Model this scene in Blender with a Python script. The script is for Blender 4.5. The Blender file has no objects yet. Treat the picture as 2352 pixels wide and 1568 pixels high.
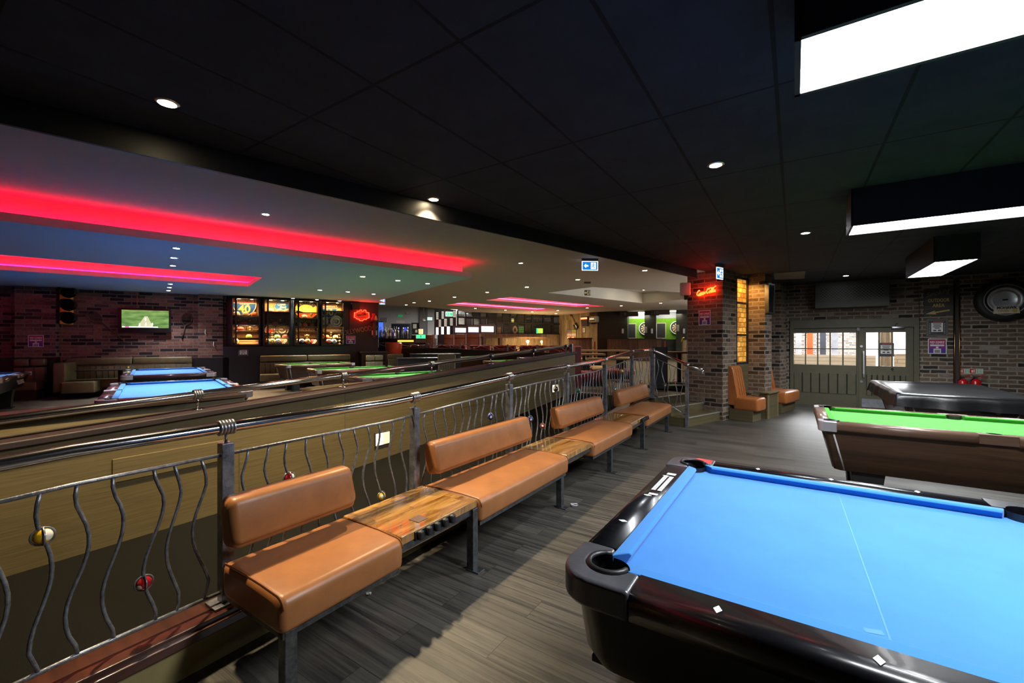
# Pool hall with railing benches, pool tables, coved ceiling and platform bar beyond.
import bpy, bmesh, math, random
from math import sin, cos, pi, radians, atan2, sqrt
from mathutils import Matrix, Vector
random.seed(7)
sc = bpy.context.scene
COL = sc.collection
FPX, CX, CY, EYE = 980.0, 1176.0, 785.0, 1.5      # focal length in px of the 2352x1568 frame, horizon row, eye height

# ------------------------------------------------------------------ frames
class Frame:
    """A vertical-plane frame: x along, y away, z up, at a place of its own in the hall."""
    def __init__(s, ox, oy, deg):
        s.o = Vector((ox, oy)); s.a = radians(deg)
        s.ex = Vector((cos(s.a), sin(s.a))); s.ey = Vector((-sin(s.a), cos(s.a)))
    def w(s, x, y, z=0.0):
        p = s.o + s.ex * x + s.ey * y
        return (p.x, p.y, z)
    def loc(s, wx, wy):
        d = Vector((wx, wy)) - s.o
        return (d.dot(s.ex), d.dot(s.ey))
    def px(s, u, v, y=0.0):
        r = (u - CX) / FPX
        d = (y + s.o.dot(s.ey)) / (r * s.ey.x + s.ey.y)
        return (Vector((d * r, d)) - s.o).dot(s.ex), EYE + (CY - v) / FPX * d
def at(u, v, z):
    """ground-plan point seen at (u, v) on the level z"""
    d = FPX * (z - EYE) / (CY - v)
    return ((u - CX) / FPX * d, d)
def dep(u, d):
    return ((u - CX) / FPX * d, d)
def zat(v, d):
    return EYE + (CY - v) / FPX * d
TH = math.degrees(atan2(649, 980)); TB = math.degrees(atan2(1154, 980))
R = Frame(0, 0, -TH)                 # the games room
Hf = Frame(0, 0, 90 - TB)            # the main hall
Wf = Frame(-8.35, 14.462, 30)        # the brick television wall
def plane(p, q):
    return Frame(p[0], p[1], math.degrees(atan2(q[1] - p[1], q[0] - p[0])))

# ------------------------------------------------------------------ mesh builder
class MB:
    def __init__(s):
        s.v = []; s.f = []; s.sm = []; s.M = Matrix.Identity(4)
    def add(s, vs, fs, smooth=False):
        b = len(s.v)
        s.v += [tuple(s.M @ Vector(p)) for p in vs]
        s.f += [[i + b for i in f] for f in fs]
        s.sm += [smooth] * len(fs)
        return s
    def box(s, x0, x1, y0, y1, z0, z1):
        vs = [(x, y, z) for z in (z0, z1) for y in (y0, y1) for x in (x0, x1)]
        return s.add(vs, [(0, 2, 3, 1), (4, 5, 7, 6), (0, 1, 5, 4), (2, 6, 7, 3), (0, 4, 6, 2), (1, 3, 7, 5)])
    def rbox(s, x0, x1, y0, y1, z0, z1, r=.02, seg=4):
        bm = bmesh.new(); bmesh.ops.create_cube(bm, size=1)
        for v in bm.verts:
            v.co = Vector(((x0 + x1) / 2 + v.co.x * (x1 - x0), (y0 + y1) / 2 + v.co.y * (y1 - y0), (z0 + z1) / 2 + v.co.z * (z1 - z0)))
        bmesh.ops.bevel(bm, geom=list(bm.edges), offset=r, segments=seg, profile=.5, affect='EDGES')
        bm.verts.index_update()
        s.add([v.co[:] for v in bm.verts], [[v.index for v in f.verts] for f in bm.faces], True); bm.free()
        return s
    def loft(s, loops, caps=True, closed=True, smooth=True):
        n = len(loops[0]); vs = [p for l in loops for p in l]; fs = []
        for i in range(len(loops) - 1):
            for j in range(n if closed else n - 1):
                k = (j + 1) % n
                fs.append((i * n + j, i * n + k, (i + 1) * n + k, (i + 1) * n + j))
        s.add(vs, fs, smooth)
        if caps and closed:
            s.add(loops[0], [list(range(n))[::-1]]); s.add(loops[-1], [list(range(n))])
        return s
    def prism(s, poly, z0, z1):
        return s.loft([[(x, y, z0) for x, y in poly], [(x, y, z1) for x, y in poly]], smooth=False)
    def prism_y(s, poly, y0, y1):          # outline in x,z pushed along y
        return s.loft([[(x, y0, z) for x, z in poly], [(x, y1, z) for x, z in poly]], smooth=False)
    def tube(s, pts, r, seg=8, caps=True, closed=False):
        pts = [Vector(p) for p in pts]; n = len(pts); loops = []; up = None
        for i, p in enumerate(pts):
            a = pts[i - 1] if (i > 0 or closed) else p
            b = pts[(i + 1) % n] if (i < n - 1 or closed) else p
            t = (b - a).normalized()
            if up is None:
                up = Vector((0, 0, 1)) if abs(t.z) < .9 else Vector((1, 0, 0))
            side = t.cross(up)
            if side.length < 1e-5: side = t.cross(Vector((0, 1, 0)))
            side.normalize(); up = side.cross(t).normalized()
            rr = r[i] if isinstance(r, (list, tuple)) else r
            loops.append([tuple(p + (side * cos(2 * pi * k / seg) + up * sin(2 * pi * k / seg)) * rr) for k in range(seg)])
        if closed: loops.append(loops[0])
        return s.loft(loops, caps=caps and not closed)
    def cyl(s, p, q, r, seg=16, r2=None):
        return s.tube([p, q], [r, r if r2 is None else r2], seg)
    def lathe(s, prof, c=(0, 0, 0), seg=20, caps=True):
        loops = [[(c[0] + r * cos(2 * pi * k / seg), c[1] + r * sin(2 * pi * k / seg), c[2] + z) for k in range(seg)] for r, z in prof]
        return s.loft(loops, caps=caps)
    def ball(s, c, r, sx=1, sy=1, sz=1, seg=16):
        n = seg // 2
        prof = [(max(1e-4, sin(pi * i / n)), -cos(pi * i / n)) for i in range(n + 1)]
        return s.loft([[(c[0] + a * r * sx * cos(2 * pi * k / seg), c[1] + a * r * sy * sin(2 * pi * k / seg), c[2] + z * r * sz) for k in range(seg)] for a, z in prof])
    def ring(s, c, r, t, axis='y', seg=20, sub=6):
        P = {'y': lambda a: (c[0] + r * cos(a), c[1], c[2] + r * sin(a)), 'x': lambda a: (c[0], c[1] + r * cos(a), c[2] + r * sin(a)), 'z': lambda a: (c[0] + r * cos(a), c[1] + r * sin(a), c[2])}[axis]
        return s.tube([P(2 * pi * i / seg) for i in range(seg)], t, sub, closed=True)
    def quad(s, *p):
        return s.add(p, [list(range(len(p)))])
    def disc(s, c, r, axis='y', seg=20, sx=1, sz=1):
        pts = []
        for k in range(seg):
            a = 2 * pi * k / seg
            pts.append({'y': (c[0] + r * sx * cos(a), c[1], c[2] + r * sz * sin(a)), 'z': (c[0] + r * sx * cos(a), c[1] + r * sz * sin(a), c[2])}[axis])
        return s.add(pts, [list(range(seg))])
    def text(s, body, size, c=(0, 0, 0), depth=.002, wide=None, shear=0, rot=0, bold=0, flat=False):
        """lettering centred on c, standing in the x,z plane and facing -y"""
        cu = bpy.data.curves.new('t', 'FONT'); cu.body = body; cu.size = size; cu.extrude = depth; cu.align_x = 'CENTER'; cu.align_y = 'CENTER'
        cu.shear = shear; cu.offset = bold; cu.resolution_u = 3
        o = bpy.data.objects.new('t', cu); COL.objects.link(o)
        me = bpy.data.meshes.new_from_object(o.evaluated_get(bpy.context.evaluated_depsgraph_get()))
        bpy.data.objects.remove(o)
        if len(me.vertices):
            w = max(v.co.x for v in me.vertices) - min(v.co.x for v in me.vertices)
            k = wide / w if wide else 1
            ca, sa = cos(rot), sin(rot)
            vs = []
            for v in me.vertices:
                x, y = v.co.x * k, v.co.y
                x, y = x * ca - y * sa, x * sa + y * ca
                vs.append((c[0] + x, c[1] - v.co.z, c[2] + y) if not flat else (c[0] + x, c[1] + y, c[2] + v.co.z))
            s.add(vs, [list(p.vertices) for p in me.polygons])
        bpy.data.meshes.remove(me); bpy.data.curves.remove(cu)
        return s
def obj(name, mb, m, parent=None, loc=(0, 0, 0), rotz=0, bevel=0, seg=2, rot=None, recalc=True):
    me = bpy.data.meshes.new(name)
    me.from_pydata(mb.v, [], mb.f)
    me.polygons.foreach_set('use_smooth', mb.sm)
    if recalc:
        bm = bmesh.new(); bm.from_mesh(me); bmesh.ops.remove_doubles(bm, verts=bm.verts, dist=1e-5); bmesh.ops.recalc_face_normals(bm, faces=bm.faces); bm.to_mesh(me); bm.free()
    uv = me.uv_layers.new(name='UVMap')
    for p in me.polygons:
        n = p.normal; a = max(range(3), key=lambda i: abs(n[i]))
        for li in p.loop_indices:
            co = me.vertices[me.loops[li].vertex_index].co
            uv.data[li].uv = (co.y, co.z) if a == 0 else ((co.x, co.z) if a == 1 else (co.x, co.y))
    for q in (m if isinstance(m, (list, tuple)) else [m]): me.materials.append(q)
    o = bpy.data.objects.new(name, me); COL.objects.link(o)
    o.location = loc; o.rotation_euler = rot or (0, 0, rotz)
    if parent: o.parent = parent
    if bevel:
        b = o.modifiers.new('b', 'BEVEL'); b.width = bevel; b.segments = seg; b.limit_method = 'ANGLE'; b.angle_limit = radians(40); b.use_clamp_overlap = True
        for p in me.polygons: p.use_smooth = True
        if hasattr(me, 'set_sharp_from_angle'): me.set_sharp_from_angle(angle=radians(42))
        b.harden_normals = True
    return o
def thing(name, label, cat, loc=(0, 0, 0), rotz=0, group=None, rot=None):
    o = bpy.data.objects.new(name, None); COL.objects.link(o); o.empty_display_size = .1
    o.location = loc; o.rotation_euler = rot or (0, 0, rotz)
    return tag(o, label, cat, group)
def tag(o, label, cat, group=None):
    o['label'] = label; o['category'] = cat
    if group: o['group'] = group
    return o
def struct(name, mb, m, frame=None, bevel=0, parent=None):
    o = obj(name, mb, m, parent, rotz=frame.a if frame else 0, loc=(frame.o.x, frame.o.y, 0) if frame else (0, 0, 0), bevel=bevel)
    if not parent: o['kind'] = 'structure'
    return o
def copy_tree(o, parent=None):
    c = o.copy(); COL.objects.link(c)
    if parent: c.parent = parent
    for ch in list(o.children): copy_tree(ch, c)
    return c
def dup(o, label, loc, rotz=0, group=None, scale=None):
    c = copy_tree(o); c.location = loc; c.rotation_euler = (0, 0, rotz); c['label'] = label
    if group: c['group'] = group
    if scale: c.scale = (scale,) * 3 if not isinstance(scale, tuple) else scale
    return c

# ------------------------------------------------------------------ materials
def nt(m):
    return m.node_tree.nodes, m.node_tree.links
MATS = {}
def mat(name, c=(.5, .5, .5), rough=.5, metal=0, emit=None, es=0, coat=0, spec=.5, bump=0, bscale=60, var=0, vscale=8, alpha=1, sheen=0, trans=0, vstretch=(1, 1, 1)):
    if name in MATS: return MATS[name]
    m = bpy.data.materials.new(name); m.use_nodes = True; MATS[name] = m
    N, L = nt(m); b = N['Principled BSDF']; I = b.inputs
    I['Base Color'].default_value = (*c, 1); I['Roughness'].default_value = rough; I['Metallic'].default_value = metal
    I['Specular IOR Level'].default_value = spec; I['Coat Weight'].default_value = coat; I['Coat Roughness'].default_value = .06
    I['Sheen Weight'].default_value = sheen; I['Transmission Weight'].default_value = trans; I['Alpha'].default_value = alpha
    if emit: I['Emission Color'].default_value = (*emit, 1); I['Emission Strength'].default_value = es
    if bump or var:
        tc = N.new('ShaderNodeTexCoord')
        mp = N.new('ShaderNodeMapping'); mp.inputs['Scale'].default_value = vstretch; L.new(tc.outputs['Object'], mp.inputs[0])
    if var:
        n = N.new('ShaderNodeTexNoise'); n.inputs['Scale'].default_value = vscale; n.inputs['Detail'].default_value = 5; n.inputs['Roughness'].default_value = .65; L.new(mp.outputs[0], n.inputs[0])
        r = N.new('ShaderNodeValToRGB'); e = r.color_ramp.elements
        e[0].position = .3; e[1].position = .7
        e[0].color = (*[x * (1 - var) for x in c], 1); e[1].color = (*[min(1, x * (1 + var * .8)) for x in c], 1)
        L.new(n.outputs['Fac'], r.inputs[0]); L.new(r.outputs[0], I['Base Color'])
    if bump:
        n2 = N.new('ShaderNodeTexNoise'); n2.inputs['Scale'].default_value = bscale; n2.inputs['Detail'].default_value = 3; L.new(mp.outputs[0], n2.inputs[0])
        bp = N.new('ShaderNodeBump'); bp.inputs['Strength'].default_value = bump; bp.inputs['Distance'].default_value = .004
        L.new(n2.outputs['Fac'], bp.inputs['Height']); L.new(bp.outputs[0], I['Normal'])
    return m
def ramp(N, stops):
    r = N.new('ShaderNodeValToRGB'); e = r.color_ramp.elements
    while len(e) < len(stops): e.new(.5)
    for k, (p, c) in zip(e, stops): k.position = p; k.color = (*c, 1)
    return r
def brick(name, cols, mortar, bw=.225, bh=.075, ms=.011, rough=.85, grime=.5, tint=None):
    m = bpy.data.materials.new(name); m.use_nodes = True
    N, L = nt(m); b = N['Principled BSDF']; b.inputs['Roughness'].default_value = rough; b.inputs['Specular IOR Level'].default_value = .25
    tc = N.new('ShaderNodeTexCoord')
    wob = N.new('ShaderNodeTexNoise'); wob.inputs['Scale'].default_value = 9; L.new(tc.outputs['UV'], wob.inputs[0])
    wm = N.new('ShaderNodeMixRGB'); wm.blend_type = 'LINEAR_LIGHT'; wm.inputs[0].default_value = .012; L.new(tc.outputs['UV'], wm.inputs[1]); L.new(wob.outputs['Color'], wm.inputs[2])
    t = N.new('ShaderNodeTexBrick'); t.inputs['Scale'].default_value = 1; t.inputs['Brick Width'].default_value = bw; t.inputs['Row Height'].default_value = bh
    t.inputs['Mortar Size'].default_value = ms; t.inputs['Mortar Smooth'].default_value = .25; t.inputs['Color1'].default_value = (0, 0, 0, 1); t.inputs['Color2'].default_value = (1, 1, 1, 1); t.inputs['Mortar'].default_value = (.5, .5, .5, 1)
    L.new(wm.outputs[0], t.inputs[0])
    r = ramp(N, cols); r.color_ramp.interpolation = 'LINEAR'; L.new(t.outputs['Color'], r.inputs[0])
    no = N.new('ShaderNodeTexNoise'); no.inputs['Scale'].default_value = 14; no.inputs['Detail'].default_value = 6; no.inputs['Roughness'].default_value = .7; L.new(tc.outputs['UV'], no.inputs[0])
    gr = ramp(N, [(.3, (1 - grime,) * 3), (.62, (1.0,) * 3)]); L.new(no.outputs['Fac'], gr.inputs[0])
    mu = N.new('ShaderNodeMixRGB'); mu.blend_type = 'MULTIPLY'; mu.inputs[0].default_value = 1; L.new(r.outputs[0], mu.inputs[1]); L.new(gr.outputs[0], mu.inputs[2])
    mx = N.new('ShaderNodeMixRGB'); L.new(t.outputs['Fac'], mx.inputs[0]); L.new(mu.outputs[0], mx.inputs[1]); mx.inputs[2].default_value = (*mortar, 1)
    L.new(mx.outputs[0], b.inputs['Base Color'])
    inv = N.new('ShaderNodeMath'); inv.operation = 'SUBTRACT'; inv.inputs[0].default_value = 1; L.new(t.outputs['Fac'], inv.inputs[1])
    ad = N.new('ShaderNodeMath'); ad.operation = 'MULTIPLY_ADD'; L.new(no.outputs['Fac'], ad.inputs[0]); ad.inputs[1].default_value = .5; L.new(inv.outputs[0], ad.inputs[2])
    bp = N.new('ShaderNodeBump'); bp.inputs['Strength'].default_value = .7; bp.inputs['Distance'].default_value = .012; L.new(ad.outputs[0], bp.inputs['Height']); L.new(bp.outputs[0], b.inputs['Normal'])
    return m
def planks(name, cols, seam, pw, ph, rough=.45, streak=(1.5, 26), swap=False, ms=.0016, dark=.45, coat=0, bump=.25, edge=.15):
    """boards: pw long, ph wide, along x of the mesh (along y when swap)"""
    m = bpy.data.materials.new(name); m.use_nodes = True
    N, L = nt(m); b = N['Principled BSDF']; b.inputs['Roughness'].default_value = rough; b.inputs['Coat Weight'].default_value = coat; b.inputs['Coat Roughness'].default_value = .05
    tc = N.new('ShaderNodeTexCoord'); src = tc.outputs['UV']
    if swap:
        mp = N.new('ShaderNodeMapping'); mp.inputs['Rotation'].default_value = (0, 0, pi / 2); L.new(src, mp.inputs[0]); src = mp.outputs[0]
    t = N.new('ShaderNodeTexBrick'); t.offset = .37; t.inputs['Scale'].default_value = 1; t.inputs['Brick Width'].default_value = pw; t.inputs['Row Height'].default_value = ph; t.inputs['Mortar Size'].default_value = ms; t.inputs['Mortar Smooth'].default_value = .1
    t.inputs['Color1'].default_value = (0, 0, 0, 1); t.inputs['Color2'].default_value = (1, 1, 1, 1); L.new(src, t.inputs[0])
    m2 = N.new('ShaderNodeMapping'); m2.inputs['Scale'].default_value = (streak[0], streak[1], 1); L.new(src, m2.inputs[0])
    mo = N.new('ShaderNodeMixRGB'); mo.blend_type = 'ADD'; mo.inputs[0].default_value = 1; L.new(m2.outputs[0], mo.inputs[1])
    sc_ = N.new('ShaderNodeMixRGB'); sc_.blend_type = 'MULTIPLY'; sc_.inputs[0].default_value = 1; sc_.inputs[2].default_value = (13, 7, 3, 1); L.new(t.outputs['Color'], sc_.inputs[1]); L.new(sc_.outputs[0], mo.inputs[2])
    n = N.new('ShaderNodeTexNoise'); n.inputs['Scale'].default_value = 1; n.inputs['Detail'].default_value = 8; n.inputs['Roughness'].default_value = .68; n.inputs['Distortion'].default_value = .6; L.new(mo.outputs[0], n.inputs[0])
    r = ramp(N, cols); L.new(n.outputs['Fac'], r.inputs[0])
    v = ramp(N, [(0, (1 - dark,) * 3), (1, (1,) * 3)]); L.new(t.outputs['Color'], v.inputs[0])
    mu = N.new('ShaderNodeMixRGB'); mu.blend_type = 'MULTIPLY'; mu.inputs[0].default_value = 1; L.new(r.outputs[0], mu.inputs[1]); L.new(v.outputs[0], mu.inputs[2])
    mx = N.new('ShaderNodeMixRGB'); L.new(t.outputs['Fac'], mx.inputs[0]); L.new(mu.outputs[0], mx.inputs[1]); mx.inputs[2].default_value = (*seam, 1); L.new(mx.outputs[0], b.inputs['Base Color'])
    bp = N.new('ShaderNodeBump'); bp.inputs['Strength'].default_value = bump; bp.inputs['Distance'].default_value = .004; L.new(n.outputs['Fac'], bp.inputs['Height']); L.new(bp.outputs[0], b.inputs['Normal'])
    return m
def gridmat(name, base, line, bw, bh, ms, off=(0, 0), rough=.8, var=.35):
    m = bpy.data.materials.new(name); m.use_nodes = True
    N, L = nt(m); b = N['Principled BSDF']; b.inputs['Roughness'].default_value = rough; b.inputs['Specular IOR Level'].default_value = .3
    tc = N.new('ShaderNodeTexCoord'); mp = N.new('ShaderNodeMapping'); mp.inputs['Location'].default_value = (off[0], off[1], 0); L.new(tc.outputs['UV'], mp.inputs[0])
    t = N.new('ShaderNodeTexBrick'); t.offset = 0; t.inputs['Scale'].default_value = 1; t.inputs['Brick Width'].default_value = bw; t.inputs['Row Height'].default_value = bh; t.inputs['Mortar Size'].default_value = ms; t.inputs['Mortar Smooth'].default_value = .05
    t.inputs['Color1'].default_value = (*base, 1); t.inputs['Color2'].default_value = (*[x * .9 for x in base], 1); t.inputs['Mortar'].default_value = (*line, 1); L.new(mp.outputs[0], t.inputs[0])
    n = N.new('ShaderNodeTexNoise'); n.inputs['Scale'].default_value = 2.5; n.inputs['Detail'].default_value = 8; n.inputs['Roughness'].default_value = .7; L.new(tc.outputs['UV'], n.inputs[0])
    r = ramp(N, [(.3, (1 - var,) * 3), (.7, (1,) * 3)]); L.new(n.outputs['Fac'], r.inputs[0])
    mu = N.new('ShaderNodeMixRGB'); mu.blend_type = 'MULTIPLY'; mu.inputs[0].default_value = 1; L.new(t.outputs['Color'], mu.inputs[1]); L.new(r.outputs[0], mu.inputs[2]); L.new(mu.outputs[0], b.inputs['Base Color'])
    bp = N.new('ShaderNodeBump'); bp.invert = True; bp.inputs['Strength'].default_value = .8; bp.inputs['Distance'].default_value = .006; L.new(t.outputs['Fac'], bp.inputs['Height']); L.new(bp.outputs[0], b.inputs['Normal'])
    return m
def dotmat(name, base, hole, pitch, rad, rough=.5, metal=0):
    """perforated or woven sheet: a lattice of round holes"""
    m = bpy.data.materials.new(name); m.use_nodes = True
    N, L = nt(m); b = N['Principled BSDF']; b.inputs['Roughness'].default_value = rough; b.inputs['Metallic'].default_value = metal
    tc = N.new('ShaderNodeTexCoord'); v = N.new('ShaderNodeTexVoronoi'); v.voronoi_dimensions = '2D'; v.inputs['Scale'].default_value = 1 / pitch; v.inputs['Randomness'].default_value = 0
    mp = N.new('ShaderNodeMapping'); mp.inputs['Rotation'].default_value = (0, 0, pi / 4); L.new(tc.outputs['UV'], mp.inputs[0]); L.new(mp.outputs[0], v.inputs[0])
    c = N.new('ShaderNodeMath'); c.operation = 'LESS_THAN'; c.inputs[1].default_value = rad; L.new(v.outputs['Distance'], c.inputs[0])
    mx = N.new('ShaderNodeMixRGB'); mx.inputs[1].default_value = (*base, 1); mx.inputs[2].default_value = (*hole, 1); L.new(c.outputs[0], mx.inputs[0]); L.new(mx.outputs[0], b.inputs['Base Color'])
    return m
def ballmat(name, c, stripe):
    """glossy ball: white with a coloured band, or coloured with a white number spot"""
    m = bpy.data.materials.new(name); m.use_nodes = True
    N, L = nt(m); b = N['Principled BSDF']; b.inputs['Roughness'].default_value = .12; b.inputs['Coat Weight'].default_value = .5
    tc = N.new('ShaderNodeTexCoord'); sp = N.new('ShaderNodeSeparateXYZ'); L.new(tc.outputs['Generated'], sp.inputs[0])
    a = N.new('ShaderNodeMath'); a.operation = 'SUBTRACT'; a.inputs[1].default_value = .5; L.new(sp.outputs['X' if stripe else 'Y'], a.inputs[0])
    k = N.new('ShaderNodeMath'); k.operation = 'ABSOLUTE'; L.new(a.outputs[0], k.inputs[0])
    c2 = N.new('ShaderNodeMath'); c2.operation = 'GREATER_THAN'; c2.inputs[1].default_value = .33 if stripe else .455; L.new(k.outputs[0], c2.inputs[0])
    mx = N.new('ShaderNodeMixRGB'); mx.inputs[1].default_value = (*c, 1); mx.inputs[2].default_value = (.8, .76, .62, 1); L.new(c2.outputs[0], mx.inputs[0]); L.new(mx.outputs[0], b.inputs['Base Color'])
    return m
def gradmat(name, c0, c1, rough=.5, es=0):
    m = bpy.data.materials.new(name); m.use_nodes = True
    N, L = nt(m); b = N['Principled BSDF']; b.inputs['Roughness'].default_value = rough
    tc = N.new('ShaderNodeTexCoord'); sp = N.new('ShaderNodeSeparateXYZ'); L.new(tc.outputs['Generated'], sp.inputs[0])
    r = ramp(N, [(.15, c0), (.85, c1)]); L.new(sp.outputs['Z'], r.inputs[0]); L.new(r.outputs[0], b.inputs['Base Color'])
    if es:
        L.new(r.outputs[0], b.inputs['Emission Color']); b.inputs['Emission Strength'].default_value = es
    return m
# ------------------------------------------------------------------ palette
BLACK = mat('black_paint', (.012, .012, .013), .55)
STEEL = mat('brushed_steel', (.42, .43, .46), .32, 1, var=.25, vscale=30)
CHROME = mat('polished_chrome', (.75, .75, .78), .09, 1)
RAILST = mat('polished_rail', (.62, .6, .6), .13, 1)
WROUGHT = mat('wrought_iron', (.24, .25, .28), .36, .65, var=.5, vscale=40, bump=.4, bscale=120)
POSTM = mat('post_steel', (.25, .26, .30), .34, .7, var=.55, vscale=14, bump=.3, bscale=90)
LEGM = mat('dark_steel_leg', (.11, .115, .125), .4, .85, var=.5, vscale=25)
ORANGE = mat('tan_leather', (.30, .118, .040), .38, spec=.45, var=.16, vscale=7, bump=.12, bscale=240)
ORANGE2 = mat('booth_leather', (.40, .13, .035), .3, spec=.5, var=.12, vscale=6, bump=.1, bscale=200)
STITCH = mat('seam_thread', (.2, .06, .015), .6)
OLIVEL = mat('olive_leather', (.12, .095, .045), .42, var=.15, vscale=6)
PIPING = mat('dark_piping', (.03, .024, .014), .6)
RED = mat('red_leather', (.16, .008, .010), .4, var=.2, vscale=5)
WHITE = mat('white_plastic', (.75, .75, .72), .4)
GREYW = mat('grey_plaster', (.34, .34, .36), .85)
PAINT_OLIVE = mat('olive_door_paint', (.090, .080, .045), .5, var=.12, vscale=5)
CREAM = mat('cream_metal', (.6, .58, .48), .5)
GOLD = mat('gold_paint', (.5, .36, .13), .45, .2)
COPPER = mat('copper_pipe', (.45, .18, .06), .3, 1)
REDP = mat('red_enamel', (.5, .01, .012), .25, coat=.4)
GREENP = mat('green_plastic', (.03, .35, .12), .35)
FELT_B = mat('blue_cloth', (.037, .185, .50), .88, spec=.12, sheen=.25, var=.07, vscale=5, bump=.12, bscale=500)
FELT_BC = mat('blue_cushion_cloth', (.04, .195, .52), .88, spec=.12, sheen=.2)
FELT_G = mat('green_cloth', (.06, .29, .04), .9, spec=.1, sheen=.2, var=.06, vscale=5)
FELT_GC = mat('green_cushion_cloth', (.06, .28, .04), .9, spec=.1)
RAILB = mat('black_gloss_rail', (.005, .005, .007), .27, spec=.42, coat=.12, var=.5, vscale=6, vstretch=(1, 8, 1))
APRONB = mat('black_lacquer', (.004, .004, .005), .3, spec=.3)
CASTB = mat('dark_corner_casting', (.085, .085, .095), .3, .25, coat=.4, var=.5, vscale=5, bump=.15, bscale=200)
CASTW = mat('silver_corner_casting', (.6, .58, .62), .25, .6)
PLASTIC = mat('pocket_rubber', (.010, .010, .012), .45)
SIGHT = mat('pearl_sight', (.85, .87, .85), .3)
HALLRAIL = mat('maroon_rail', (.045, .02, .025), .25, coat=.6)
WALNUT = planks('walnut_panel', [(.3, (.03, .014, .007)), (.5, (.078, .038, .019)), (.7, (.13, .066, .033))], (.02, .01, .006), 6, .9, rough=.38, streak=(.8, 16), ms=0, dark=.1, bump=.08)
WALNUT_RAIL = planks('walnut_rail', [(.3, (.09, .05, .032)), (.7, (.19, .115, .08))], (.05, .03, .02), 6, .9, rough=.3, streak=(1, 30), ms=0, dark=.1, bump=.05)
GLOSSWOOD = planks('glossy_table_wood', [(.28, (.07, .027, .007)), (.44, (.27, .12, .03)), (.6, (.48, .26, .07)), (.75, (.55, .32, .10))], (.1, .04, .01), .7, .19, rough=.16, streak=(2.5, 15), swap=True, ms=.001, dark=.35, coat=1, bump=.02)
FLOORM = planks('grey_vinyl_plank', [(.26, (.008, .0085, .009)), (.40, (.034, .033, .031)), (.54, (.085, .078, .066)), (.75, (.125, .112, .09))], (.015, .014, .013), 1.22, .18, rough=.42, streak=(1.1, 34), dark=.38, bump=.2)
HALLFLOOR = planks('hall_floor_plank', [(.3, (.09, .07, .05)), (.7, (.19, .155, .11))], (.05, .04, .03), 1.2, .2, rough=.45, streak=(1, 14), dark=.3)
PLATFLOOR = planks('platform_plank', [(.3, (.05, .032, .015)), (.7, (.12, .082, .04))], (.03, .015, .008), 1.2, .16, rough=.42, streak=(1, 16), dark=.3)
OLIVEB = planks('olive_board', [(.3, (.105, .076, .028)), (.5, (.15, .111, .041)), (.7, (.19, .142, .056))], (.06, .043, .016), 2.6, .62, rough=.5, streak=(3, 90), ms=.003, dark=.14, bump=.1)
OLIVED = planks('olive_step_board', [(.3, (.075, .058, .026)), (.7, (.15, .12, .056))], (.05, .036, .015), 3, .5, rough=.5, streak=(1, 30), ms=.001, dark=.12, bump=.1)
CAPW = planks('dark_cap_wood', [(.3, (.010, .006, .005)), (.7, (.032, .017, .014))], (.02, .01, .008), 3, .5, rough=.6, streak=(1, 20), ms=0, dark=.1, coat=0, bump=.05)
KERBW = planks('mahogany_strip', [(.3, (.03, .008, .004)), (.7, (.095, .027, .013))], (.03, .01, .006), 3, .5, rough=.3, streak=(1, 18), ms=0, dark=.1, coat=.3, bump=.05)
RAMPM = mat('ramp_carpet', (.0075, .007, .0055), .95, spec=.1, var=.3, vscale=60, vstretch=(1, 6, 1))
BR_DARK = [(0, (.018, .016, .016)), (.1, (.045, .036, .032)), (.22, (.13, .08, .055)), (.55, (.19, .135, .095)), (.8, (.25, .185, .13)), (1, (.17, .095, .065))]
BRICK_P = brick('pillar_brick', BR_DARK, (.25, .21, .17), bw=.235, bh=.083, ms=.013)
BRICK_W = brick('old_brick', [(0, (.02, .018, .018)), (.09, (.05, .042, .038)), (.22, (.12, .085, .06)), (.6, (.16, .12, .08)), (.86, (.17, .12, .085)), (.95, (.3, .26, .23)), (1, (.36, .32, .29))], (.27, .235, .195), bw=.25, bh=.084, ms=.014, grime=.45)
BRICK_T = brick('red_brick', [(0, (.02, .014, .016)), (.25, (.045, .026, .028)), (.45, (.20, .085, .065)), (1, (.30, .14, .10))], (.19, .15, .135), bw=.33, bh=.1, ms=.013)
TILE = gridmat('black_ceiling_tile', (.040, .044, .053), (.010, .010, .012), .6, 1.2, .010, off=(.082, -.3), var=.45)
CEILW = mat('white_ceiling', (.50, .45, .40), .9)
SLABM = mat('raft_blue_bounce', (.46, .58, .82), .9)  # blue bounce off the pool cloths tinted into the base colour
BARN = planks('barn_board', [(.3, (.12, .08, .045)), (.5, (.33, .24, .14)), (.72, (.52, .42, .27))], (.02, .013, .008), 3, .16, rough=.7, streak=(2, 22), swap=True, ms=.004, dark=.45)
BARN_D = planks('dark_green_board', [(.3, (.010, .011, .005)), (.7, (.03, .031, .014))], (.004, .004, .002), 3, .2, rough=.6, streak=(2, 22), ms=.004, dark=.3)
BARN_R = planks('red_barn_board', [(.3, (.08, .04, .022)), (.7, (.24, .15, .09))], (.02, .012, .008), 3, .2, rough=.7, streak=(2, 22), swap=True, ms=.004, dark=.5)
COVE = mat('red_led', (.9, .05, .1), .5, emit=(1, .003, .036), es=15)
COVE_P = mat('pink_led', (.9, .1, .25), .5, emit=(1, .03, .12), es=12)
COVEFACE = mat('cove_face', (.75, .62, .62), .85)
LBOX = mat('light_panel', (1, 1, 1), .5, emit=(.93, .97, 1), es=36)
DL_W = mat('warm_lamp', (1, 1, 1), .5, emit=(1, .80, .48), es=60)
DL_C = mat('cool_lamp', (1, 1, 1), .5, emit=(.85, .92, 1), es=60)
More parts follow.
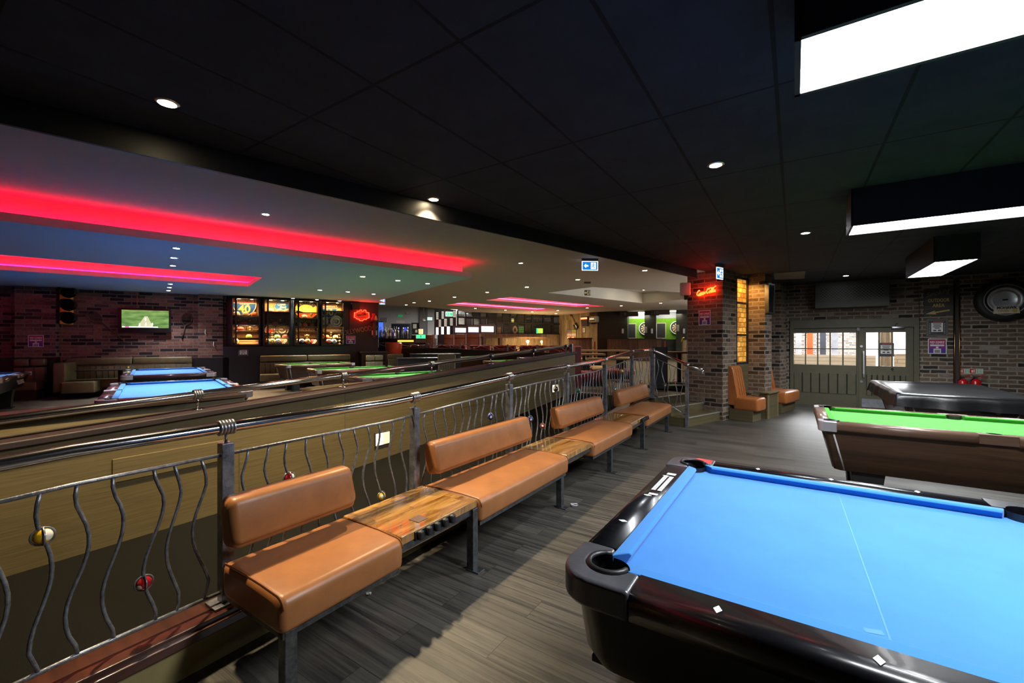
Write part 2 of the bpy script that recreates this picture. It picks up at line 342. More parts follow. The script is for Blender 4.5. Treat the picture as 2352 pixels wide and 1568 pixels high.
DAY = mat('daylight', (1, 1, 1), .5, emit=(.93, .96, 1), es=2.2)

# ------------------------------------------------------------------ shell
def flat(name, poly, z, m, holes=(), frame=None, kind=True, parent=None):
    bm = bmesh.new(); es = []
    for lp in [poly, *holes]:
        vs = [bm.verts.new((*(frame.loc(*p) if frame else p), z)) for p in lp]
        es += [bm.edges.new((vs[i], vs[(i + 1) % len(vs)])) for i in range(len(vs))]
    bmesh.ops.triangle_fill(bm, edges=es, use_beauty=True)
    bm.verts.index_update()
    mb = MB().add([v.co[:] for v in bm.verts], [[v.index for v in f.verts] for f in bm.faces]); bm.free()
    return struct(name, mb, m, frame)
# floors
struct('floor', MB().box(-3.76, 7.2, -4.5, 13.2, -.1, 0), FLOORM, R)
struct('floor_hall', MB().box(-34, -3.762, -14, 34, -.1, 0), HALLFLOOR, R)
CLG, HALLZ, RAFTZ = 2.88, 3.36, 3.0
BK0, BK1 = Vector((-2.841, 2.368)), Vector((3.519, 8.133)); BD = (BK1 - BK0).normalized()
bk = lambda t: tuple(BK0 + BD * t)
flat('ceiling', [bk(-9), bk(8.68), (5.0, 9.3), (5.6, 10.6), R.w(-.3, 13)[:2], R.w(7.2, 13)[:2], R.w(7.2, -4.5)[:2], R.w(-5.5, -4.5)[:2]], CLG, TILE, frame=R)
BKF = Frame(BK0.x, BK0.y, math.degrees(atan2(BD.y, BD.x)))
struct('wall_bulkhead', MB().box(-9, 8.6, 0, .025, 2.715, HALLZ), mat('bulkhead_black', (.016, .015, .016), .45), BKF)
# hall ceiling with its three openings
def q(*pts): return [at(u, v, HALLZ) for u, v in pts]
TR_A = q((1024.5, 700), (1066, 694), (1279, 711), (1233, 714))
TR_B = q((1115.5, 689), (1173, 682), (1388, 703), (1326, 705))
REC = q((1258, 672), (1361, 659), (1668, 678), (1476, 696))
hall_poly = [(-22, -8), bk(-9), bk(8.6), (3.62, 8.3), (4.6, 9.4), (14.5, 22), (14, 27), (9.8, 31), (-2.6, 33.2), at(1053, 711, HALLZ), at(882, 699, HALLZ), (-7.2, 21.4), (-22, 8)]
flat('ceiling_hall', hall_poly, HALLZ, CEILW, [TR_A, TR_B, REC])
def recess(name, poly, z, h, out, m_side, m_top):
    """upturned box over a ceiling opening, its walls set back by `out`"""
    c = Vector((sum(p[0] for p in poly) / 4, sum(p[1] for p in poly) / 4))
    big = [tuple(c + (Vector(p) - c) * (1 + out / max(.3, (Vector(p) - c).length))) for p in poly]
    mb = MB()
    if out: mb.loft([[(*p, z) for p in poly], [(*p, z + .1) for p in poly]], caps=False, smooth=False); mb.loft([[(*p, z + .1) for p in poly], [(*p, z + .1) for p in big]], caps=False, smooth=False)
    zb = z + .1 if out else z
    mb.loft([[(*p, zb) for p in big], [(*p, z + h) for p in big]], caps=False, smooth=False); mb.quad(*[(*p, z + h) for p in big])
    struct(name, mb, m_side)
    return big
def led(name, label, a, b, z, m, r=.02):
    return tag(obj(name, MB().tube([(*a, z), (*b, z)], r, 6), m), label, 'light strip')
def mid(p, c, k): return (p[0] + (c[0] - p[0]) * k, p[1] + (c[1] - p[1]) * k)
for nm, tr, lab in (('ceiling_trough_far', TR_A, 'farther of the two slim pink ceiling troughs past the pool hall'), ('ceiling_trough_near', TR_B, 'nearer of the two slim pink ceiling troughs past the pool hall')):
    big = recess(nm, tr, HALLZ, .34, .16, COVEFACE, COVEFACE)
    c = (sum(p[0] for p in tr) / 4, sum(p[1] for p in tr) / 4)
    root = thing('cove_light', 'pink light strip in the ' + lab.replace('two slim pink ceiling troughs past the pool hall', 'two pink ceiling troughs'), 'light strip', (0, 0, 0))
    for i in range(4):
        a, b = mid(big[i], c, .03), mid(big[(i + 1) % 4], c, .03)
        obj('led_strip', MB().tube([(*a, HALLZ + .118), (*b, HALLZ + .118)], .015, 6), COVE_P, root)
recess('ceiling_recess', REC, HALLZ, .5, 0, mat('recess_paint', (.66, .64, .58), .9), CEILW)
# lowered ceiling raft with its lit cove edge and its own trough
rq = lambda u, v: at(u, v, RAFTZ)
P0, P1, P2 = rq(0, 506), rq(1084, 637), rq(870, 690)
ex = Vector(P1) - Vector(P0)
A0 = tuple(Vector(P0) - ex * 1.3)
A3 = (A0[0] - 9, A0[1] + 12)
wl = lambda s, y=0: Wf.w(s, y)[:2]
raft = [A0, P1, P2, wl(4.1), wl(-16), A3]
T0, T1, T2, T3 = rq(0, 585), rq(603, 637), rq(570, 658), rq(0, 622)
tx = Vector(T1) - Vector(T0)
trq = [tuple(Vector(T0) - tx * 1.2), T1, T2, tuple(Vector(T3) - tx * 1.2)]
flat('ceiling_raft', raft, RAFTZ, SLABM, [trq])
nrm = Vector((-ex.y, ex.x)).normalized()
lip = MB()
pin = [tuple(Vector(A0)), P1, P2]
lip.loft([[(*p, RAFTZ) for p in pin], [(*p, RAFTZ + .11) for p in pin]], closed=False, caps=False, smooth=False)
side = (Vector(P2) - Vector(P1)).normalized()
def setback(k): return [tuple(Vector(A0) + nrm * k), tuple(Vector(P1) + nrm * k - ex.normalized() * k * 1.0), tuple(Vector(P2) - ex.normalized() * k)]
inn = setback(.16)
lip.loft([[(*p, RAFTZ + .11) for p in pin], [(*p, RAFTZ + .11) for p in setback(.02)], [(*p, RAFTZ + .02) for p in setback(.022)], [(*p, RAFTZ + .02) for p in inn]], closed=False, caps=False, smooth=False)
lip.loft([[(*p, RAFTZ + .02) for p in inn], [(*p, HALLZ) for p in inn]], closed=False, caps=False, smooth=False)
struct('trim_raft_cove', lip, COVEFACE)
root = thing('cove_light', 'long red light strip along the front edge of the lowered blue ceiling', 'light strip')
led_in = setback(.085)
obj('led_strip', MB().tube([(*led_in[0], RAFTZ + .065), (*led_in[1], RAFTZ + .065)], .018, 6), COVE, root)
obj('led_strip', MB().tube([(*led_in[1], RAFTZ + .05), (*led_in[2], RAFTZ + .05)], .010, 6), COVE, root)
big = recess('ceiling_trough_raft', trq, RAFTZ, .3, .18, COVEFACE, COVEFACE)
c = (sum(p[0] for p in trq) / 4, sum(p[1] for p in trq) / 4)
root = thing('cove_light', 'red light strip inside the slot cut into the lowered blue ceiling', 'light strip')
for i in range(4):
    a, b = mid(big[i], c, .02), mid(big[(i + 1) % 4], c, .02)
    obj('led_strip', MB().tube([(*a, RAFTZ + .115), (*b, RAFTZ + .115)], .013, 6), COVE, root)
# ramp, kerb, half wall (games-room frame)
RP = [(-4.5, .10), (-1.0, .12), (.44, .185), (2.0, .19), (4.05, .305), (5.64, .32), (7.4, .46), (8.1, .46)]
def rz(y):
    for (a, za), (b, zb) in zip(RP, RP[1:]):
        if y <= b: return za + (zb - za) * max(0, y - a) / (b - a)
    return RP[-1][1]
def strip(x0, x1, lo, hi, pts=RP):
    return MB().loft([[(x0, y, lo if lo is not None else 0), (x1, y, lo if lo is not None else 0), (x1, y, z + hi), (x0, y, z + hi)] for y, z in pts], smooth=False)
RXW, RXR = -3.7, -2.35                        # half wall face, railing line
struct('floor_ramp', strip(RXW, RXR, 0, -.006), RAMPM, R)
struct('wall_kerb', strip(-2.43, -2.27, 0, .0), mat('kerb_olive_lightened', (.30, .24, .10), .6, var=.15, vscale=5), R)  # olive lightened in colour to offset the shade on this face
k1 = MB().loft([[(-2.44, y, z), (-2.262, y, z), (-2.262, y, z + .028), (-2.44, y, z + .028)] for y, z in RP], smooth=False)
struct('trim_kerb', k1, KERBW, R, bevel=.004)
k2 = MB().loft([[(-2.275, y, z - .04), (-2.245, y, z - .04), (-2.245, y, z + .004), (-2.275, y, z + .004)] for y, z in RP], smooth=False)
struct('trim_kerb_moulding', k2, KERBW, R, bevel=.006)
wt = lambda y: .875 + .0482 * y              # top of the half wall
struct('wall_half', MB().loft([[(-3.86, y, -.02), (RXW, y, -.02), (RXW, y, wt(y)), (-3.86, y, wt(y))] for y in (-4.5, 0, 4, 7.9)], smooth=False), OLIVEB, R)
struct('trim_half_wall_cap', MB().loft([[(-3.9, y, wt(y)), (-3.655, y, wt(y)), (-3.655, y, wt(y) + .045), (-3.9, y, wt(y) + .045)] for y in (-4.5, 7.92)], smooth=False), CAPW, R, bevel=.01)
struct('trim_ramp_nosing', MB().box(RXW, -2.4, 8.06, 8.12, .455, .466), mat('nosing_strip', (.5, .5, .48), .4, .5), R)
# platform, stair and partition
L0, C1 = Vector((3.075, 7.50)), Vector((4.011, 8.122))
SF = Frame(L0.x, L0.y, 36.5)
SW = 1.14
E1 = R.w(-3.7, 8.1)[:2]
plat = [E1, R.w(-2.3, 8.1)[:2], SF.w(-.08, .6)[:2], SF.w(SW, .6)[:2], SF.w(SW, 1.6)[:2], (6, 11.2), (14.5, 22), (14, 28), (9.8, 33), (-9, 37), (-16, 30), (-7.9, 24.5), (-4.78, 24), (-2.8, 23), (-.21, 21), (2.52, 18)]
mbp = MB().prism(plat, .0, .46)
struct('floor_platform', mbp, PLATFLOOR)
st = MB()
st.box(-.02, SW, 0, .62, 0, .153); st.box(-.02, SW, .3, .62, .153, .306); st.box(-.02, SW, .6, .66, .3, .458)
struct('floor_stair', st, OLIVED, SF)
for i, nz in enumerate((.153, .306, .459)):
    struct('trim_stair_nosing', MB().box(-.02, SW, .3 * i - .012, .3 * i + .04, nz, nz + .008), mat('nosing_strip'), SF)
PART = [((-7.9, 24.5), 1.19), ((-4.78, 24), 1.17), ((-2.8, 23), 1.12), ((-.21, 21), 1.05), ((2.52, 18), 1.02)]
mbw = MB()
for (a, za), (b, zb) in zip(PART, PART[1:]):
    d = (Vector(b) - Vector(a)).normalized(); n = Vector((-d.y, d.x)) * .07
    A, B = Vector(a), Vector(b)
    mbw.loft([[(*(A - n), 0), (*(A + n), 0), (*(A + n), za), (*(A - n), za)], [(*(B - n), 0), (*(B + n), 0), (*(B + n), zb), (*(B - n), zb)]], smooth=False)
struct('wall_platform', mbw, mat('partition_black', (.012, .011, .012), .45))
# door wall of the games room
DY = 12.4
def dw(u, v, y=0): return R.px(u, v, DY + y)
dx0, dx1 = dw(1814, 800)[0], dw(2112, 800)[0]
ztop = 2.02
m = MB(); m.box(-1.2, dx0, DY, DY + .3, 0, CLG); m.box(dx1, 7.2, DY, DY + .3, 0, CLG); m.box(dx0, dx1, DY, DY + .3, ztop, CLG)
struct('wall_door', m, BRICK_W, R)
px0, px1 = dw(2113, 800, -.09)[0], dw(2189, 800, -.09)[0]
struct('wall_door_pilaster', MB().box(px0, px1, DY - .09, DY + .01, 0, CLG), BRICK_W, R)
struct('wall_right', MB().box(7.2, 7.4, -4.5, 13, 0, CLG), BRICK_P, R)
struct('wall_back', MB().box(-34, 7.2, -4.7, -4.5, 0, HALLZ), BRICK_P, R)
# brick pillars, their faces along the hall axes
NV, HV = Hf.ey, Hf.ex
def pillar(name, c, a, b, z0, m=BRICK_P):
    """corner c nearest the room, a metres along the hall, b metres across it"""
    f = Frame(c[0], c[1], 90 - TB)
    struct(name, MB().box(0, a, 0, b, z0, CLG + .0), m, f)
    return f
PF1 = pillar('pillar_1', C1, .627, .70, 0)
C2 = (5.1, 8.6); PF2 = pillar('pillar_2', C2, .36, .46, 0)
C3 = (6.286, 10.0); PF3 = pillar('pillar_3', C3, .42, .9, 0)
struct('wall_booth', MB().box(-.9, 2.2, .6, .75, 0, CLG), BRICK_P, Frame(5.0, 9.3, 50))
# brick television wall and its piers, main hall
struct('wall_television', MB().box(-16, Wf.px(520, 700)[0], 0, .3, 0, HALLZ), BRICK_T, Wf)
def pier(u0, u1):
    a, b = Wf.px(u0, 730, -.22)[0], Wf.px(u1, 730, -.22)[0]
    return MB().box(a, b, -.22, .02, 0, RAFTZ)
struct('wall_pier_1', pier(33, 128), BRICK_T, Wf)
struct('wall_pier_2', pier(455, 512), BRICK_T, Wf)
DARKP = mat('dark_panelling', (.012, .011, .013), .4, var=.3, vscale=3)
c0, c1 = Wf.px(512, 700, -.3)[0], Wf.px(868, 700, 0)[0]
struct('wall_cabinet_back', MB().box(c0, c1, .12, .4, 0, HALLZ), DARKP, Wf)
m = MB(); m.box(c0, Wf.px(803, 700, -.3)[0], -.3, .15, 0, 1.35)
struct('wall_cabinet_base', m, DARKP, Wf)
m = MB()
for a, b in ((0, 128), (440, 526)):
    m.box(Wf.px(a, 860, -.3)[0] - (9 if a == 0 else 0), Wf.px(b, 860, -.3)[0], -.3, .02, 0, Wf.px(a, 822, -.3)[1])
struct('wall_dado', m, DARKP, Wf)
struct('wall_hall_left', MB().box(-16.2, -16, -40, 0, 0, HALLZ), BRICK_T, Wf)
# far walls of the platform room
# ------------------------------------------------------------------ pool tables
def rrect(hx, hy, r, n=6, z=0):
    pts = []
    for sx, sy, a0 in ((1, 1, 0), (-1, 1, 90), (-1, -1, 180), (1, -1, 270)):
        for k in range(n + 1):
            a = radians(a0 + 90 * k / n); pts.append((sx * (hx - r) + r * cos(a), sy * (hy - r) + r * sin(a), z))
    return pts
def pool_table(name, label, L, W, rw, zt, pr, cw, lc, M, apron, legs, grp=None, rr=.11, sights=True, uk=False):
    """L x W outside, rw rail width, zt rail height, pr pocket radius, cw cushion width, lc length of a corner casting"""
    t = thing(name, label, 'pool table', group=grp)
    hx, hy = L / 2, W / 2
    pdep = .055 if uk else .13
    zb = zt - .036                                   # the cloth of the bed
    c = rw + .012; s = sqrt(pr * pr - (rw - c) ** 2)
    mp = lambda sx, sy, a, b: (sx * (hx - a), sy * (hy - b))
    # bed: outline bitten at four corners and two sides
    out = []
    i0 = rw + .004
    for sx, sy, rev in ((1, 1, 0), (-1, 1, 1), (-1, -1, 0), (1, -1, 1)):
        arc = [mp(sx, sy, c + pr * 1.0 * cos(radians(k)), c + pr * 1.0 * sin(radians(k))) for k in range(-15, 106, 12)]
        arc = [mp(sx, sy, i0, c + s)] + arc[::-1] + [mp(sx, sy, c + s, i0)]
        out += arc if not rev else arc[::-1]
        if (sx, sy) == (1, 1): out += [(pr * .85 * cos(radians(k)), hy - rw + .008 + pr * .85 * sin(radians(k))) for k in range(-8, -173, -15)]
        if (sx, sy) == (-1, -1): out += [(-pr * .85 * cos(radians(k)), -(hy - rw + .008) - pr * .85 * sin(radians(k))) for k in range(-8, -173, -15)]
    out.sort(key=lambda p: atan2(p[1], p[0]))
    obj('bed_cloth', MB().add([(x, y, zb) for x, y in out], [list(range(len(out)))]), M['felt'], t)
    # rails
    prof = [(.004, -.078), (0, -.05), (.002, -.022), (.012, -.006), (.03, 0), (rw, .001), (rw, -.05)]
    def rail(x0, x1, side, mpf):
        return MB().loft([[mpf(x, o, zt + z) for o, z in prof] for x in (x0, x1)], smooth=True)
    sp = .10
    for sy in (1, -1):
        for x0, x1 in ((-hx + lc, -sp), (sp, hx - lc)):
            r_ = obj('rail', rail(x0, x1, sy, lambda x, o, z: (x, sy * (hy - o), z)), M['rail'], t, bevel=0)
            if sights:
                for k in (1, 2, 3):
                    xs = (x0 if x0 > 0 else x1) ; xs = (hx - c) * k / 4 * (1 if x0 > 0 else -1)
                    sg = MB().quad((xs - .011, sy * (hy - rw * .52), zt + .002), (xs, sy * (hy - rw * .52) - .019, zt + .002), (xs + .011, sy * (hy - rw * .52), zt + .002), (xs, sy * (hy - rw * .52) + .019, zt + .002))
                    obj('sight', sg, SIGHT, r_)
        # side pocket block
        pts = [(-sp, 0), (sp, 0), (sp, rw), (pr * .9, rw)] + [(pr * .9 * cos(radians(k)), rw + .006 - pr * .9 * sin(radians(k))) for k in range(5, 176, 17)] + [(-pr * .9, rw), (-sp, rw)]
        obj('side_casting', MB().prism([(x, sy * (hy - max(b, .004))) for x, b in pts], zt - .07, zt + .0005), M['cast2'], t, bevel=.008)
        obj('side_pocket', MB().loft([[(pr * .9 * k2 * cos(2 * pi * k / 20), sy * (hy - rw - .002) + pr * .9 * k2 * sin(2 * pi * k / 20), z) for k in range(20)] for k2, z in ((1.05, zt - .004), (1.0, zb - .002), (.95, zb - pdep))], caps=False).disc((0, sy * (hy - rw), zb - pdep), pr * .86, 'z'), PLASTIC, t)
    for sx in (1, -1):
        r_ = obj('rail', rail(-hy + lc, hy - lc, sx, lambda y, o, z: (sx * (hx - o), y, z)), M['rail'], t)
        if sights:
            for k in (-1, 0, 1):
                ys = (hy - c) * k / 2
                obj('sight', MB().quad((sx * (hx - rw * .52), ys - .011, zt + .002), (sx * (hx - rw * .52) + .019, ys, zt + .002), (sx * (hx - rw * .52), ys + .011, zt + .002), (sx * (hx - rw * .52) - .019, ys, zt + .002)), SIGHT, r_)
    # corner castings and pockets
    a1 = math.degrees(atan2(s, rw - c)); 
    for sx in (1, -1):
        for sy in (1, -1):
            pts = [(lc, 0)] + [(rr + rr * cos(radians(k)), rr + rr * sin(radians(k))) for k in range(270, 179, -10)] + [(0, lc), (rw, lc)]
            pts += [(c + pr * cos(radians(k)), c + pr * sin(radians(k))) for k in [a1 + (450 - 2 * a1) * j / 14 for j in range(15)]]
            pts += [(lc, rw)]
            cm = MB().prism([mp(sx, sy, a, b) for a, b in pts], zt - .085, zt + .003)
            obj('corner_casting', cm, M['cast'], t, bevel=.014, seg=3)
            cx_, cy_ = mp(sx, sy, c, c)
            pk = MB().loft([[(cx_ + pr * k2 * cos(2 * pi * k / 24), cy_ + pr * k2 * sin(2 * pi * k / 24), z) for k in range(24)] for k2, z in ((.985, zt - .012), (.97, zb - .002), (.9, zb - pdep))], caps=False)
            pk.disc((cx_, cy_, zb - pdep), pr * .9, 'z', 24)
            p_ = obj('pocket', pk, PLASTIC, t)
            lip = [mp(sx, sy, c + (pr - .004) * cos(radians(k)), c + (pr - .004) * sin(radians(k))) for k in [a1 + (450 - 2 * a1) * j / 14 for j in range(15)]]
            obj('pocket_rim', MB().tube([(*p, zt + .002) for p in lip], .009, 6), PLASTIC, p_)
    # cushions with angled ends
    def cushion(p0, p1, inward, cut0, cut1):
        d = (Vector(p1) - Vector(p0)).normalized(); n = Vector(inward)
        def sect(p, k):
            P = Vector(p)
            return [(*P, zt - .002), (*(P + n * (cw - .008) + d * k * .86), zt + .001), (*(P + n * cw + d * k), zt - .008), (*(P + n * (cw - .018) + d * k * .8), zb - .004), (*P, zb - .004)]
        return MB().loft([sect(p0, cut0), sect(p1, -cut1)], smooth=False)
    iy, ix = hy - rw, hx - rw
    e = c + s - .006
    for sy in (1, -1):
        obj('cushion', cushion((-hx + e, sy * iy), (-pr * .95, sy * iy), (0, -sy), cw * .9, cw * .35), M['cush'], t, bevel=.004)
        obj('cushion', cushion((pr * .95, sy * iy), (hx - e, sy * iy), (0, -sy), cw * .35, cw * .9), M['cush'], t, bevel=.004)
    for sx in (1, -1):
        obj('cushion', cushion((sx * ix, -hy + e), (sx * ix, hy - e), (-sx, 0), cw * .9, cw * .9), M['cush'], t, bevel=.004)
    # body
    b0, b1 = apron
    ba = MB().loft([rrect(hx - i, hy - i, max(.02, rr - i * .3), 6, z) for i, z in b0], caps=False)
    body = obj('apron' if not uk else 'cabinet', ba, M['body'], t)

    zlow = b0[-1][1]; il = b0[-1][0]
    obj('underside', MB().box(-hx + il + .01, hx - il - .01, -hy + il + .01, hy - il - .01, zlow - .0, zlow + .02), BLACK, t)
    for sx in (1, -1):
        for sy in (1, -1):
            x, y = sx * (hx - legs[0]), sy * (hy - legs[1]); w = legs[2]
            lg = MB().loft([[(x + i * w * k, y + j * w * k, z) for i, j in ((-1, -1), (1, -1), (1, 1), (-1, 1))] for k, z in ((1.15, zlow + .01), (.9, zlow * .5), (.8, .03))], smooth=False)
            lg.box(x - w, x + w, y - w, y + w, 0, .03)
            obj('leg', lg, M['leg'], t, bevel=.006)
            if uk:                                     # pale edge strips down the tapering corners
                (i0_, z0_), (i1_, z1_) = b0[1], b0[-2]
                for ax in (0, 1):
                    off = .07
                    tp = (sx * (hx - i0_ - (off if ax == 0 else -.001)), sy * (hy - i0_ - (off if ax == 1 else -.001)))
                    bt = (sx * (hx - i1_ - (off if ax == 0 else -.001)), sy * (hy - i1_ - (off if ax == 1 else -.001)))
                    obj('edge_strip', MB().tube([(*tp, z0_ - .03), (*bt, z1_ + .004)], .008, 6), M['strip'], t)
    return t
M_BIG = dict(felt=FELT_B, cush=FELT_BC, rail=RAILB, cast=CASTB, cast2=RAILB, body=APRONB, leg=APRONB)
big = pool_table('pool_table', 'large blue cloth pool table with black gloss rails in the foreground', 2.84, 1.60, .118, .80, .066, .052, .235, M_BIG,
                 ([(.03, .725), (.036, .70), (.055, .55), (.08, .50)], None), (.62, .5, .11))
big.location = R.w(-.62 + 1.42, 1.17 + .795); big.rotation_euler = (0, 0, R.a)
# maker's notice stuck on the short rail
nm = MB(); nm.M = Matrix.Translation((-1.34, .2, .8035)) @ Matrix.Rotation(radians(90), 4, 'Z')
rr_ = random.Random(3)
for row, y_ in enumerate((.016, -.012)):
    x_ = -.12
    while x_ < .12:
        w_ = rr_.uniform(.006, .014); nm.box(x_, x_ + w_, y_ - .010, y_ + .010, 0, .0004); x_ += w_ + .003
nm.box(.155, .19, -.022, .022, 0, .0004); nm.box(-.19, -.165, -.02, .02, 0, .0004)
obj('rail_notice', nm, mat('notice_print', (.6, .6, .6), .5), big)['label'] = 'small white printed notice on the black rail'
chalk = MB()
for (u0, v0), (u1, v1), w_ in (((1919, 1116), (2046, 1472), .0022), ((1985, 1446), (2030, 1454), .010)):
    a, b = R.loc(*at(u0, v0, .764)), R.loc(*at(u1, v1, .764)); ox, oy = R.loc(*big.location[:2])
    A, B = Vector((a[0] - ox, a[1] - oy)), Vector((b[0] - ox, b[1] - oy)); n = Vector((-(B - A).y, (B - A).x)).normalized() * w_
    chalk.quad((*(A - n), .7646), (*(B - n), .7646), (*(B + n), .7646), (*(A + n), .7646))
obj('chalk_mark', chalk, mat('chalk_trace', (.075, .235, .54), .9), big)['label'] = 'faint pale chalk line across the cloth'
M_UK = dict(felt=FELT_G, cush=FELT_GC, rail=WALNUT_RAIL, cast=CASTW, cast2=WALNUT_RAIL, body=WALNUT, leg=BLACK, strip=mat('pale_strip', (.55, .55, .57), .4))
UKB = ([(.035, .762), (.04, .74), (.115, .40), (.15, .385)], None)
green = pool_table('pool_table', 'green cloth pool table with walnut cabinet under the middle light box', 2.13, 1.14, .085, .82, .052, .042, .13, M_UK, UKB, (.35, .28, .10), rr=.05, sights=False, uk=True)
green.location = R.w(.17 + 1.065, 4.52 + .57); green.rotation_euler = (0, 0, R.a)
covered = dup(green, 'walnut pool table hidden under a black dust cover', R.w(1.7, 8.3), R.a + pi / 2)
plt = MB().box(-.13, .13, -.006, 0, -.035, .035)
pl = obj('coin_plate', MB().box(-1.0285, -1.02, -.42, -.14, .64, .70), mat('dark_plate', (.02, .02, .022), .3), covered)
ds = MB(); ds.M = Matrix.Translation((-1.030, -.28, .67)) @ Matrix.Rotation(radians(-90), 4, 'Z')
ds.disc((0, 0, 0), .022, 'y'); obj('plate_emblem', ds, mat('emblem_green', (.05, .3, .12), .4), pl)
ds = MB(); ds.M = Matrix.Translation((-1.0305, -.28, .67)) @ Matrix.Rotation(radians(-90), 4, 'Z')
ds.disc((0, 0, 0), .013, 'y'); obj('plate_emblem', ds, mat('emblem_red', (.6, .05, .05), .4), pl)
# the cover: draped sheet
nx, ny = 56, 36
cv = MB(); hxC, hyC = 1.10, .62
vs, fs = [], []
def fold(a, b): return sin(a * 3.1 + 1.3 * sin(b * 2.3)) * .5 + sin(b * 4.7 + a * 1.9) * .35 + sin(a * 11 + b * 7) * .15
for j in range(ny + 1):
    for i in range(nx + 1):
        a, b = i / nx * 2 - 1, j / ny * 2 - 1
        X, Y = a * (hxC + .17), b * (hyC + .17)
        ox, oy = max(0, abs(X) - hxC), max(0, abs(Y) - hyC)
        drop = max(ox, oy)
        x = math.copysign(min(abs(X), hxC + .012), X); y = math.copysign(min(abs(Y), hyC + .012), Y)
        z = .852 - drop * 1.0
        inner = min(hxC - abs(X), hyC - abs(Y))
        if inner > .07: z -= .018 * min(1, (inner - .07) / .12) + .005 * fold(X * 2, Y * 3)
        else: z += .004 * fold(X * 3, Y * 3)
        if drop > 0:
            k = drop / .17
            x += math.copysign(.022 * k * (1 + fold(Y * 5, X)), X) if ox > 0 else 0
            y += math.copysign(.022 * k * (1 + fold(X * 5, Y)), Y) if oy > 0 else 0
            z += .012 * k * fold(X * 4, Y * 4)
        vs.append((x, y, z))
for j in range(ny):
    for i in range(nx):
        k = j * (nx + 1) + i; fs.append((k, k + 1, k + nx + 2, k + nx + 1))
cv.add(vs, fs, True)
VINYL = mat('black_vinyl', (.008, .0085, .010), .3, spec=.5, bump=.6, bscale=9)
cover = obj('table_cover', cv, VINYL, loc=R.w(1.7, 8.3), rotz=R.a + pi / 2)
tag(cover, 'black vinyl dust cover draped over the rear walnut pool table', 'table cover')
# main hall tables
M_HB = dict(felt=FELT_B, cush=FELT_BC, rail=HALLRAIL, cast=CASTW, cast2=CASTW, body=APRONB, leg=BLACK)
hb = pool_table('pool_table', 'blue cloth pool table just beyond the half wall, nearest on the left', 2.95, 1.64, .14, .80, .062, .06, .2, M_HB, ([(.03, .72), (.05, .70), (.14, .46)], None), (.5, .36, .13), grp='blue tables in the main hall', sights=False, rr=.13)
for k, (sx, sy, txt) in enumerate(((0, 1, 1), (1, 0, 0))):
    lt = MB()
    if sx: lt.M = Matrix.Translation((-1.425, 0, .615)) @ Matrix.Rotation(radians(-90), 4, 'Z') @ Matrix.Rotation(radians(-14), 4, 'X')
    else: lt.M = Matrix.Translation((.55, -.765, .615)) @ Matrix.Rotation(radians(-14), 4, 'X')
    lt.text('BRUNSWICK', .13, (0, 0, 0), depth=.004, wide=.9 if sx else .62, bold=.004)
    obj('apron_lettering', lt, mat('silver_lettering', (.45, .43, .47), .35, .5), hb)
def hall_table(o, c, label=None, ang=Hf.a, first=False, scale=None):
    """c is the corner nearest the camera-left; the table's long axis runs along ang"""
    if first: o.location = (*c, 0); o.rotation_euler = (0, 0, ang); return o
    return dup(o, label, (*c, 0), ang, scale=scale)
nd = Hf.a + pi / 2                                  # long axis across the hall
def ctr(corner, L, W, ang):                         # centre from near-left corner; along ang is L, width to the left of it
    e = Vector((cos(ang), sin(ang))); n = Vector((-sin(ang), cos(ang)))
    return tuple(Vector(corner) + e * L / 2 + n * W / 2)
def ctr2(corner, L, W):                             # long axis = hall normal
    return tuple(Vector(corner) + Hf.ex * W / 2 + Hf.ey * L / 2)
hall_table(hb, ctr2(at(214, 922, .8), 2.95, 1.64), first=True, ang=nd)
hall_table(hb, ctr2(at(275, 864, .8), 2.95, 1.64), 'blue cloth pool table below the television, second back from the half wall', nd)
c_far = Vector(at(76, 852, .8))
hall_table(hb, tuple(c_far - Hf.ex * .82 - Hf.ey * 1.475), 'blue cloth pool table cut off by the left edge of the picture', nd)
GG = 'green tables in the main hall'
g1 = dup(green, 'green cloth pool table farthest back, along the olive banquette', (*ctr(at(655, 838.5, .82), 2.2, 1.2, Hf.a + .09), 0), Hf.a + .09, GG, .99)
dup(green, 'green cloth pool table in the middle of the three under the display cabinets', (*ctr(at(727, 851, .82), 2.2, 1.2, Hf.a - .07), 0), Hf.a - .07, GG, (1.04, 1.0, 1.0))
dup(green, 'green cloth pool table half hidden by the half wall handrail', (*ctr(at(845, 869.5, .82), 2.2, 1.2, Hf.a), 0), Hf.a, GG, (1.08, 1.05, 1.0))
dup(green, 'green cloth pool table far right, below the curly platform railing', (*ctr((-2.6, 18.5), 2.2, 1.2, Hf.a - .1), 0), Hf.a - .1, GG, 1.0)
dup(green, 'green cloth pool table at right, seen just above the half wall handrail', (*ctr((-.35, 14.6), 2.2, 1.2, Hf.a), 0), Hf.a, GG, 1.0)
dup(hb, 'blue cloth pool table glimpsed behind the far end of the handrail', (1.85, 17.2, 0), nd, 'blue tables in the main hall', 1.08)
# bright cue chalk blocks on the back table
tag(obj('chalk_block', MB().rbox(-.02, .02, -.02, .02, 0, .03, .004, 2), mat('yellow_chalk', (.35, .4, .05), .8), loc=(*at(294, 845, .8), .805)), 'yellow green chalk block on the rail of the blue table below the television', 'chalk')

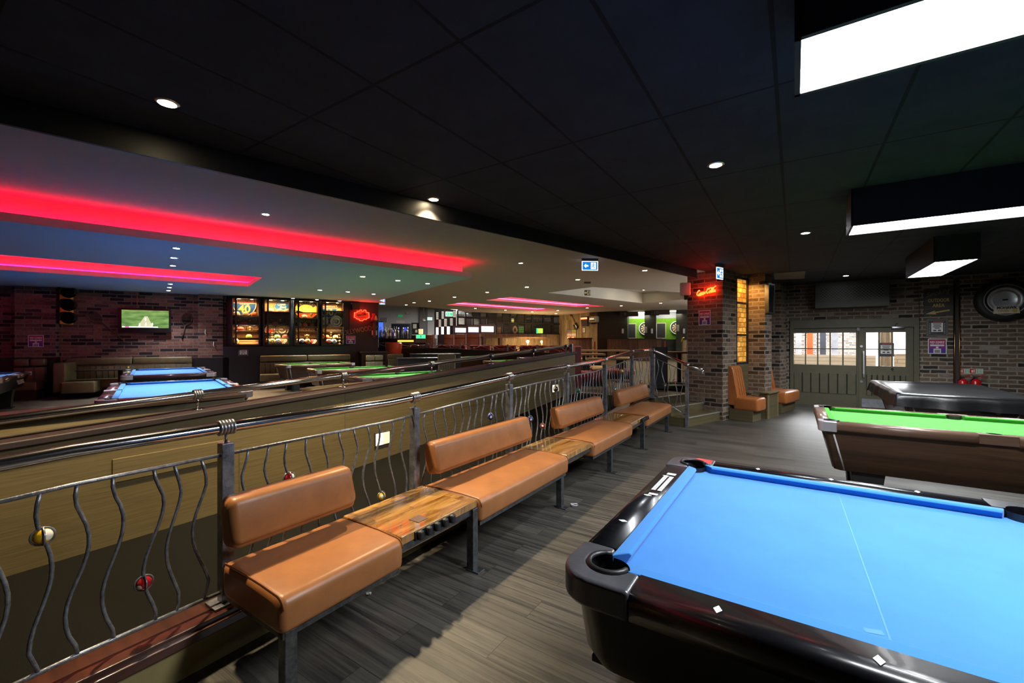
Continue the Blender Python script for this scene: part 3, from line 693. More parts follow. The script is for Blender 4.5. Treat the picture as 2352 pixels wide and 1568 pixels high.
# ------------------------------------------------------------------ benches along the railing
def extr(prof, y0, y1, rnd, n=4, cen=None):
    """pushes an x,z outline along y with rounded ends"""
    cx_ = sum(p[0] for p in prof) / len(prof); cz_ = sum(p[1] for p in prof) / len(prof)
    loops = []
    st_ = [(1 - sin(pi / 2 * k / n), 1 - cos(pi / 2 * k / n)) for k in range(n + 1)]   # (distance from end, shrink)
    def lp(y, sh):
        return [(cx_ + math.copysign(max(0, abs(x - cx_) - sh * rnd), x - cx_), y, cz_ + math.copysign(max(0, abs(z - cz_) - sh * rnd), z - cz_)) for x, z in prof]
    ks = [k / n for k in range(n + 1)]
    for k in ks: loops.append(lp(y0 + rnd * (1 - cos(pi / 2 * k)), 1 - sin(pi / 2 * k)))
    for k in range(1, 6): loops.append(lp(y0 + rnd + (y1 - y0 - 2 * rnd) * k / 6, 0))
    for k in ks[::-1]: loops.append(lp(y1 - rnd * (1 - cos(pi / 2 * k)), 1 - sin(pi / 2 * k)))
    return MB().loft(loops)
def arcs(cx_, cz_, r, a0, a1, n=5):
    return [(cx_ + r * cos(radians(a0 + (a1 - a0) * k / n)), cz_ + r * sin(radians(a0 + (a1 - a0) * k / n))) for k in range(n + 1)]
SEATP = arcs(-.235, .325, .025, 180, 270, 3)[::-1][::-1] + arcs(.235, .325, .025, 270, 360, 3) + arcs(.215, .408, .047, 0, 90, 6) + [(.08, .461), (-.08, .461)] + arcs(-.24, .435, .022, 90, 180, 3)
BACKP = [(-.125, .585)] + arcs(-.145, .625, .035, -60, 0, 3) + arcs(-.185, .765, .04, 10, 100, 5) + arcs(-.235, .775, .03, 90, 180, 4) + arcs(-.215, .60, .03, 180, 280, 4)
BACKP = [(x, z - .028) for x, z in BACKP]
BG = 'leather bench seats along the railing'
def leg_at(parent, x, y, h, name='leg'):
    l = obj(name, MB().box(x - .027, x + .027, y - .027, y + .027, .004, h), LEGM, parent, bevel=.004)
    obj('foot_plate', MB().box(x - .03, x + .075, y - .035, y + .035, 0, .008), LEGM, l, bevel=.002)
def bench(y0, y1, label, legs, back=True):
    ym = (y0 + y1) / 2
    t = thing('bench', label, 'bench', R.w(-1.99, ym), R.a, BG)
    s_ = obj('seat', extr(SEATP, y0 - ym, y1 - ym, .03), ORANGE, t)
    for ye in (y0 - ym + .012, y1 - ym - .012):
        obj('piping', MB().tube([(x, ye, z) for x, z in SEATP[8:]] , .003, 5), STITCH, s_)
    bk_ = obj('backrest', extr(BACKP, y0 - ym - .012, y1 - ym - .012, .035), ORANGE, t)
    for k in (.22, .78):
        yy = y0 - ym + (y1 - y0) * k
        obj('back_bracket', MB().box(-.35, -.2, yy - .02, yy + .02, .66, .70), LEGM, t, bevel=.003)
    obj('seat_frame', MB().box(-.24, .235, y0 - ym + .02, y0 - ym + .06, .275, .305).box(-.24, .235, y1 - ym - .06, y1 - ym - .02, .275, .305).box(.2, .24, y0 - ym + .02, y1 - ym - .02, .275, .305).box(-.27, -.23, y0 - ym + .02, y1 - ym - .02, .275, .305), LEGM, t)
    for yl in legs: leg_at(t, .215, yl - ym, .30)
    for yl in (y0 + .06, y1 - .06): obj('wall_bracket', MB().box(-.30, -.24, yl - ym - .015, yl - ym + .015, .24, .30), LEGM, t)
    return t
bench(.92, 1.575, 'nearest tan leather bench, a short seat beside the first railing post', [.975])
bench(2.235, 3.56, 'second tan leather bench, long seat between two glossy wooden tables', [3.47])
bench(4.15, 5.42, 'third tan leather bench along the railing, creased top of backrest', [4.726])
bench(6.07, 7.5, 'farthest tan leather bench, last before the platform steps', [7.357])
def side_table(y0, y1, label, legs, hooks):
    ym = (y0 + y1) / 2
    t = thing('side_table', label, 'side table', R.w(-1.99, ym), R.a, 'wooden tables between the bench seats')
    obj('table_top', MB().box(-.275, .235, y0 - ym + .004, y1 - ym - .004, .405, .455), GLOSSWOOD, t, bevel=.006)
    obj('frame', MB().box(.19, .225, y0 - ym, y1 - ym, .365, .405).box(-.26, -.22, y0 - ym, y1 - ym, .365, .405), LEGM, t)
    obj('lower_board', MB().box(-.22, .18, y0 - ym + .02, y1 - ym - .02, .33, .362), GLOSSWOOD, t)
    for yl in legs: leg_at(t, .215, yl - ym, .405)
    for yl in (y0 + .05, y1 - .05): obj('wall_bracket', MB().box(-.30, -.24, yl - ym - .015, yl - ym + .015, .34, .38), LEGM, t)
    if hooks:
        h = MB()
        y_ = hooks - ym
        h.box(.225, .246, y_ - .16, y_ + .16, .40, .448)
        for k in range(5): h.rbox(.236, .272, y_ - .15 + .066 * k, y_ - .115 + .066 * k, .402, .452, .009, 2)
        obj('cue_rest', h, PLASTIC, t)['label'] = 'black rubber cue rest on the front edge'
    return t
s1 = side_table(1.575, 2.235, 'glossy wooden side table between the first and second benches', [2.206], 1.83)
side_table(3.56, 4.15, 'glossy wooden side table between the second and third benches', [], None)
side_table(5.42, 6.07, 'glossy wooden side table between the third and fourth benches', [5.991], 5.98)
pq = obj('table_plaque', MB().box(.10, .18, -.15, -.07, .455, .459), mat('plaque', (.16, .10, .08), .3, .3), s1, bevel=.002)
pq['label'] = 'small square number plaque'

# ------------------------------------------------------------------ railing
RZ = [(-4.5, .97), (-1, 1.0), (.44, 1.0755), (2.0, 1.08), (2.24, 1.09), (3.5, 1.158), (4.05, 1.183), (5.64, 1.215), (6.1, 1.24), (7.35, 1.34), (8.06, 1.353)]
def rail_z(y):
    for (a, za), (b, zb) in zip(RZ, RZ[1:]):
        if y <= b: return za + (zb - za) * (y - a) / (b - a)
    return RZ[-1][1]
def rail_x(y): return RXR if y < 7.3 else RXR + .15 * (y - 7.3) / .76
OFF = Matrix.Translation((-RXR, -.98, 0))
rail = thing('railing', 'polished steel handrail on square posts with wavy iron bars holding pool balls', 'railing', R.w(RXR, .98), R.a)
def rmb(): m_ = MB(); m_.M = OFF; return m_
LP = Vector(R.loc(*L0)); CP = Vector((-2.2, 8.06)); DN = (LP - CP).normalized()
endp = LP + DN * .26
obj('handrail', rmb().tube([(rail_x(y), y, z) for y, z in RZ] + [(LP.x, LP.y, 1.10), (endp.x, endp.y, 1.015)], .0265, 14), RAILST, rail)
obj('rail_end', rmb().tube([(endp.x, endp.y, 1.03), (endp.x, endp.y, .955)], .0265, 12), CHROME, rail)
PY = [-1.54, -.28, .98, 2.24, 3.5, 4.77, 6.05, 7.3, 8.06]
def post(x, y, z0, zr, w=.028, coil=True, plate=True):
    p = obj('post', rmb().box(x - w, x + w, y - w, y + w, z0, zr - .075), POSTM, rail, bevel=.004)
    obj('post_pin', rmb().cyl((x, y, zr - .08), (x, y, zr), .007, 8), CHROME, p)
    if plate:
        pp = rmb().box(x - .055, x + .055, y - .07, y + .07, z0, z0 + .012)
        for sx in (-1, 1): pp.cyl((x + sx * .04, y + .05, z0 + .01), (x + sx * .04, y + .05, z0 + .022), .009, 8)
        obj('base_plate', pp, POSTM, p, bevel=.002)
    return p
def coil(x, y, zr, d, n):
    for k in range(n):
        o_ = (k - (n - 1) / 2) * .0145
        c = Vector((x, y, zr)) + d * o_
        yield c
for i, y in enumerate(PY):
    if y > 8:
        post(CP.x, CP.y, .46, 1.353, w=.036); continue
    p = post(rail_x(y), y, rz(y) + .028, rail_z(y))
    d = Vector((rail_x(y + .1) - rail_x(y - .1), .2, rail_z(y + .1) - rail_z(y - .1))).normalized()
    cm = rmb()
    for c in coil(rail_x(y), y, rail_z(y), d, 5):
        n1 = d.cross(Vector((0, 0, 1))).normalized(); n2 = n1.cross(d)
        cm.tube([c + (n1 * cos(2 * pi * k / 16) + n2 * sin(2 * pi * k / 16)) * .031 for k in range(16)], .0078, 6, closed=True)
    obj('coil_collar', cm, STEEL, p)
cpm = rmb().cyl((CP.x, CP.y - .02, 1.352), (CP.x + DN.x * .02, CP.y + .015, 1.354), .034, 12); obj('elbow_collar', cpm, STEEL, rail)
pl_ = post(LP.x, LP.y, 0, 1.10, plate=False)
obj('collar', rmb().cyl((LP.x - DN.x * .04, LP.y - DN.y * .04, 1.113), (LP.x + DN.x * .04, LP.y + DN.y * .04, 1.087), .033, 12), STEEL, pl_)
BALLS = [(98, 1231, 'yellow', 1), (350, 1331, 'red', 0), (664, 1097, 'red', 1), (876, 1139, 'yellow', 0), (1130, 955, 'blue', 0), (1215, 962, 'blue', 0), (1246, 978, 'red', 0), (1276, 893, 'black', 1), (1327, 896, 'green', 1), (1373, 915, 'blue', 1), (1411, 893, 'green', 0), (1426, 852, 'yellow', 0), (1464, 877, 'orange', 1)]
BC = dict(yellow=(.62, .36, .01), red=(.32, .012, .015), blue=(.012, .022, .17), black=(.008, .008, .01), green=(.01, .13, .07), orange=(.55, .13, .03), maroon=(.09, .01, .02))
spots = []
for u, v, col, st_ in BALLS:
    r_ = (u - CX) / FPX; F2 = Frame(*R.w(RXR, 0)[:2], -TH + 90)     # railing plane
    y, z = F2.px(u, v, 0)
    spots.append([y, z, col, st_])
def wave(z0, z1, A, ph, cyc, n=14):
    f = lambda t: A * sin(2 * pi * cyc * t + ph) * min(1, 5 * t, 6 * (1 - t) + .25)
    return f
def baluster(P, z0, z1, A, ph, cyc, ball=None):
    """P(s) maps a sideways shift to a point on the railing line"""
    f = wave(z0, z1, A, ph, cyc)
    n = 16; path = []
    for k in range(n + 1):
        t_ = k / n; path.append((*P(f(t_)), z1 + (z0 - z1) * t_))
    b = obj('baluster', rmb().tube(path, .0072, 6), WROUGHT, rail)
    if ball:
        z, col, s_ = ball; t_ = (z1 - z) / (z1 - z0)
        x, y = P(f(t_)); c = OFF @ Vector((x, y, z))
        bl = obj('ball', MB().ball((0, 0, 0), .0285, seg=20), ballmat('ball_%s_%s' % (col, 'stripe' if s_ else 'solid'), BC[col], s_), b, loc=c)
        bl.rotation_euler = (random.uniform(-.4, .4), random.uniform(-.5, .5), random.uniform(.5, 1.2))
        bl['label'] = ('white ball with a %s band' if s_ else '%s pool ball') % col
        cg = MB().ring((0, 0, 0), .0325, .0035, 'y', 18, 5); cg.ring((0, 0, 0), .0325, .0035, 'x', 18, 5)
        obj('ball_cage', cg, WROUGHT, b, loc=c)
    return b
for a, b in zip(PY[1:], PY[2:]):
    n = 11 if b < 7.5 else 5
    ys = [a + (b - a) * (k + 1) / (n + 1) for k in range(n)]
    seq = random.uniform(0, 6)
    mine = [s for s in spots if a < s[0] < b]
    use = {}
    for s in mine:
        j = min((k for k in range(n) if k not in use), key=lambda k: abs(ys[k] - s[0])); use[j] = s
    tb = [(rail_x(y), y, rail_z(y) - .133) for y in [a + .028, *[p for p, _ in RZ if a < p < b], b - .028]]
    bb = [(rail_x(y), y, rz(y) + .085) for y in [a + .028, *[p for p, _ in RP if a < p < b], b - .028]]
    obj('top_bar', rmb().tube(tb, .0085, 8), WROUGHT, rail); obj('bottom_bar', rmb().tube(bb, .0085, 8), WROUGHT, rail)
    for k, y in enumerate(ys):
        z1, z0 = rail_z(y) - .133, rz(y) + .085
        A = .033 + random.uniform(-.004, .004); ph = seq + .55 * k; cy = 1.15 + random.uniform(-.05, .05)
        yy = y; ball = None
        if k in use:
            s = use[k]; f = wave(z0, z1, A, ph, cy); yy = max(y - .03, min(y + .03, s[0] - f((z1 - s[1]) / (z1 - z0)))); ball = (s[1], s[2], s[3])
        baluster(lambda q_, yy=yy: (rail_x(yy + q_), yy + q_), z0, z1, A, ph, cy, ball)
ln = (LP - CP).length
def dz(k): return 1.353 + (1.10 - 1.353) * k - .133
def lz(k): return .53 + (.20 - .53) * k
obj('top_bar', rmb().tube([(*(CP + DN * ln * k), dz(k)) for k in (.05, .95)], .0085, 8), WROUGHT, rail)
obj('bottom_bar', rmb().tube([(*(CP + DN * ln * k), lz(k)) for k in (.05, .95)], .0085, 8), WROUGHT, rail)
sb = {1: (.72, 'black', 0), 3: (.80, 'orange', 1)}
for j in range(5):
    k = (j + .75) / 5.5
    baluster(lambda q_, k=k: tuple(CP + DN * (ln * k + q_)), lz(k), dz(k), .03 * (-1) ** j, .2, 1.1, sb.get(j))
# handrail on the half wall
hr = thing('handrail', 'polished tube handrail fixed along the top of the olive half wall', 'handrail', R.w(-3.77, .13), R.a)
O2 = Matrix.Translation((3.77, -.13, 0))
def hmb(): m_ = MB(); m_.M = O2; return m_
hz = lambda y: 1.035 + .0495 * y - .0 * wt(y)
obj('rail_tube', hmb().tube([(-3.77, -4.4, hz(-4.4)), (-3.77, 7.86, hz(7.86))], .026, 14), RAILST, hr)
for k in range(-3, 7):
    y = .13 + 1.25 * k
    sp = hmb().cyl((-3.77, y, wt(y) + .045), (-3.77, y, hz(y)), .008, 8); sp.cyl((-3.77, y, wt(y) + .045), (-3.77, y, wt(y) + .053), .042, 14)
    br = obj('bracket', sp, CHROME, hr)
    cm = hmb()
    d = Vector((0, 1, .0495)).normalized(); n1 = Vector((1, 0, 0)); n2 = n1.cross(d)
    for kk in range(4):
        c = Vector((-3.77, y, hz(y))) + d * (kk - 1.5) * .0145
        cm.tube([c + (n1 * cos(2 * pi * j / 16) + n2 * sin(2 * pi * j / 16)) * .031 for j in range(16)], .0078, 6, closed=True)
    obj('coil_collar', cm, STEEL, br)
obj('end_post', hmb().box(-3.80, -3.74, 7.84, 7.90, wt(7.9) + .04, hz(7.9) + .035), POSTM, hr, bevel=.004)
# panels and lamps on the half wall
def hw(u, v, x=RXW): 
    F2 = Frame(*R.w(x, 0)[:2], -TH + 90); return F2.px(u, v, 0)
ya, za = hw(257, 1062); yb, zb_ = hw(512, 1050)
z_lo = hw(300, 1100)[1]; z_hi = hw(400, 1030)[1]
ap = MB().loft([[(RXW - .002, y, z_lo), (RXW + .014, y, z_lo), (RXW + .014, y, z_hi), (RXW - .002, y, z_hi)] for y in (ya, yb)], smooth=False)
o = tag(obj('access_cover', ap, OLIVEB, rotz=R.a, bevel=.003), 'flush olive access panel on the half wall left of the first post', 'panel')
for u0, u1, v0, v1, lab, es, warm in ((862, 893, 992, 1021, 'square warm guide light set in the half wall behind the nearest side table', 2.0, (1, .82, .42)), (1268, 1282, 884, 898, 'small white guide light set low in the half wall far up the ramp', 2.6, (.9, .95, 1))):
    y0, z0 = hw(u0, (v0 + v1) / 2 + 8); y1, z1 = hw(u1, (v0 + v1) / 2)
    zc = hw((u0 + u1) / 2, (v0 + v1) / 2)[1]
    t = thing('guide_light', lab, 'wall light', R.w(RXW, (y0 + y1) / 2, zc), R.a)
    w_, h_ = (y1 - y0) / 2, .062
    obj('bezel', MB().box(-.01, .012, -w_ - .014, w_ + .014, -h_ - .014, h_ + .014), STEEL, t, bevel=.003)
    obj('diffuser', MB().box(.012, .015, -w_, 0, -h_, h_), mat('guide_glow_%d' % es, (1, 1, .9), .5, emit=warm, es=es), t); obj('dim_diffuser', MB().box(.012, .015, 0, w_, -h_, h_), mat('guide_dim_%d' % es, (1, 1, .9), .5, emit=warm, es=es * .1), t)
# banquette backs standing against the hall side of the half wall
def hall_bench(y0, y1, lab, ztop, cush):
    t = thing('banquette', lab, 'banquette', R.w(-4.1, (y0 + y1) / 2), R.a)
    h = (y1 - y0) / 2
    m_ = MB().rbox(-.1, .1, -h, h, .42, ztop, .05 if cush else .012, 4)
    obj('backrest', m_, OLIVEL if cush else OLIVEB, t)
    obj('seat', MB().rbox(-.62, -.1, -h, h, .26, .45, .04, 3), OLIVEL, t)
    obj('plinth', MB().box(-.55, .08, -h + .02, h - .02, 0, .43), BLACK, t)
    if not cush: obj('ledge', MB().box(-.16, .13, -h, h, ztop, ztop + .03), CAPW, t, bevel=.006)
hall_bench(-1.6, 1.82, 'olive boarded bench back with a dark ledge behind the half wall, at left', 1.02, False)
hall_bench(2.43, 4.6, 'olive leather bench back with rounded end behind the half wall handrail', 1.04, True)
# ------------------------------------------------------------------ games-room lights and ceiling fittings
def light_box(x0, x1, y0, y1, lab, power):
    t = thing('light_box', lab, 'ceiling light', R.w((x0 + x1) / 2, (y0 + y1) / 2, 2.55), R.a, 'box lights over the pool tables')
    hx, hy = (x1 - x0) / 2, (y1 - y0) / 2
    sh = MB()
    for a, b, c, d in ((-hx, hx, -hy, -hy + .02), (-hx, hx, hy - .02, hy), (-hx, -hx + .02, -hy, hy), (hx - .02, hx, -hy, hy)): sh.box(a, b, c, d, -.005, CLG - 2.55)
    obj('shade', sh, mat('shade_black', (.016, .015, .016), .5), t)
    obj('diffuser', MB().quad((-hx + .012, -hy + .012, -.0), (hx - .012, -hy + .012, -.0), (hx - .012, hy - .012, -.0), (-hx + .012, hy - .012, -.0)), LBOX, t)
light_box(.0, 1.62, 1.767, 2.19, 'biggest bright box light, over the foreground blue table', 1)
light_box(.425, 2.04, 4.90, 5.34, 'middle box light with a tall black side, over the green table', 1)
light_box(1.52, 1.95, 7.72, 9.40, 'farthest box light, end-on above the covered table', 1)
def downlight(u, v, z, warm, lab, grp, e=30, r=.045, spot=True, ang=100):
    x, y = at(u, v, z)
    t = thing('downlight', lab, 'downlight', (x, y, z), 0, grp)
    obj('rim', MB().lathe([(r * 1.0, -.004), (r * 1.35, -.004), (r * 1.4, .0)], seg=20, caps=False), CHROME, t)
    obj('lamp', MB().disc((0, 0, -.003), r, 'z', 20), DL_W if warm else DL_C, t)
    if spot:
        L_ = bpy.data.lights.new('downlight_beam', 'SPOT'); L_.energy = e; L_.color = (1, .78, .48) if warm else (.9, .95, 1); L_.spot_size = radians(ang); L_.spot_blend = .7; L_.shadow_soft_size = .05
        lo = bpy.data.objects.new('downlight_beam', L_); COL.objects.link(lo); lo.parent = t; lo.location = (0, 0, -.03)
DG = 'downlights in the black tiled ceiling'
downlight(384, 237, CLG, 1, 'warm downlight in the black ceiling, nearest the camera at upper left', DG, 260)
downlight(996, 458, CLG, 1, 'warm downlight in the black ceiling close to the bulkhead edge', DG, 260)
downlight(1644, 379, CLG, 0, 'cool downlight alone in the middle of the black tiled ceiling', DG, 90)
downlight(1850, 535, CLG, 0, 'cool downlight in the black ceiling left of the middle box light', DG, 90)
downlight(1943, 633, CLG, 0, 'faint cool downlight just above the ventilation cabinet', DG, 60)
RG = 'downlights in the lowered blue ceiling'
for k, (u, v) in enumerate(((405, 570), (399, 592), (397, 610), (391, 652), (389, 660), (387, 667))):
    downlight(u, v, RAFTZ if k != 9 else HALLZ, 0, 'downlight %s in the row climbing the blue ceiling above the television' % ('nearest', 'second', 'third', 'fourth', 'fifth', 'farthest')[k], RG, 120 if k < 4 else 90)
for u, v, w, lab in ((833, 635, 1, 'warm downlight nearest on the greenish end of the lowered ceiling'), (914, 644, 0, 'bright cool downlight mid row on the greenish ceiling end'), (982, 651, 0, 'bright cool downlight at the right end of the greenish ceiling'), (735, 666, 0, 'cool downlight left of three close to the display cabinets'),
                     (799, 670, 0, 'cool downlight middle of three close to the display cabinets'), (858, 675, 0, 'cool downlight above the red neon wall'), (673, 685, 0, 'small downlight close above the second display cabinet'), (728, 688, 0, 'small downlight close above the third display cabinet'), (780, 691, 0, 'small downlight close above the fourth display cabinet')):
    downlight(u, v, RAFTZ, w, lab, RG, 110, .05)
HG = 'downlights in the main white ceiling'
downlight(610, 492, HALLZ, 0, 'cool downlight between the red cove and the black bulkhead', HG, 130)
downlight(1196, 604, HALLZ, 0, 'cool downlight to the right of the red cove corner', HG, 130)
for u, v, lab in ((1327, 642, 'warm downlight left of the hanging blue exit sign, lower'), (1481, 621, 'warm downlight right of the hanging blue exit sign'), (1210, 659, 'warm downlight before the nearer pink trough'), (1119, 671, 'warm downlight left of the nearer pink trough'), (1044, 682, 'warm downlight above the farther pink trough'),
                  (986, 691, 'warm downlight third from the bar end of the ceiling'), (951, 695, 'warm bright downlight over the bar counter'), (933, 700, 'warm downlight beside the bar downlight'), (1092, 708, 'warm downlight over the slatted screens, left'), (1161, 712, 'warm downlight over the slatted screens, middle'), (1222, 716, 'warm downlight over the slatted screens, right'),
                  (1281, 713, 'warm downlight before the guitar wall, upper'), (1277, 720, 'warm downlight before the guitar wall, lower'), (1349, 707, 'warm downlight right of the pink trough tip'), (1427, 702, 'warm downlight below the pale ceiling recess, left'), (1518, 696, 'warm downlight below the pale ceiling recess, right')):
    downlight(u, v, HALLZ, 1, lab, HG, 95, .06)
for u, v, lab in ((1432, 659, 'warm downlight inside the pale ceiling recess, left one'), (1479, 666, 'warm downlight inside the pale ceiling recess, right one')):
    downlight(u, v, HALLZ + .5, 1, lab, HG, 120, .055)
# pale tile in the black ceiling
pp = [R.loc(*at(u, v, CLG - .012)) for u, v in ((1777, 628), (1850, 623), (1848, 640), (1779, 642))]
tag(obj('ceiling_tile', MB().loft([[(*p, CLG - .012) for p in pp], [(*p, CLG) for p in pp]], smooth=False), mat('pale_tile', (.42, .36, .27), .8), rotz=R.a), 'single pale cream ceiling tile in the black ceiling near the doors', 'ceiling tile')

# ------------------------------------------------------------------ exit signs
SIGNB = mat('exit_blue', (.01, .22, .6), .4, emit=(.01, .22, .75), es=.55)
SIGNW = mat('exit_white', (.8, .8, .85), .4, emit=(.9, .95, 1), es=.75)
SIGNG = mat('exit_green', (.01, .4, .12), .4, emit=(.02, .5, .15), es=1)
def exit_sign(name, label, pos, rotz, w, h, zt, drop, face, run=True, arrow=True, glow=True):
    """pos: centre of the hanging bracket at ceiling level zt; plate below it, facing -y"""
    t = thing(name, label, 'exit sign', (*pos, zt), rotz)
    obj('housing', MB().box(-w * .5, w * .5, -.03, .03, -.055, -.0), mat('sign_grey', (.13, .13, .14), .4), t, bevel=.004)
    obj('plate', MB().box(-w / 2, w / 2, -.006, .006, -.055 - drop - h, -.055 - drop), SIGNW if glow else WHITE, t)
    zc = -.055 - drop - h / 2
    obj('panel', MB().box(-w * .45, w * .45, -.0085, -.006, zc - h * .42, zc + h * .42), face, t)
    sg = MB()
    k = h * .3
    if arrow:
        ax = -w * .24
        sg.prism_y([(ax - k * .8, zc), (ax, zc + k * .8), (ax, zc + k * .3), (ax + k * .8, zc + k * .3), (ax + k * .8, zc - k * .3), (ax, zc - k * .3), (ax, zc - k * .8)], -.0105, -.0085)
    obj('arrow', sg, SIGNW if glow else WHITE, t) if arrow else None
    rx = w * .2 if arrow else 0
    dr = MB().box(rx - k * .9, rx + k * .95, -.0095, -.0085, zc - k * 1.15, zc + k * 1.15)
    obj('doorway', dr, SIGNW if glow else WHITE, t)
    rn = MB().disc((rx + k * .1, -.011, zc + k * .8), k * .2, 'y', 10)
    for a, b in (((.05, .5), (-.1, -.15)), ((-.1, -.15), (.35, -.45)), ((.35, -.45), (.3, -1)), ((-.1, -.15), (-.45, -.5)), ((-.45, -.5), (-.75, -.45)), ((.05, .45), (.55, .2)), ((.05, .45), (-.4, .3)), ((-.4, .3), (-.6, 0))):
        rn.tube([(rx + a[0] * k, -.0105, zc + a[1] * k), (rx + b[0] * k, -.0105, zc + b[1] * k)], k * .11, 5)
    obj('running_figure', rn, face, t)
    return t
x, y = at(1355, 594, HALLZ); exit_sign('exit_sign', 'lit blue exit sign with left arrow hanging from the main white ceiling', (x, y), radians(4), .37, .21, HALLZ, 0, SIGNB)
x, y = at(1653, 607, CLG); exit_sign('exit_sign', 'lit blue exit sign with left arrow above the glowing red script on the pillar', (x, y), radians(35), .21, .21, CLG, .0, SIGNB)
x, y = at(878, 682, HALLZ); exit_sign('exit_sign', 'small lit blue exit sign at the end of the red neon wall', (x, y), radians(25), .22, .25, HALLZ, .0, SIGNB, arrow=False)
x, y = dep(1349, 13.2); exit_sign('exit_sign', 'dark unlit exit sign in front of the pale ceiling recess', (x, y), radians(0), .2, .19, HALLZ, .19, mat('exit_dark', (.03, .05, .04), .4), glow=False)
# ------------------------------------------------------------------ door wall fittings
def doorleaf(name, u0, u1, v0, pane, ncol, label_kick):
    x0, x1 = dw(u0, 800)[0], dw(u1, 800)[0]
    zt = dw((u0 + u1) / 2, v0)[1]
    wx0, wx1 = dw(pane[0], 800)[0], dw(pane[1], 800)[0]
    um = (pane[0] + pane[1]) / 2
    wz1, wz0 = dw(um, pane[2])[1], dw(um, pane[3])[1]
    y0, y1 = DY + .03, DY + .075
    m_ = MB()
    for a, b, c, d in ((x0, wx0, -.01, zt), (wx1, x1, -.01, zt), (wx0, wx1, -.01, wz0), (wx0, wx1, wz1, zt)): m_.box(a, b, y0, y1, c, d)
    d_ = struct(name, m_, PAINT_OLIVE, R)
    n = 7
    obj('groove_shade_sheet', MB().box(wx0, wx1, y0 - .003, y0, .3, wz0 - .2), mat('groove_shade', (.012, .011, .008), .8), d_)  # dark sheet painting shade into the grooves between planks
    for k in range(n):
        a = wx0 + (wx1 - wx0) * k / n
        obj('plank', MB().box(a + .012, a + (wx1 - wx0) / n - .012, y0 - .014, y0, .3, wz0 - .2), PAINT_OLIVE, d_, bevel=.003)
    gb = MB()
    for k in range(1, ncol): xx = wx0 + (wx1 - wx0) * k / ncol; gb.box(xx - .012, xx + .012, y0, y1, wz0, wz1)
    zm = (wz0 + wz1) / 2; gb.box(wx0, wx1, y0, y1, zm - .012, zm + .012)
    obj('glazing_bar', gb, PAINT_OLIVE, d_)
    obj('pane', MB().quad((wx0, y0 + .03, wz0), (wx1, y0 + .03, wz0), (wx1, y0 + .03, wz1), (wx0, y0 + .03, wz1)), mat('window_glass', (1, 1, 1), .02, trans=1, spec=.3), d_)
    return d_, x0, x1, zt, (wx0, wx1, wz0, wz1)
dl, lx0, lx1, lzt, _ = doorleaf('door_1', 1822, 1968, 752, (1823, 1967, 764, 837.5), 5, 0)
dr_, rx0, rx1, rzt, rpane = doorleaf('door_2', 1973, 2100, 750, (1990, 2081.6, 763, 841), 3, 1)
obj('kick_plate', MB().box(rx0 + .05, rx1 - .05, DY + .02, DY + .03, .03, .22), STEEL, dr_)
hx_ = dw(1983, 870)[0]
obj('pull_handle', MB().tube([(hx_, DY - .05, 1.30), (hx_, DY - .065, 1.2), (hx_, DY - .065, .8), (hx_, DY - .05, .70)], .016, 10).cyl((hx_, DY - .06, 1.2), (hx_, DY + .03, 1.2), .01).cyl((hx_, DY - .06, .8), (hx_, DY + .03, .8), .01), mat('satin_handle', (.62, .62, .62), .35, .2), dr_)
lk = MB()
for v in (795, 876): x, z = dw(1979, v); lk.cyl((x, DY + .015, z), (x, DY + .03, z), .026, 14)
obj('lock', lk, STEEL, dr_)
x, z = dw(2050, 752); 
obj('door_closer', MB().rbox(x - .02, x + .2, DY - .03, DY + .03, z - .03, z + .03, .008, 2).tube([(x + .05, DY - .03, z + .02), (x + .03, DY - .12, z + .06), (x + .1, DY - .0, z + .1)], .008, 6), STEEL, dr_)
x, z = dw(2050, 847); obj('knob', MB().cyl((x, DY + .0, z), (x, DY + .03, z), .022, 14), BLACK, dr_)
obj('hinge', MB().box(rx1 - .01, rx1 + .012, DY + .01, DY + .03, .9, 1.05).box(rx1 - .01, rx1 + .012, DY + .01, DY + .03, 1.5, 1.65), STEEL, dr_)
m_ = MB()
m_.box(dx0, lx0 + .012, DY - .03, DY + .1, 0, ztop); m_.box(rx1 - .012, dx1, DY - .03, DY + .1, 0, ztop); m_.box(lx0 - .004, rx1 + .004, DY - .03, DY + .1, min(lzt, rzt) - .012, ztop); m_.box(lx1 + .003, rx0 - .003, DY + .02, DY + .09, 0, lzt)
struct('trim_door_frame', m_, PAINT_OLIVE, R, bevel=.006)
x, z = dw(1971, 754); tag(obj('door_contact', MB().box(x - .03, x + .03, DY - .005, DY + .03, z - .06, z + .06), CHROME, rotz=R.a, bevel=.004), 'shiny contact sensor at the top where the two doors meet', 'sensor')
# poster in the right pane
def poster(name, label, frame, u, v0, v1, w, y, m_back, build, cat='poster', rim=None):
    zc0, zc1 = frame.px(u, v1, y)[1], frame.px(u, v0, y)[1]; x = frame.px(u, (v0 + v1) / 2, y)[0]
    h = zc1 - zc0
    t = thing(name, label, cat, frame.w(x, y, (zc0 + zc1) / 2), frame.a)
    if rim: 
        obj('frame', MB().box(-w / 2 - rim[0], w / 2 + rim[0], -.012, .004, -h / 2 - rim[0], h / 2 + rim[0]), rim[1], t, bevel=.003)
    obj('sheet', MB().box(-w / 2, w / 2, -.014 if rim else -.004, -.012 if rim else 0, -h / 2, h / 2), m_back, t)
    build(t, w, h, -.0155 if rim else -.0055)
    return t
PURPLE = gradmat('purple_print', (.05, .03, .30), (.42, .02, .10), .35)
PWHITE = mat('print_white', (.75, .74, .72), .5)
PDARK = mat('print_dark', (.04, .03, .06), .5)
PRED = mat('print_red', (.5, .03, .05), .5)
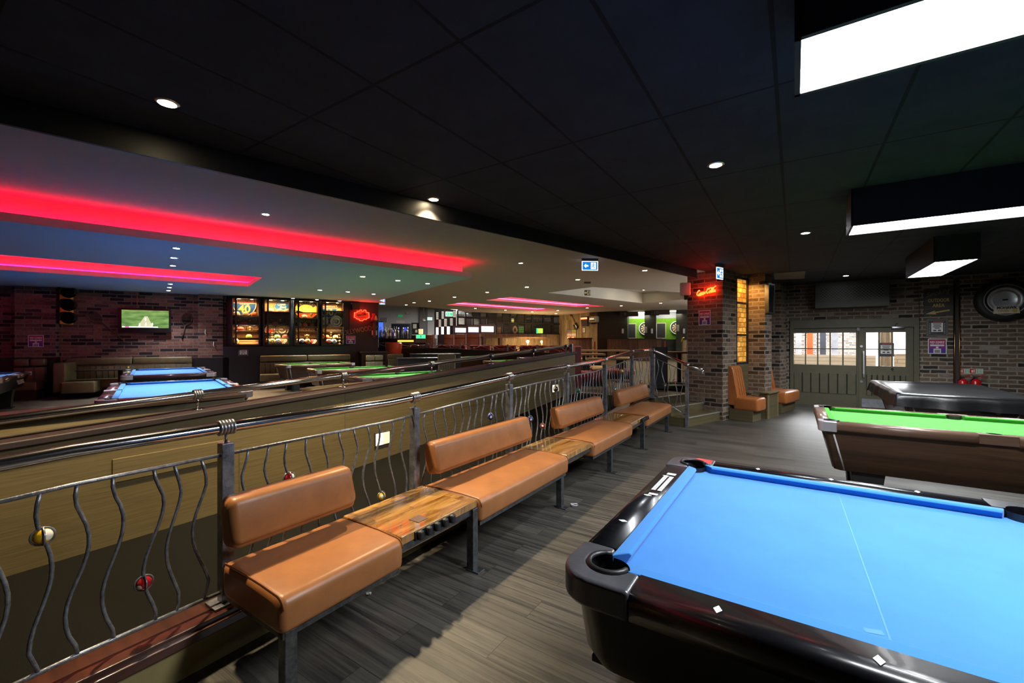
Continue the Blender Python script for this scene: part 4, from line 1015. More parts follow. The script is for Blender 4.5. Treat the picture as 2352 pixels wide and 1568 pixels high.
def cash(t, w, h, y):
    m_ = MB()
    for a, b, c, d in ((-w / 2, -w / 2 + .012, -h / 2, h / 2), (w / 2 - .012, w / 2, -h / 2, h / 2), (-w / 2, w / 2, -h / 2, -h / 2 + .012), (-w / 2, w / 2, h / 2 - .012, h / 2)): m_.box(a, b, y, y + .001, c, d)
    obj('border', m_, PWHITE, t)
    m_ = MB().text('NO CASH?', h * .15, (0, y, h * .27), .0004, w * .78, bold=.002).text('USE THE APP', h * .09, (0, y, h * .155), .0004, w * .76)
    obj('lettering', m_, PWHITE, t)
    obj('band', MB().box(-w * .38, w * .38, y, y + .001, h * .005, h * .095), PWHITE, t)
    ph = MB().box(-w * .07, w * .07, y, y + .001, -h * .14, -h * .03)
    ph.box(-w * .2, w * .2, y, y + .001, -h * .45, -h * .17)
    obj('phone', ph, PWHITE, t); obj('phone_screen', MB().box(-w * .15, w * .15, y - .001, y, -h * .44, -h * .24), mat('phone_dim', (.25, .22, .2), .4), t)
def notice(t, w, h, y, head=True):
    obj('paper', MB().box(-w * .34, w * .34, y, y + .001, -h * .3, h * .34), PWHITE, t)
    if head: obj('heading', MB().box(-w * .22, w * .42, y, y + .001, h * .4, h * .46), PRED, t)
    m_ = MB()
    for k, (ww, hh) in enumerate(((.5, .05), (.42, .05), (.5, .05), (.3, .05))): m_.box(-w * ww / 2, w * ww / 2, y - .001, y, h * (.24 - .1 * k), h * (.24 - .1 * k + hh))
    m_.box(-w * .22, -w * .05, y - .001, y, -h * .24, -h * .15); m_.box(w * .05, w * .22, y - .001, y, -h * .24, -h * .15)
    obj('print_line', m_, PDARK, t)
    m_ = MB()
    for k in range(7):
        for sx in (-1, 1): m_.box(sx * w * .43 - w * .03, sx * w * .43 + w * .03, y, y + .001, -h * .4 + h * .11 * k, -h * .37 + h * .11 * k)
    obj('side_print', m_, PWHITE, t)
DARKSHEET = mat('dark_sheet', (.035, .03, .045), .4)
poster('poster', 'dark poster with a white notice stuck on the glass of the right door', R, 2035, 787, 818.5, .27, DY + .05, DARKSHEET, notice)
FW = Frame(*R.w(0, DY - .09)[:2], -TH)
poster('framed_notice', 'grey framed notice on the brick pier under the outdoor area sign', FW, 2152, 736, 768.5, .26, 0, DARKSHEET, notice, 'notice', (.035, mat('frame_grey', (.10, .095, .085), .5)))
poster('poster', 'purple cash poster on the brick pier right of the doors', FW, 2152.5, 777.5, 812, .28, 0, PURPLE, cash)
# outdoor area sign
x0, z1 = FW.px(2122, 664); x1, z0 = FW.px(2189, 724)
t = thing('outdoor_sign', 'dark olive wooden sign with gold lettering and arrow beside the doors', 'sign', FW.w((x0 + x1) / 2, 0, (z0 + z1) / 2), FW.a)
w_, h_ = x1 - x0, z1 - z0
bd = MB()
for k in range(5): bd.box(-w_ / 2, w_ / 2, -.02, 0, -h_ / 2 + h_ * k / 5 + .001, -h_ / 2 + h_ * (k + 1) / 5 - .001)
obj('board', bd, mat('sign_olive', (.032, .03, .022), .55), t)
obj('lettering', MB().text('OUTDOOR', .1, (0, -.022, h_ * .06), .002, w_ * .74, bold=.002).text('AREA', .1, (0, -.022, -h_ * .13), .002, w_ * .42, bold=.002), GOLD, t)
obj('script_lettering', MB().text('Smoking', .13, (-.02, -.022, h_ * .33), .001, w_ * .86, shear=.5, rot=.24), mat('faded_gold', (.24, .17, .08), .5), t)
ar = MB().prism_y([(-.2, -h_ * .43), (-.05, -h_ * .30), (-.06, -h_ * .355), (.16, -h_ * .28), (.17, -h_ * .33), (-.045, -h_ * .405), (-.035, -h_ * .45)], -.023, -.02)
obj('arrow', ar, GOLD, t)
# pipes in the corner beside the pier
t = thing('copper_pipe', 'pair of copper pipes in a dark channel at the edge of the brick pier', 'pipe', R.w(dw(2196, 800)[0], DY), R.a)
wv = (dw(2202, 800)[0] - dw(2190, 800)[0]) / 2
obj('channel', MB().box(-wv, wv, -.05, 0, 0, CLG - .1), mat('channel_brown', (.03, .022, .016), .6), t)
for sx in (-1, 1): obj('pipe', MB().cyl((sx * wv * .95, -.065, 0), (sx * wv * .95, -.065, 2.5), .011, 8), COPPER, t)
# tyre with its plate
xt, zt_ = dw(2305, 689, -.12)
t = thing('tyre_display', 'black tyre with silver wheel and tyre makers plate on the brick wall', 'tyre', R.w(xt, DY - .12, zt_), R.a)
def disc_lathe(prof, seg=40):
    m_ = MB(); m_.M = Matrix.Rotation(radians(90), 4, 'X'); return m_.lathe(prof, seg=seg, caps=False)
obj('tread', disc_lathe([(.25, -.1), (.37, -.11), (.405, -.06), (.41, 0), (.40, .055), (.36, .095), (.30, .105), (.245, .08)]), mat('tyre_rubber', (.010, .010, .011), .6), t)
obj('whitewall', disc_lathe([(.285, .108), (.302, .109)]), mat('whitewall', (.3, .3, .28), .6), t)
obj('wheel', disc_lathe([(.0001, .075), (.035, .078), (.16, .07), (.175, .085), (.19, .06), (.215, .09), (.245, .085)]), mat('wheel_silver', (.62, .64, .68), .3, .45), t)
obj('hub', MB().rbox(-.035, .035, -.095, -.07, -.014, .014, .006, 2), BLACK, t)
pm = MB().prism_y([(-.175, -.27), (.175, -.27), (.16, -.12), (-.16, -.12)], -.15, -.12)
p_ = obj('makers_plate', pm, mat('plate_cream', (.6, .57, .45), .45), t, bevel=.004)
obj('plate_lettering', MB().text('MOHAWK', .07, (0, -.152, -.16), .001, .27, bold=.003), BLACK, p_)
obj('plate_script', MB().text('TIRES', .055, (-.05, -.152, -.22), .001, .16, bold=.002), mat('brass_print', (.4, .28, .08), .5), p_)
obj('plate_crest', MB().prism_y([(.07, -.195), (.14, -.195), (.135, -.235), (.105, -.258), (.075, -.235)], -.153, -.15), mat('crest_yellow', (.55, .38, .03), .5), p_)
# fire point
for u, lab in ((2214, 'fire equipment sign partly behind the pipe, left of its pair'), (2241.5, 'fire equipment sign on the brick wall, right of its pair')):
    x, z = dw(u, 852)
    t = thing('fire_sign', lab, 'sign', R.w(x, DY - .002, z), R.a, 'fire equipment signs')
    obj('plate', MB().box(-.1, .1, -.004, 0, -.05, .05), mat('sign_pale_green', (.5, .6, .48), .5), t)
    obj('red_panel', MB().box(-.088, -.005, -.006, -.004, -.044, .044), REDP, t)
    obj('symbol', MB().box(-.065, -.045, -.007, -.006, -.03, .02).box(-.035, -.02, -.007, -.006, -.03, .03), PWHITE, t)
    ln_ = MB()
    for k in range(4): ln_.box(.01, .035, -.006, -.004, .03 - .022 * k, .04 - .022 * k); ln_.box(.045, .085, -.006, -.004, .03 - .022 * k, .037 - .022 * k)
    obj('print_line', ln_, mat('print_green', (.05, .25, .15), .5), t)
for u, lab in ((2211, 'red fire extinguisher lying in its bracket behind the covered table, left one'), (2241, 'red fire extinguisher standing behind the covered table, right one')):
    x, z = dw(u, 874, -.16)
    t = thing('fire_extinguisher', lab, 'fire extinguisher', R.w(x, DY - .16, 0), R.a, 'fire extinguishers')
    obj('cylinder', MB().lathe([(.001, z - .5), (.075, z - .5), (.08, z - .48), (.08, z - .02), (.06, z + .02), (.025, z + .045), (.001, z + .05)]), REDP, t)
    obj('valve', MB().box(-.025, .025, -.02, .02, z + .045, z + .085), BLACK, t)
    obj('handle', MB().tube([(-.02, 0, z + .07), (.06, -.02, z + .10), (.13, -.03, z + .13)], .008, 6).tube([(-.02, 0, z + .06), (.07, -.02, z + .07), (.14, -.03, z + .07)], .008, 6), REDP, t)
    obj('hose', MB().tube([(-.02, -.02, z + .06), (-.09, -.05, z), (-.1, -.05, z - .2), (-.09, -.04, z - .3)], .011, 8), BLACK, t)
    obj('cradle', MB().box(-.07, .07, -.02, .158, .0 if False else z - .52, z - .5).box(-.05, .05, .14, .158, z - .52, z - .05), BLACK, t)
# ventilation cabinet above the doors
x0, z1 = dw(1872, 648, -.3); x1, _ = dw(2044, 650, -.3); z0 = dw(1872, 708, -.3)[1]
t = thing('ventilation_cabinet', 'olive perforated ventilation cabinet above the double doors', 'ventilation unit', R.w((x0 + x1) / 2, DY, (z0 + z1) / 2), R.a)
w_, h_ = (x1 - x0) / 2, (z1 - z0) / 2
OLV = mat('vent_olive', (.055, .053, .040), .5)
obj('casing', MB().box(-w_, w_, -.3, 0, -h_, h_), OLV, t, bevel=.008)
a0, b1 = dw(1884, 652, -.3)[0] - (x0 + x1) / 2, dw(2031, 652, -.3)[0] - (x0 + x1) / 2
obj('perforated_panel', MB().quad((a0, -.302, -h_ * .42), (b1, -.302, -h_ * .42), (b1, -.302, h_ * .62), (a0, -.302, h_ * .62)), dotmat('perforated_sheet', (.10, .098, .075), (.002, .002, .002), .045, .36), t)
# outside seen through the doors
t_ = struct('ground_outside', MB().box(-.95, 9, DY + .4, 23, -.1, -.02), mat('patio', (.5, .45, .38), .9), R)
t_ = struct('wall_yard_left', MB().box(-.9, 2.0, DY + 5.2, DY + 5.5, -.1, 3.4), brick('yard_brick', [(0, (.2, .17, .15)), (1, (.5, .38, .32))], (.6, .55, .5)), R)
struct('wall_yard_glow', MB().box(-.95, 12, 23, 23.2, -.1, 6), DAY, R)  # outdoor daylight painted as this sheet's own glow
FENCE = planks('yard_fence', [(.3, (.45, .36, .24)), (.7, (.62, .52, .38))], (.2, .15, .1), 4, .11, ms=.008, rough=.7)
tag(obj('deck_fence', MB().box(-1.0, 2.1, DY + 3.2, DY + 3.25, 0, 1.08), FENCE, rotz=R.a), 'low pale boarded fence outside beyond the left door panes', 'fence')
for k, (xx, c_) in enumerate(((-.55, (.05, .05, .06)), (-.2, (.3, .32, .36)), (.12, (.55, .56, .58)), (.45, (.65, .14, .04)), (.82, (.06, .07, .09)), (1.15, (.35, .38, .44)))):
    tag(obj('yard_board', MB().box(xx - .085, xx + .085, DY + 3.9, DY + 3.95, 0, 2.3), mat('yard_panel_%d' % k, c_, .6, var=.2, vscale=4), rotz=R.a), '%s upright panel outside, %s from left beyond the left door panes' % (('black', 'grey', 'pale grey', 'orange', 'dark', 'blue grey')[k], ('first', 'second', 'third', 'fourth', 'fifth', 'sixth')[k]), 'panel')
tag(obj('yard_post', MB().rbox(2.06, 2.3, DY + 2.4, DY + 2.65, 0, 3.0, .02, 2), BARN, rotz=R.a), 'rough timber post outside, seen through the right door', 'post')
tag(obj('yard_bench', MB().box(2.45, 3.6, DY + 2.3, DY + 2.9, .62, .72).box(2.5, 2.6, DY + 2.35, DY + 2.85, 0, .62).box(3.4, 3.5, DY + 2.35, DY + 2.85, 0, .62).box(2.45, 3.6, DY + 2.86, DY + 2.93, .72, 1.15), FENCE, rotz=R.a), 'pale wooden bench outside, low in the right door panes', 'bench')
# ------------------------------------------------------------------ pillar with neon, booths
PL = Frame(C1.x, C1.y, 90 - TB - 90)           # left face of pillar 1: local -x runs away along the hall normal
PLf = plane(tuple(C1 + NV * .7), tuple(C1))    # x from the far edge towards the room corner, facing -y
poster('poster', 'purple cash poster on the brick pillar below the glowing red script', PLf, 1618.5, 712.5, 746.5, .235, -.002, PURPLE, cash)
NEON = mat('neon_red', (1, .2, .05), .4, emit=(1, .030, .004), es=13)
NEON2 = mat('neon_outline', (1, .1, .05), .4, emit=(1, .009, .003), es=15)
def strokes(parent, name, paths, k, ox, oz, y, r, m_, rot=0, shear=0):
    mb = MB()
    for p in paths:
        pts = []
        P = [Vector(q_) for q_ in p]
        for i in range(len(P) - 1):                         # Catmull-Rom
            a, b, c, d = P[max(0, i - 1)], P[i], P[i + 1], P[min(len(P) - 1, i + 2)]
            for j in range(5):
                s = j / 5
                pts.append(.5 * ((2 * b) + (c - a) * s + (2 * a - 5 * b + 4 * c - d) * s * s + (3 * b - a - 3 * c + d) * s ** 3))
        pts.append(P[-1])
        out = []
        for v in pts:
            x, z = v.x + v.y * shear, v.y
            out.append((ox + k * (x * cos(rot) - z * sin(rot)), y, oz + k * (x * sin(rot) + z * cos(rot))))
        mb.tube(out, r, 6)
    return obj(name, mb, m_, parent)
SCRIPT = [[(1.5, 1.75), (1.35, 2.15), (.8, 1.9), (.3, 1.1), (.25, .3), (.7, .0), (1.2, .3), (1.5, .6)],
          [(2.0, .95), (1.65, .7), (1.6, .25), (1.9, .05), (2.2, .35), (2.2, .8), (1.95, .95), (2.4, .75)],
          [(3.0, .85), (2.75, .95), (2.5, .55), (2.6, .1), (2.95, .15), (3.2, .45)],
          [(3.85, .85), (3.5, .9), (3.3, .4), (3.5, .05), (3.8, .4), (3.9, .9), (3.85, .2), (4.1, .1), (4.3, .3)],
          [(4.25, .75), (4.75, .85)],
          [(6.2, 1.8), (6.0, 2.2), (5.5, 2.1), (4.95, 1.2), (4.95, .35), (5.35, .0), (5.9, .35), (6.1, .6)],
          [(6.55, .95), (6.25, .7), (6.2, .25), (6.5, .05), (6.8, .35), (6.8, .8), (6.55, .95)],
          [(7.05, .5), (7.4, 1.3), (7.5, 2.0), (7.25, 1.8), (7.15, .7), (7.2, .1), (7.5, .15), (7.75, .5), (8.1, 1.4), (8.15, 2.0), (7.9, 1.7), (7.85, .6), (7.95, .1), (8.2, .2)],
          [(9.0, .85), (8.65, .9), (8.45, .4), (8.6, .05), (8.9, .4), (9.05, .9), (9.0, .2), (9.25, .1)],
          [(.5, .0), (1.4, -.35), (2.6, -.1), (3.4, -.25)], [(5.9, 1.6), (6.8, 2.35), (8.2, 2.1), (9.3, 2.7)]]
x0, z0 = PLf.px(1600, 676, -.05); x1, z1 = PLf.px(1645, 663, -.05)
t = thing('neon_sign', 'glowing red neon script sign on the brick pillar', 'neon sign', PLf.w((x0 + x1) / 2, -.05, (z0 + z1) / 2), PLf.a)
kk = (x1 - x0) / 9.4
strokes(t, 'neon_tube', SCRIPT, kk, -(x1 - x0) / 2, -.06, 0, .010, NEON, rot=.12, shear=.12)
sup = MB()
for a in (-.15, 0, .15): sup.cyl((a, 0, 0), (a, .05, 0), .005, 6)
obj('bracket', sup, BLACK, t)
PL_ = bpy.data.lights.new('neon_glow', 'POINT'); PL_.energy = 1.6; PL_.color = (1, .05, .02); PL_.shadow_soft_size = .15
lo = bpy.data.objects.new('neon_glow', PL_); COL.objects.link(lo); lo.parent = t; lo.location = (0, -.12, .02)
# white loudspeaker on the pillar edge
sx_, sz_ = PLf.px(1577, 664, -.1)
t = thing('wall_speaker', 'white loudspeaker on a bracket at the left edge of the brick pillar', 'speaker', PLf.w(sx_ - .02, -.12, sz_), PLf.a + .5)
obj('cabinet', MB().rbox(-.10, .10, -.08, .08, -.125, .125, .02, 3), WHITE, t); obj('grille', MB().rbox(-.088, .088, -.086, -.07, -.112, .112, .008, 2), mat('grille_white', (.62, .61, .58), .7, bump=.5, bscale=400), t)
obj('bracket', MB().box(-.02, .06, -.02, .06, -.21, -.12), BLACK, t)
# amber lit glass screen between the pillars
pa = Vector(C1 + HV * .62 + NV * .02); pb = Vector((C2[0] - .647 * .33, C2[1] + .762 * .33))
AS = plane(tuple(pa), tuple(pb)); al = (pb - pa).length
t = thing('glass_screen', 'tall black framed screen of amber lit glass between the brick pillars', 'screen', (*pa, 0), AS.a)
AMB = brick('amber_glass', [(0, (.4, .16, .02)), (1, (.8, .4, .07))], (.2, .08, .01), bw=.16, bh=.1, ms=.01)
nb = AMB.node_tree.nodes['Principled BSDF']; AMB.node_tree.links.new([n_ for n_ in AMB.node_tree.nodes if n_.type == 'MIX_RGB'][-1].outputs[0], nb.inputs['Emission Color']); nb.inputs['Emission Strength'].default_value = .55
fr = MB()
ztp, zbt = 2.80, 1.05
for xx in (0, al - .04): fr.box(xx, xx + .04, -.02, .02, zbt, ztp)
for zz in (zbt, 1.62, 2.27, ztp - .03): fr.box(0, al, -.02, .02, zz, zz + .04)
obj('frame', fr, BLACK, t)
obj('amber_glass', MB().quad((.04, .01, zbt), (al - .04, .01, zbt), (al - .04, .01, ztp), (.04, .01, ztp)), AMB, t)
obj('lower_panel', MB().box(0, al, -.015, .015, 0, zbt), OLIVED, t)
L_ = bpy.data.lights.new('amber_lamp', 'SPOT'); L_.energy = 40; L_.color = (1, .5, .12); L_.spot_size = radians(80); L_.spot_blend = .6; L_.shadow_soft_size = .06
lo = bpy.data.objects.new('amber_lamp', L_); COL.objects.link(lo); lo.parent = t; lo.location = (.04, -.12, 2.82); lo.rotation_euler = (radians(0), radians(-36), 0)
# booth seats and planter box
def booth(label, q_, wid, depth, tall=1.03, back=True):
    f = Frame(q_[0], q_[1], 90 - TB)
    t = thing('booth', label, 'booth seat', (*q_, 0), f.a)
    obj('plinth', MB().box(0.0, wid, 0, depth, 0, .22), OLIVED, t, bevel=.004)
    obj('seat', MB().rbox(-.02, wid, -.10, depth - .08, .20, .45, .05, 4), ORANGE2, t)
    bk_ = MB()
    prof = [(depth - .12, .28), (depth - .17, .46), (depth - .08, .98), (depth - .06, 1.02), (depth - .02, 1.035), (depth + .03, 1.02), (depth + .05, .98), (depth + .05, .28)]
    bk_.loft([[(x, y, z) for y, z in prof] for x in (-.015, wid)], smooth=False)
    b_ = obj('backrest', bk_, ORANGE2, t, bevel=.025, seg=4)
    for k in range(1, 4):
        xx = wid * k / 4
        obj('seam', MB().tube([(xx, depth - .172, .47), (xx, depth - .083, .98)], .003, 4), STITCH, b_)
    return t
Q1 = (4.484, 7.946)
booth('tall backed tan leather booth seat beside the brick pillar with neon', Q1, .40, .43)
Q2 = (5.67 - .03, 8.93)
booth('tan leather booth seat nearest the double doors', Q2, .85, .55)
f3 = Frame(4.985, 8.31, 90 - TB)
t = thing('planter_box', 'olive wooden box unit between the two booth seats, around the pillar foot', 'cabinet', f3.w(0, 0, 0), f3.a)
obj('carcass', MB().box(0, .52, 0, .14, 0, .48).box(-.2, 0, .3, .55, 0, .48), OLIVED, t)
obj('top', MB().box(-.03, .56, -.03, .14, .48, .51).box(-.2, .0, .26, .55, .48, .51), OLIVED, t, bevel=.004)
obj('corner_trim', MB().box(-.012, .015, -.012, .015, 0, .48).box(.505, .53, -.012, .015, 0, .48), mat('oak_trim', (.24, .19, .09), .45), t)
# slim screen on the middle pillar
PR2 = Frame(C2[0], C2[1], 90 - TB)
x_, z1 = PR2.px(1766, 650, -.05); z0 = PR2.px(1766, 720, -.05)[1]
t = thing('wall_screen', 'slim dark metal framed screen high on the middle brick pillar', 'screen', PR2.w(.16, -.02, (z0 + z1) / 2), PR2.a)
h_ = (z1 - z0) / 2
obj('panel', MB().box(-.16, .16, -.04, .02, -h_, h_), mat('screen_dark', (.01, .01, .011), .2), t)
obj('frame', MB().box(-.17, -.14, -.05, .02, -h_, h_).box(.14, .17, -.05, .02, -h_, h_).box(-.17, .17, -.05, .02, -h_, -h_ + .03).box(-.17, .17, -.05, .02, h_ - .03, h_), STEEL, t)
for u, v, nm_, lab in ((1320, 1161, 'paper_scrap', 'crumpled clear wrapper on the floor by the second bench leg'), (848, 1365, 'paper_scrap', 'tiny pale scrap under the nearest bench')):
    m_ = MB(); x, y = at(u, v, 0)
    rr_ = random.Random(u); s = .028 if u > 900 else .012
    m_.add([(rr_.uniform(-1, 1) * s * 1.6, rr_.uniform(-1, 1) * s, rr_.uniform(0, 1) * s) for _ in range(14)], [(i, (i + 3) % 14, (i + 7) % 14) for i in range(14)])
    tag(obj(nm_, m_, mat('wrapper', (.6, .6, .62), .2), loc=(x, y, .001), recalc=False), lab, 'litter')
# ------------------------------------------------------------------ main hall: television wall
def wthing(name, label, cat, u, v, y, group=None):
    x, z = Wf.px(u, v, y)
    return thing(name, label, cat, Wf.w(x, y, z), Wf.a, group), x, z
def wrect(u0, u1, v0, v1, y):
    um, vm = (u0 + u1) / 2, (v0 + v1) / 2
    xm, zm = Wf.px(um, vm, y)
    return xm, zm, (Wf.px(u1, vm, y)[0] - Wf.px(u0, vm, y)[0]) / 2, (Wf.px(um, v0, y)[1] - Wf.px(um, v1, y)[1]) / 2
xm, zm, w_, h_ = wrect(273, 394, 708, 764, -.12)
t = thing('television', 'wall television showing a green cricket pitch', 'television', Wf.w(xm, -.12, zm), Wf.a)
obj('casing', MB().box(-w_, w_, -.02, .06, -h_, h_), mat('tv_black', (.01, .01, .012), .25), t, bevel=.01)
def tvscreen():
    m = bpy.data.materials.new('cricket_picture'); m.use_nodes = True
    N, L = nt(m); b = N['Principled BSDF']; b.inputs['Base Color'].default_value = (0, 0, 0, 1); b.inputs['Roughness'].default_value = .2
    tc = N.new('ShaderNodeTexCoord'); n = N.new('ShaderNodeTexNoise'); n.inputs['Scale'].default_value = 3; mp = N.new('ShaderNodeMapping'); mp.inputs['Scale'].default_value = (1, 1, 4); L.new(tc.outputs['Object'], mp.inputs[0]); L.new(mp.outputs[0], n.inputs[0])
    r = ramp(N, [(.3, (.05, .13, .03)), (.7, (.20, .34, .10))]); L.new(n.outputs['Fac'], r.inputs[0]); L.new(r.outputs[0], b.inputs['Emission Color']); b.inputs['Emission Strength'].default_value = .8
    return m
obj('screen', MB().quad((-w_ * .87, -.022, -h_ * .6), (w_ * .92, -.022, -h_ * .6), (w_ * .92, -.022, h_ * .84), (-w_ * .87, -.022, h_ * .84)), tvscreen(), t)
TVW = mat('tv_white', (.5, .5, .5), .5, emit=(.7, .72, .75), es=1.0)
pit = MB().prism_y([(-w_ * .28, -h_ * .5), (w_ * .3, -h_ * .5), (w_ * .1, h_ * .35), (-w_ * .02, h_ * .35)], -.0235, -.0228)
obj('pitch_picture', pit, mat('tv_pitch', (.3, .3, .2), .5, emit=(.42, .42, .25), es=.9), t)
pl = MB()
for a, b in ((-.2, -.35), (.03, -.3), (.28, -.3), (.02, .1)): pl.ball((w_ * a, -.024, h_ * b), h_ * .09, .6, .1, 1.6, 8)
obj('player_picture', pl, TVW, t)
obj('caption_bar', MB().box(-w_ * .85, w_ * .5, -.0235, -.0228, -h_ * .57, -h_ * .48), TVW, t)
obj('caption_tab', MB().box(-w_ * .75, -w_ * .6, -.0245, -.0236, -h_ * .57, -h_ * .48), mat('tv_magenta', (.5, .05, .3), .5, emit=(.7, .05, .4), es=1), t)
obj('standby_cable', MB().tube([(-w_ * .32, .05, h_), (-w_ * .33, .08, h_ + .75)], .008, 5), mat('orange_cable', (.5, .12, .03), .6), t)
# traffic light
xm, zm, w_, h_ = wrect(136, 186, 655, 745, -.22)
t = thing('traffic_light', 'yellow traffic light with three black hoods high on the brick wall', 'traffic light', Wf.w(xm, -.1, zm), Wf.a)
obj('housing', MB().rbox(-w_ * 1.0, w_ * .1, -.12, .08, -h_, h_, .03, 3), mat('signal_yellow', (.85, .42, .03), .5), t)
for k in range(3):
    zz = h_ * .66 * (1 - k)
    hd = MB(); r_ = h_ * .29
    hd.loft([[(-w_ * .12 + 1.15 * r_ * cos(radians(a)), y, zz + r_ * sin(radians(a))) for a in range(-30, 211, 16)] for y in (-.12, -.36)], closed=False, caps=False)
    s_ = obj('hood', hd, BLACK, t, recalc=False)
    obj('lens', MB().disc((-w_ * .12, -.125, zz), r_ * 1.08, 'y'), mat('dark_lens', (.004, .004, .004), .7, spec=.1), t)
xm2, zm2, w2, h2 = wrect(78, 96, 769.5, 796.5, -.225)
poster('poster', 'purple cash poster on the brick pier left of the traffic light', Wf, 82.5, 769.5, 796.5, .30, -.226, PURPLE, cash)
# lacrosse sticks
CANE = mat('old_cane', (.10, .055, .025), .6)
def stick(label, u, v, ang, L_):
    x, z = Wf.px(u, v, -.03)
    t = thing('lacrosse_stick', label, 'lacrosse stick', Wf.w(x, -.03, z), 0, None, (0, 0, Wf.a))
    m = MB(); m.M = Matrix.Rotation(ang, 4, 'Y')
    m.tube([(.13 * sin(2 * pi * k / 20) * (1 - .45 * (k > 10) * sin(pi * k / 20) * 0), 0, .2 * cos(2 * pi * k / 20)) for k in range(20)], .014, 6, closed=True)
    obj('hoop', m, CANE, t)
    n = MB(); n.M = m.M
    for k in range(-3, 4): n.tube([(k * .035, 0, -.17), (k * .03, 0, .17)], .004, 4); n.tube([(-.11, 0, k * .045), (.11, 0, k * .045)], .004, 4)
    obj('netting', n, PIPING, t)
    h = MB(); h.M = m.M; h.tube([(0, 0, -.2), (0, 0, -.2 - L_)], .016, 6); obj('shaft', h, CANE, t)
stick('old lacrosse stick slanting on the brick wall left of the television', 218, 728, -.75, .75)
stick('old lacrosse stick hanging right of the television, handle down', 429, 732, .18, .45)
for u, v, lab in ((472, 764, 'upper small pale hook on the brick pier right of the television'), (491, 792, 'lower small pale hook on the brick pier right of the television')):
    t, x, z = wthing('wall_hook', lab, 'hook', u, v, -.235)
    obj('hook', MB().tube([(0, 0, .1), (-.01, -.02, -.02), (.03, -.03, -.06)], .014, 6), CREAM, t)
# banquettes
def banq(label, u0, u1, vtop, yb, side=0, cols=20):
    """yb: front of the backrest; the seat stands .55 in front of it"""
    x0, zt_ = Wf.px(u0, vtop, yb); x1 = Wf.px(u1, vtop, yb)[0]; zt_ = 1.05
    t = thing('banquette', label, 'banquette', Wf.w((x0 + x1) / 2, yb, 0), Wf.a, 'olive banquettes along the hall walls')
    w_ = (x1 - x0) / 2
    b_ = obj('backrest', MB().rbox(-w_, w_, 0, .16, .4, zt_ - .22, .02, 2), OLIVEL, t)
    sm = MB()
    for k in range(1, cols): xx = -w_ + 2 * w_ * k / cols; sm.tube([(xx, -.004, .46), (xx, -.004, zt_ - .24)], .007, 4)
    obj('channel_seam', sm, PIPING, b_)
    obj('head_roll', MB().rbox(-w_, -.004, -.02, .18, zt_ - .2, zt_, .04, 3).rbox(.004, w_, -.02, .18, zt_ - .2, zt_, .04, 3), OLIVEL, t)
    obj('seat', MB().rbox(-w_, w_, -.48, 0, .24, .47, .035, 3), OLIVEL, t)
    obj('plinth', MB().box(-w_ + .02, w_ - .02, -.44, .1, 0, .24), BLACK, t)
    if side:
        obj('side_arm', MB().rbox(-w_ - .02, -w_ + .22, -.75, .16, .18, zt_ - .1, .03, 3), OLIVEL, t)
        obj('side_seat', MB().rbox(-w_ + .2, -w_ + .85, -1.0, -.4, .16, .46, .035, 3), OLIVEL, t)
    return t
banq('long olive channelled banquette under the television with a raised left end', 150, 441, 812, -.42, 1, 22)
banq('olive channelled banquette under the display cabinets behind the green tables', 597, 805, 806, -.62, 0, 19)
banq('short olive banquette end right of the red neon wall', 842, 880, 806, -1.75, 0, 4)
banq('olive seat at the far left edge below the dark panelling', 30, 103, 830, -.5, 0, 3)
for u, d, lab in ((908, 15.5, 'lone olive channelled booth back in the shadow behind the tables'), (1026, 13.2, 'olive channelled booth back beside the dark cabinets, right of centre')):
    x, y = dep(u, d); 
    t = thing('booth', lab, 'booth seat', (x, y, 0), Wf.a - .25)
    obj('backrest', MB().rbox(-.26, .26, -.08, .08, .1, .9, .03, 3), OLIVEL, t)
    obj('head_roll', MB().rbox(-.27, .27, -.1, .1, .88, 1.12 if u > 1000 else 1.06, .04, 3), OLIVEL, t)
    sm = MB()
    for k in range(1, 7): xx = -.26 + .52 * k / 7; sm.tube([(xx, -.084, .2), (xx, -.084, .86)], .006, 4)
    obj('channel_seam', sm, PIPING, t)
for u, d, w_, ht, lab in ((965, 14.6, .75, .96, 'low black cabinet in the dark behind the handrail, left of two'), (1000, 17.5, 1.0, 1.02, 'long black cabinet run in the dark below the platform')):
    x, y = dep(u, d)
    t = thing('low_cabinet', lab, 'cabinet', (x, y, 0), Wf.a - .2)
    obj('carcass', MB().box(-w_, w_, -.25, .25, 0, ht - .03), mat('cabinet_black', (.014, .014, .016), .4), t, bevel=.005)
    obj('top', MB().box(-w_ - .02, w_ + .02, -.27, .27, ht - .03, ht), mat('cabinet_top', (.03, .03, .035), .25), t, bevel=.005)
    obj('knob', MB().ball((w_ * .75, -.26, ht - .16), .018), CHROME, t)
# pedestal table before the banquette
x, y = dep(252, 11.7)
t = thing('pedestal_table', 'thin black pedestal table before the banquette under the television', 'table', (x, y, 0), Wf.a)
obj('top', MB().box(-.62, .5, -.25, .25, .72, .75), BLACK, t, bevel=.006); obj('column', MB().cyl((.22, 0, .03), (.22, 0, .72), .05), BLACK, t); obj('foot', MB().lathe([(.001, 0), (.25, 0), (.25, .015), (.05, .04)], (.22, 0, 0)), BLACK, t)
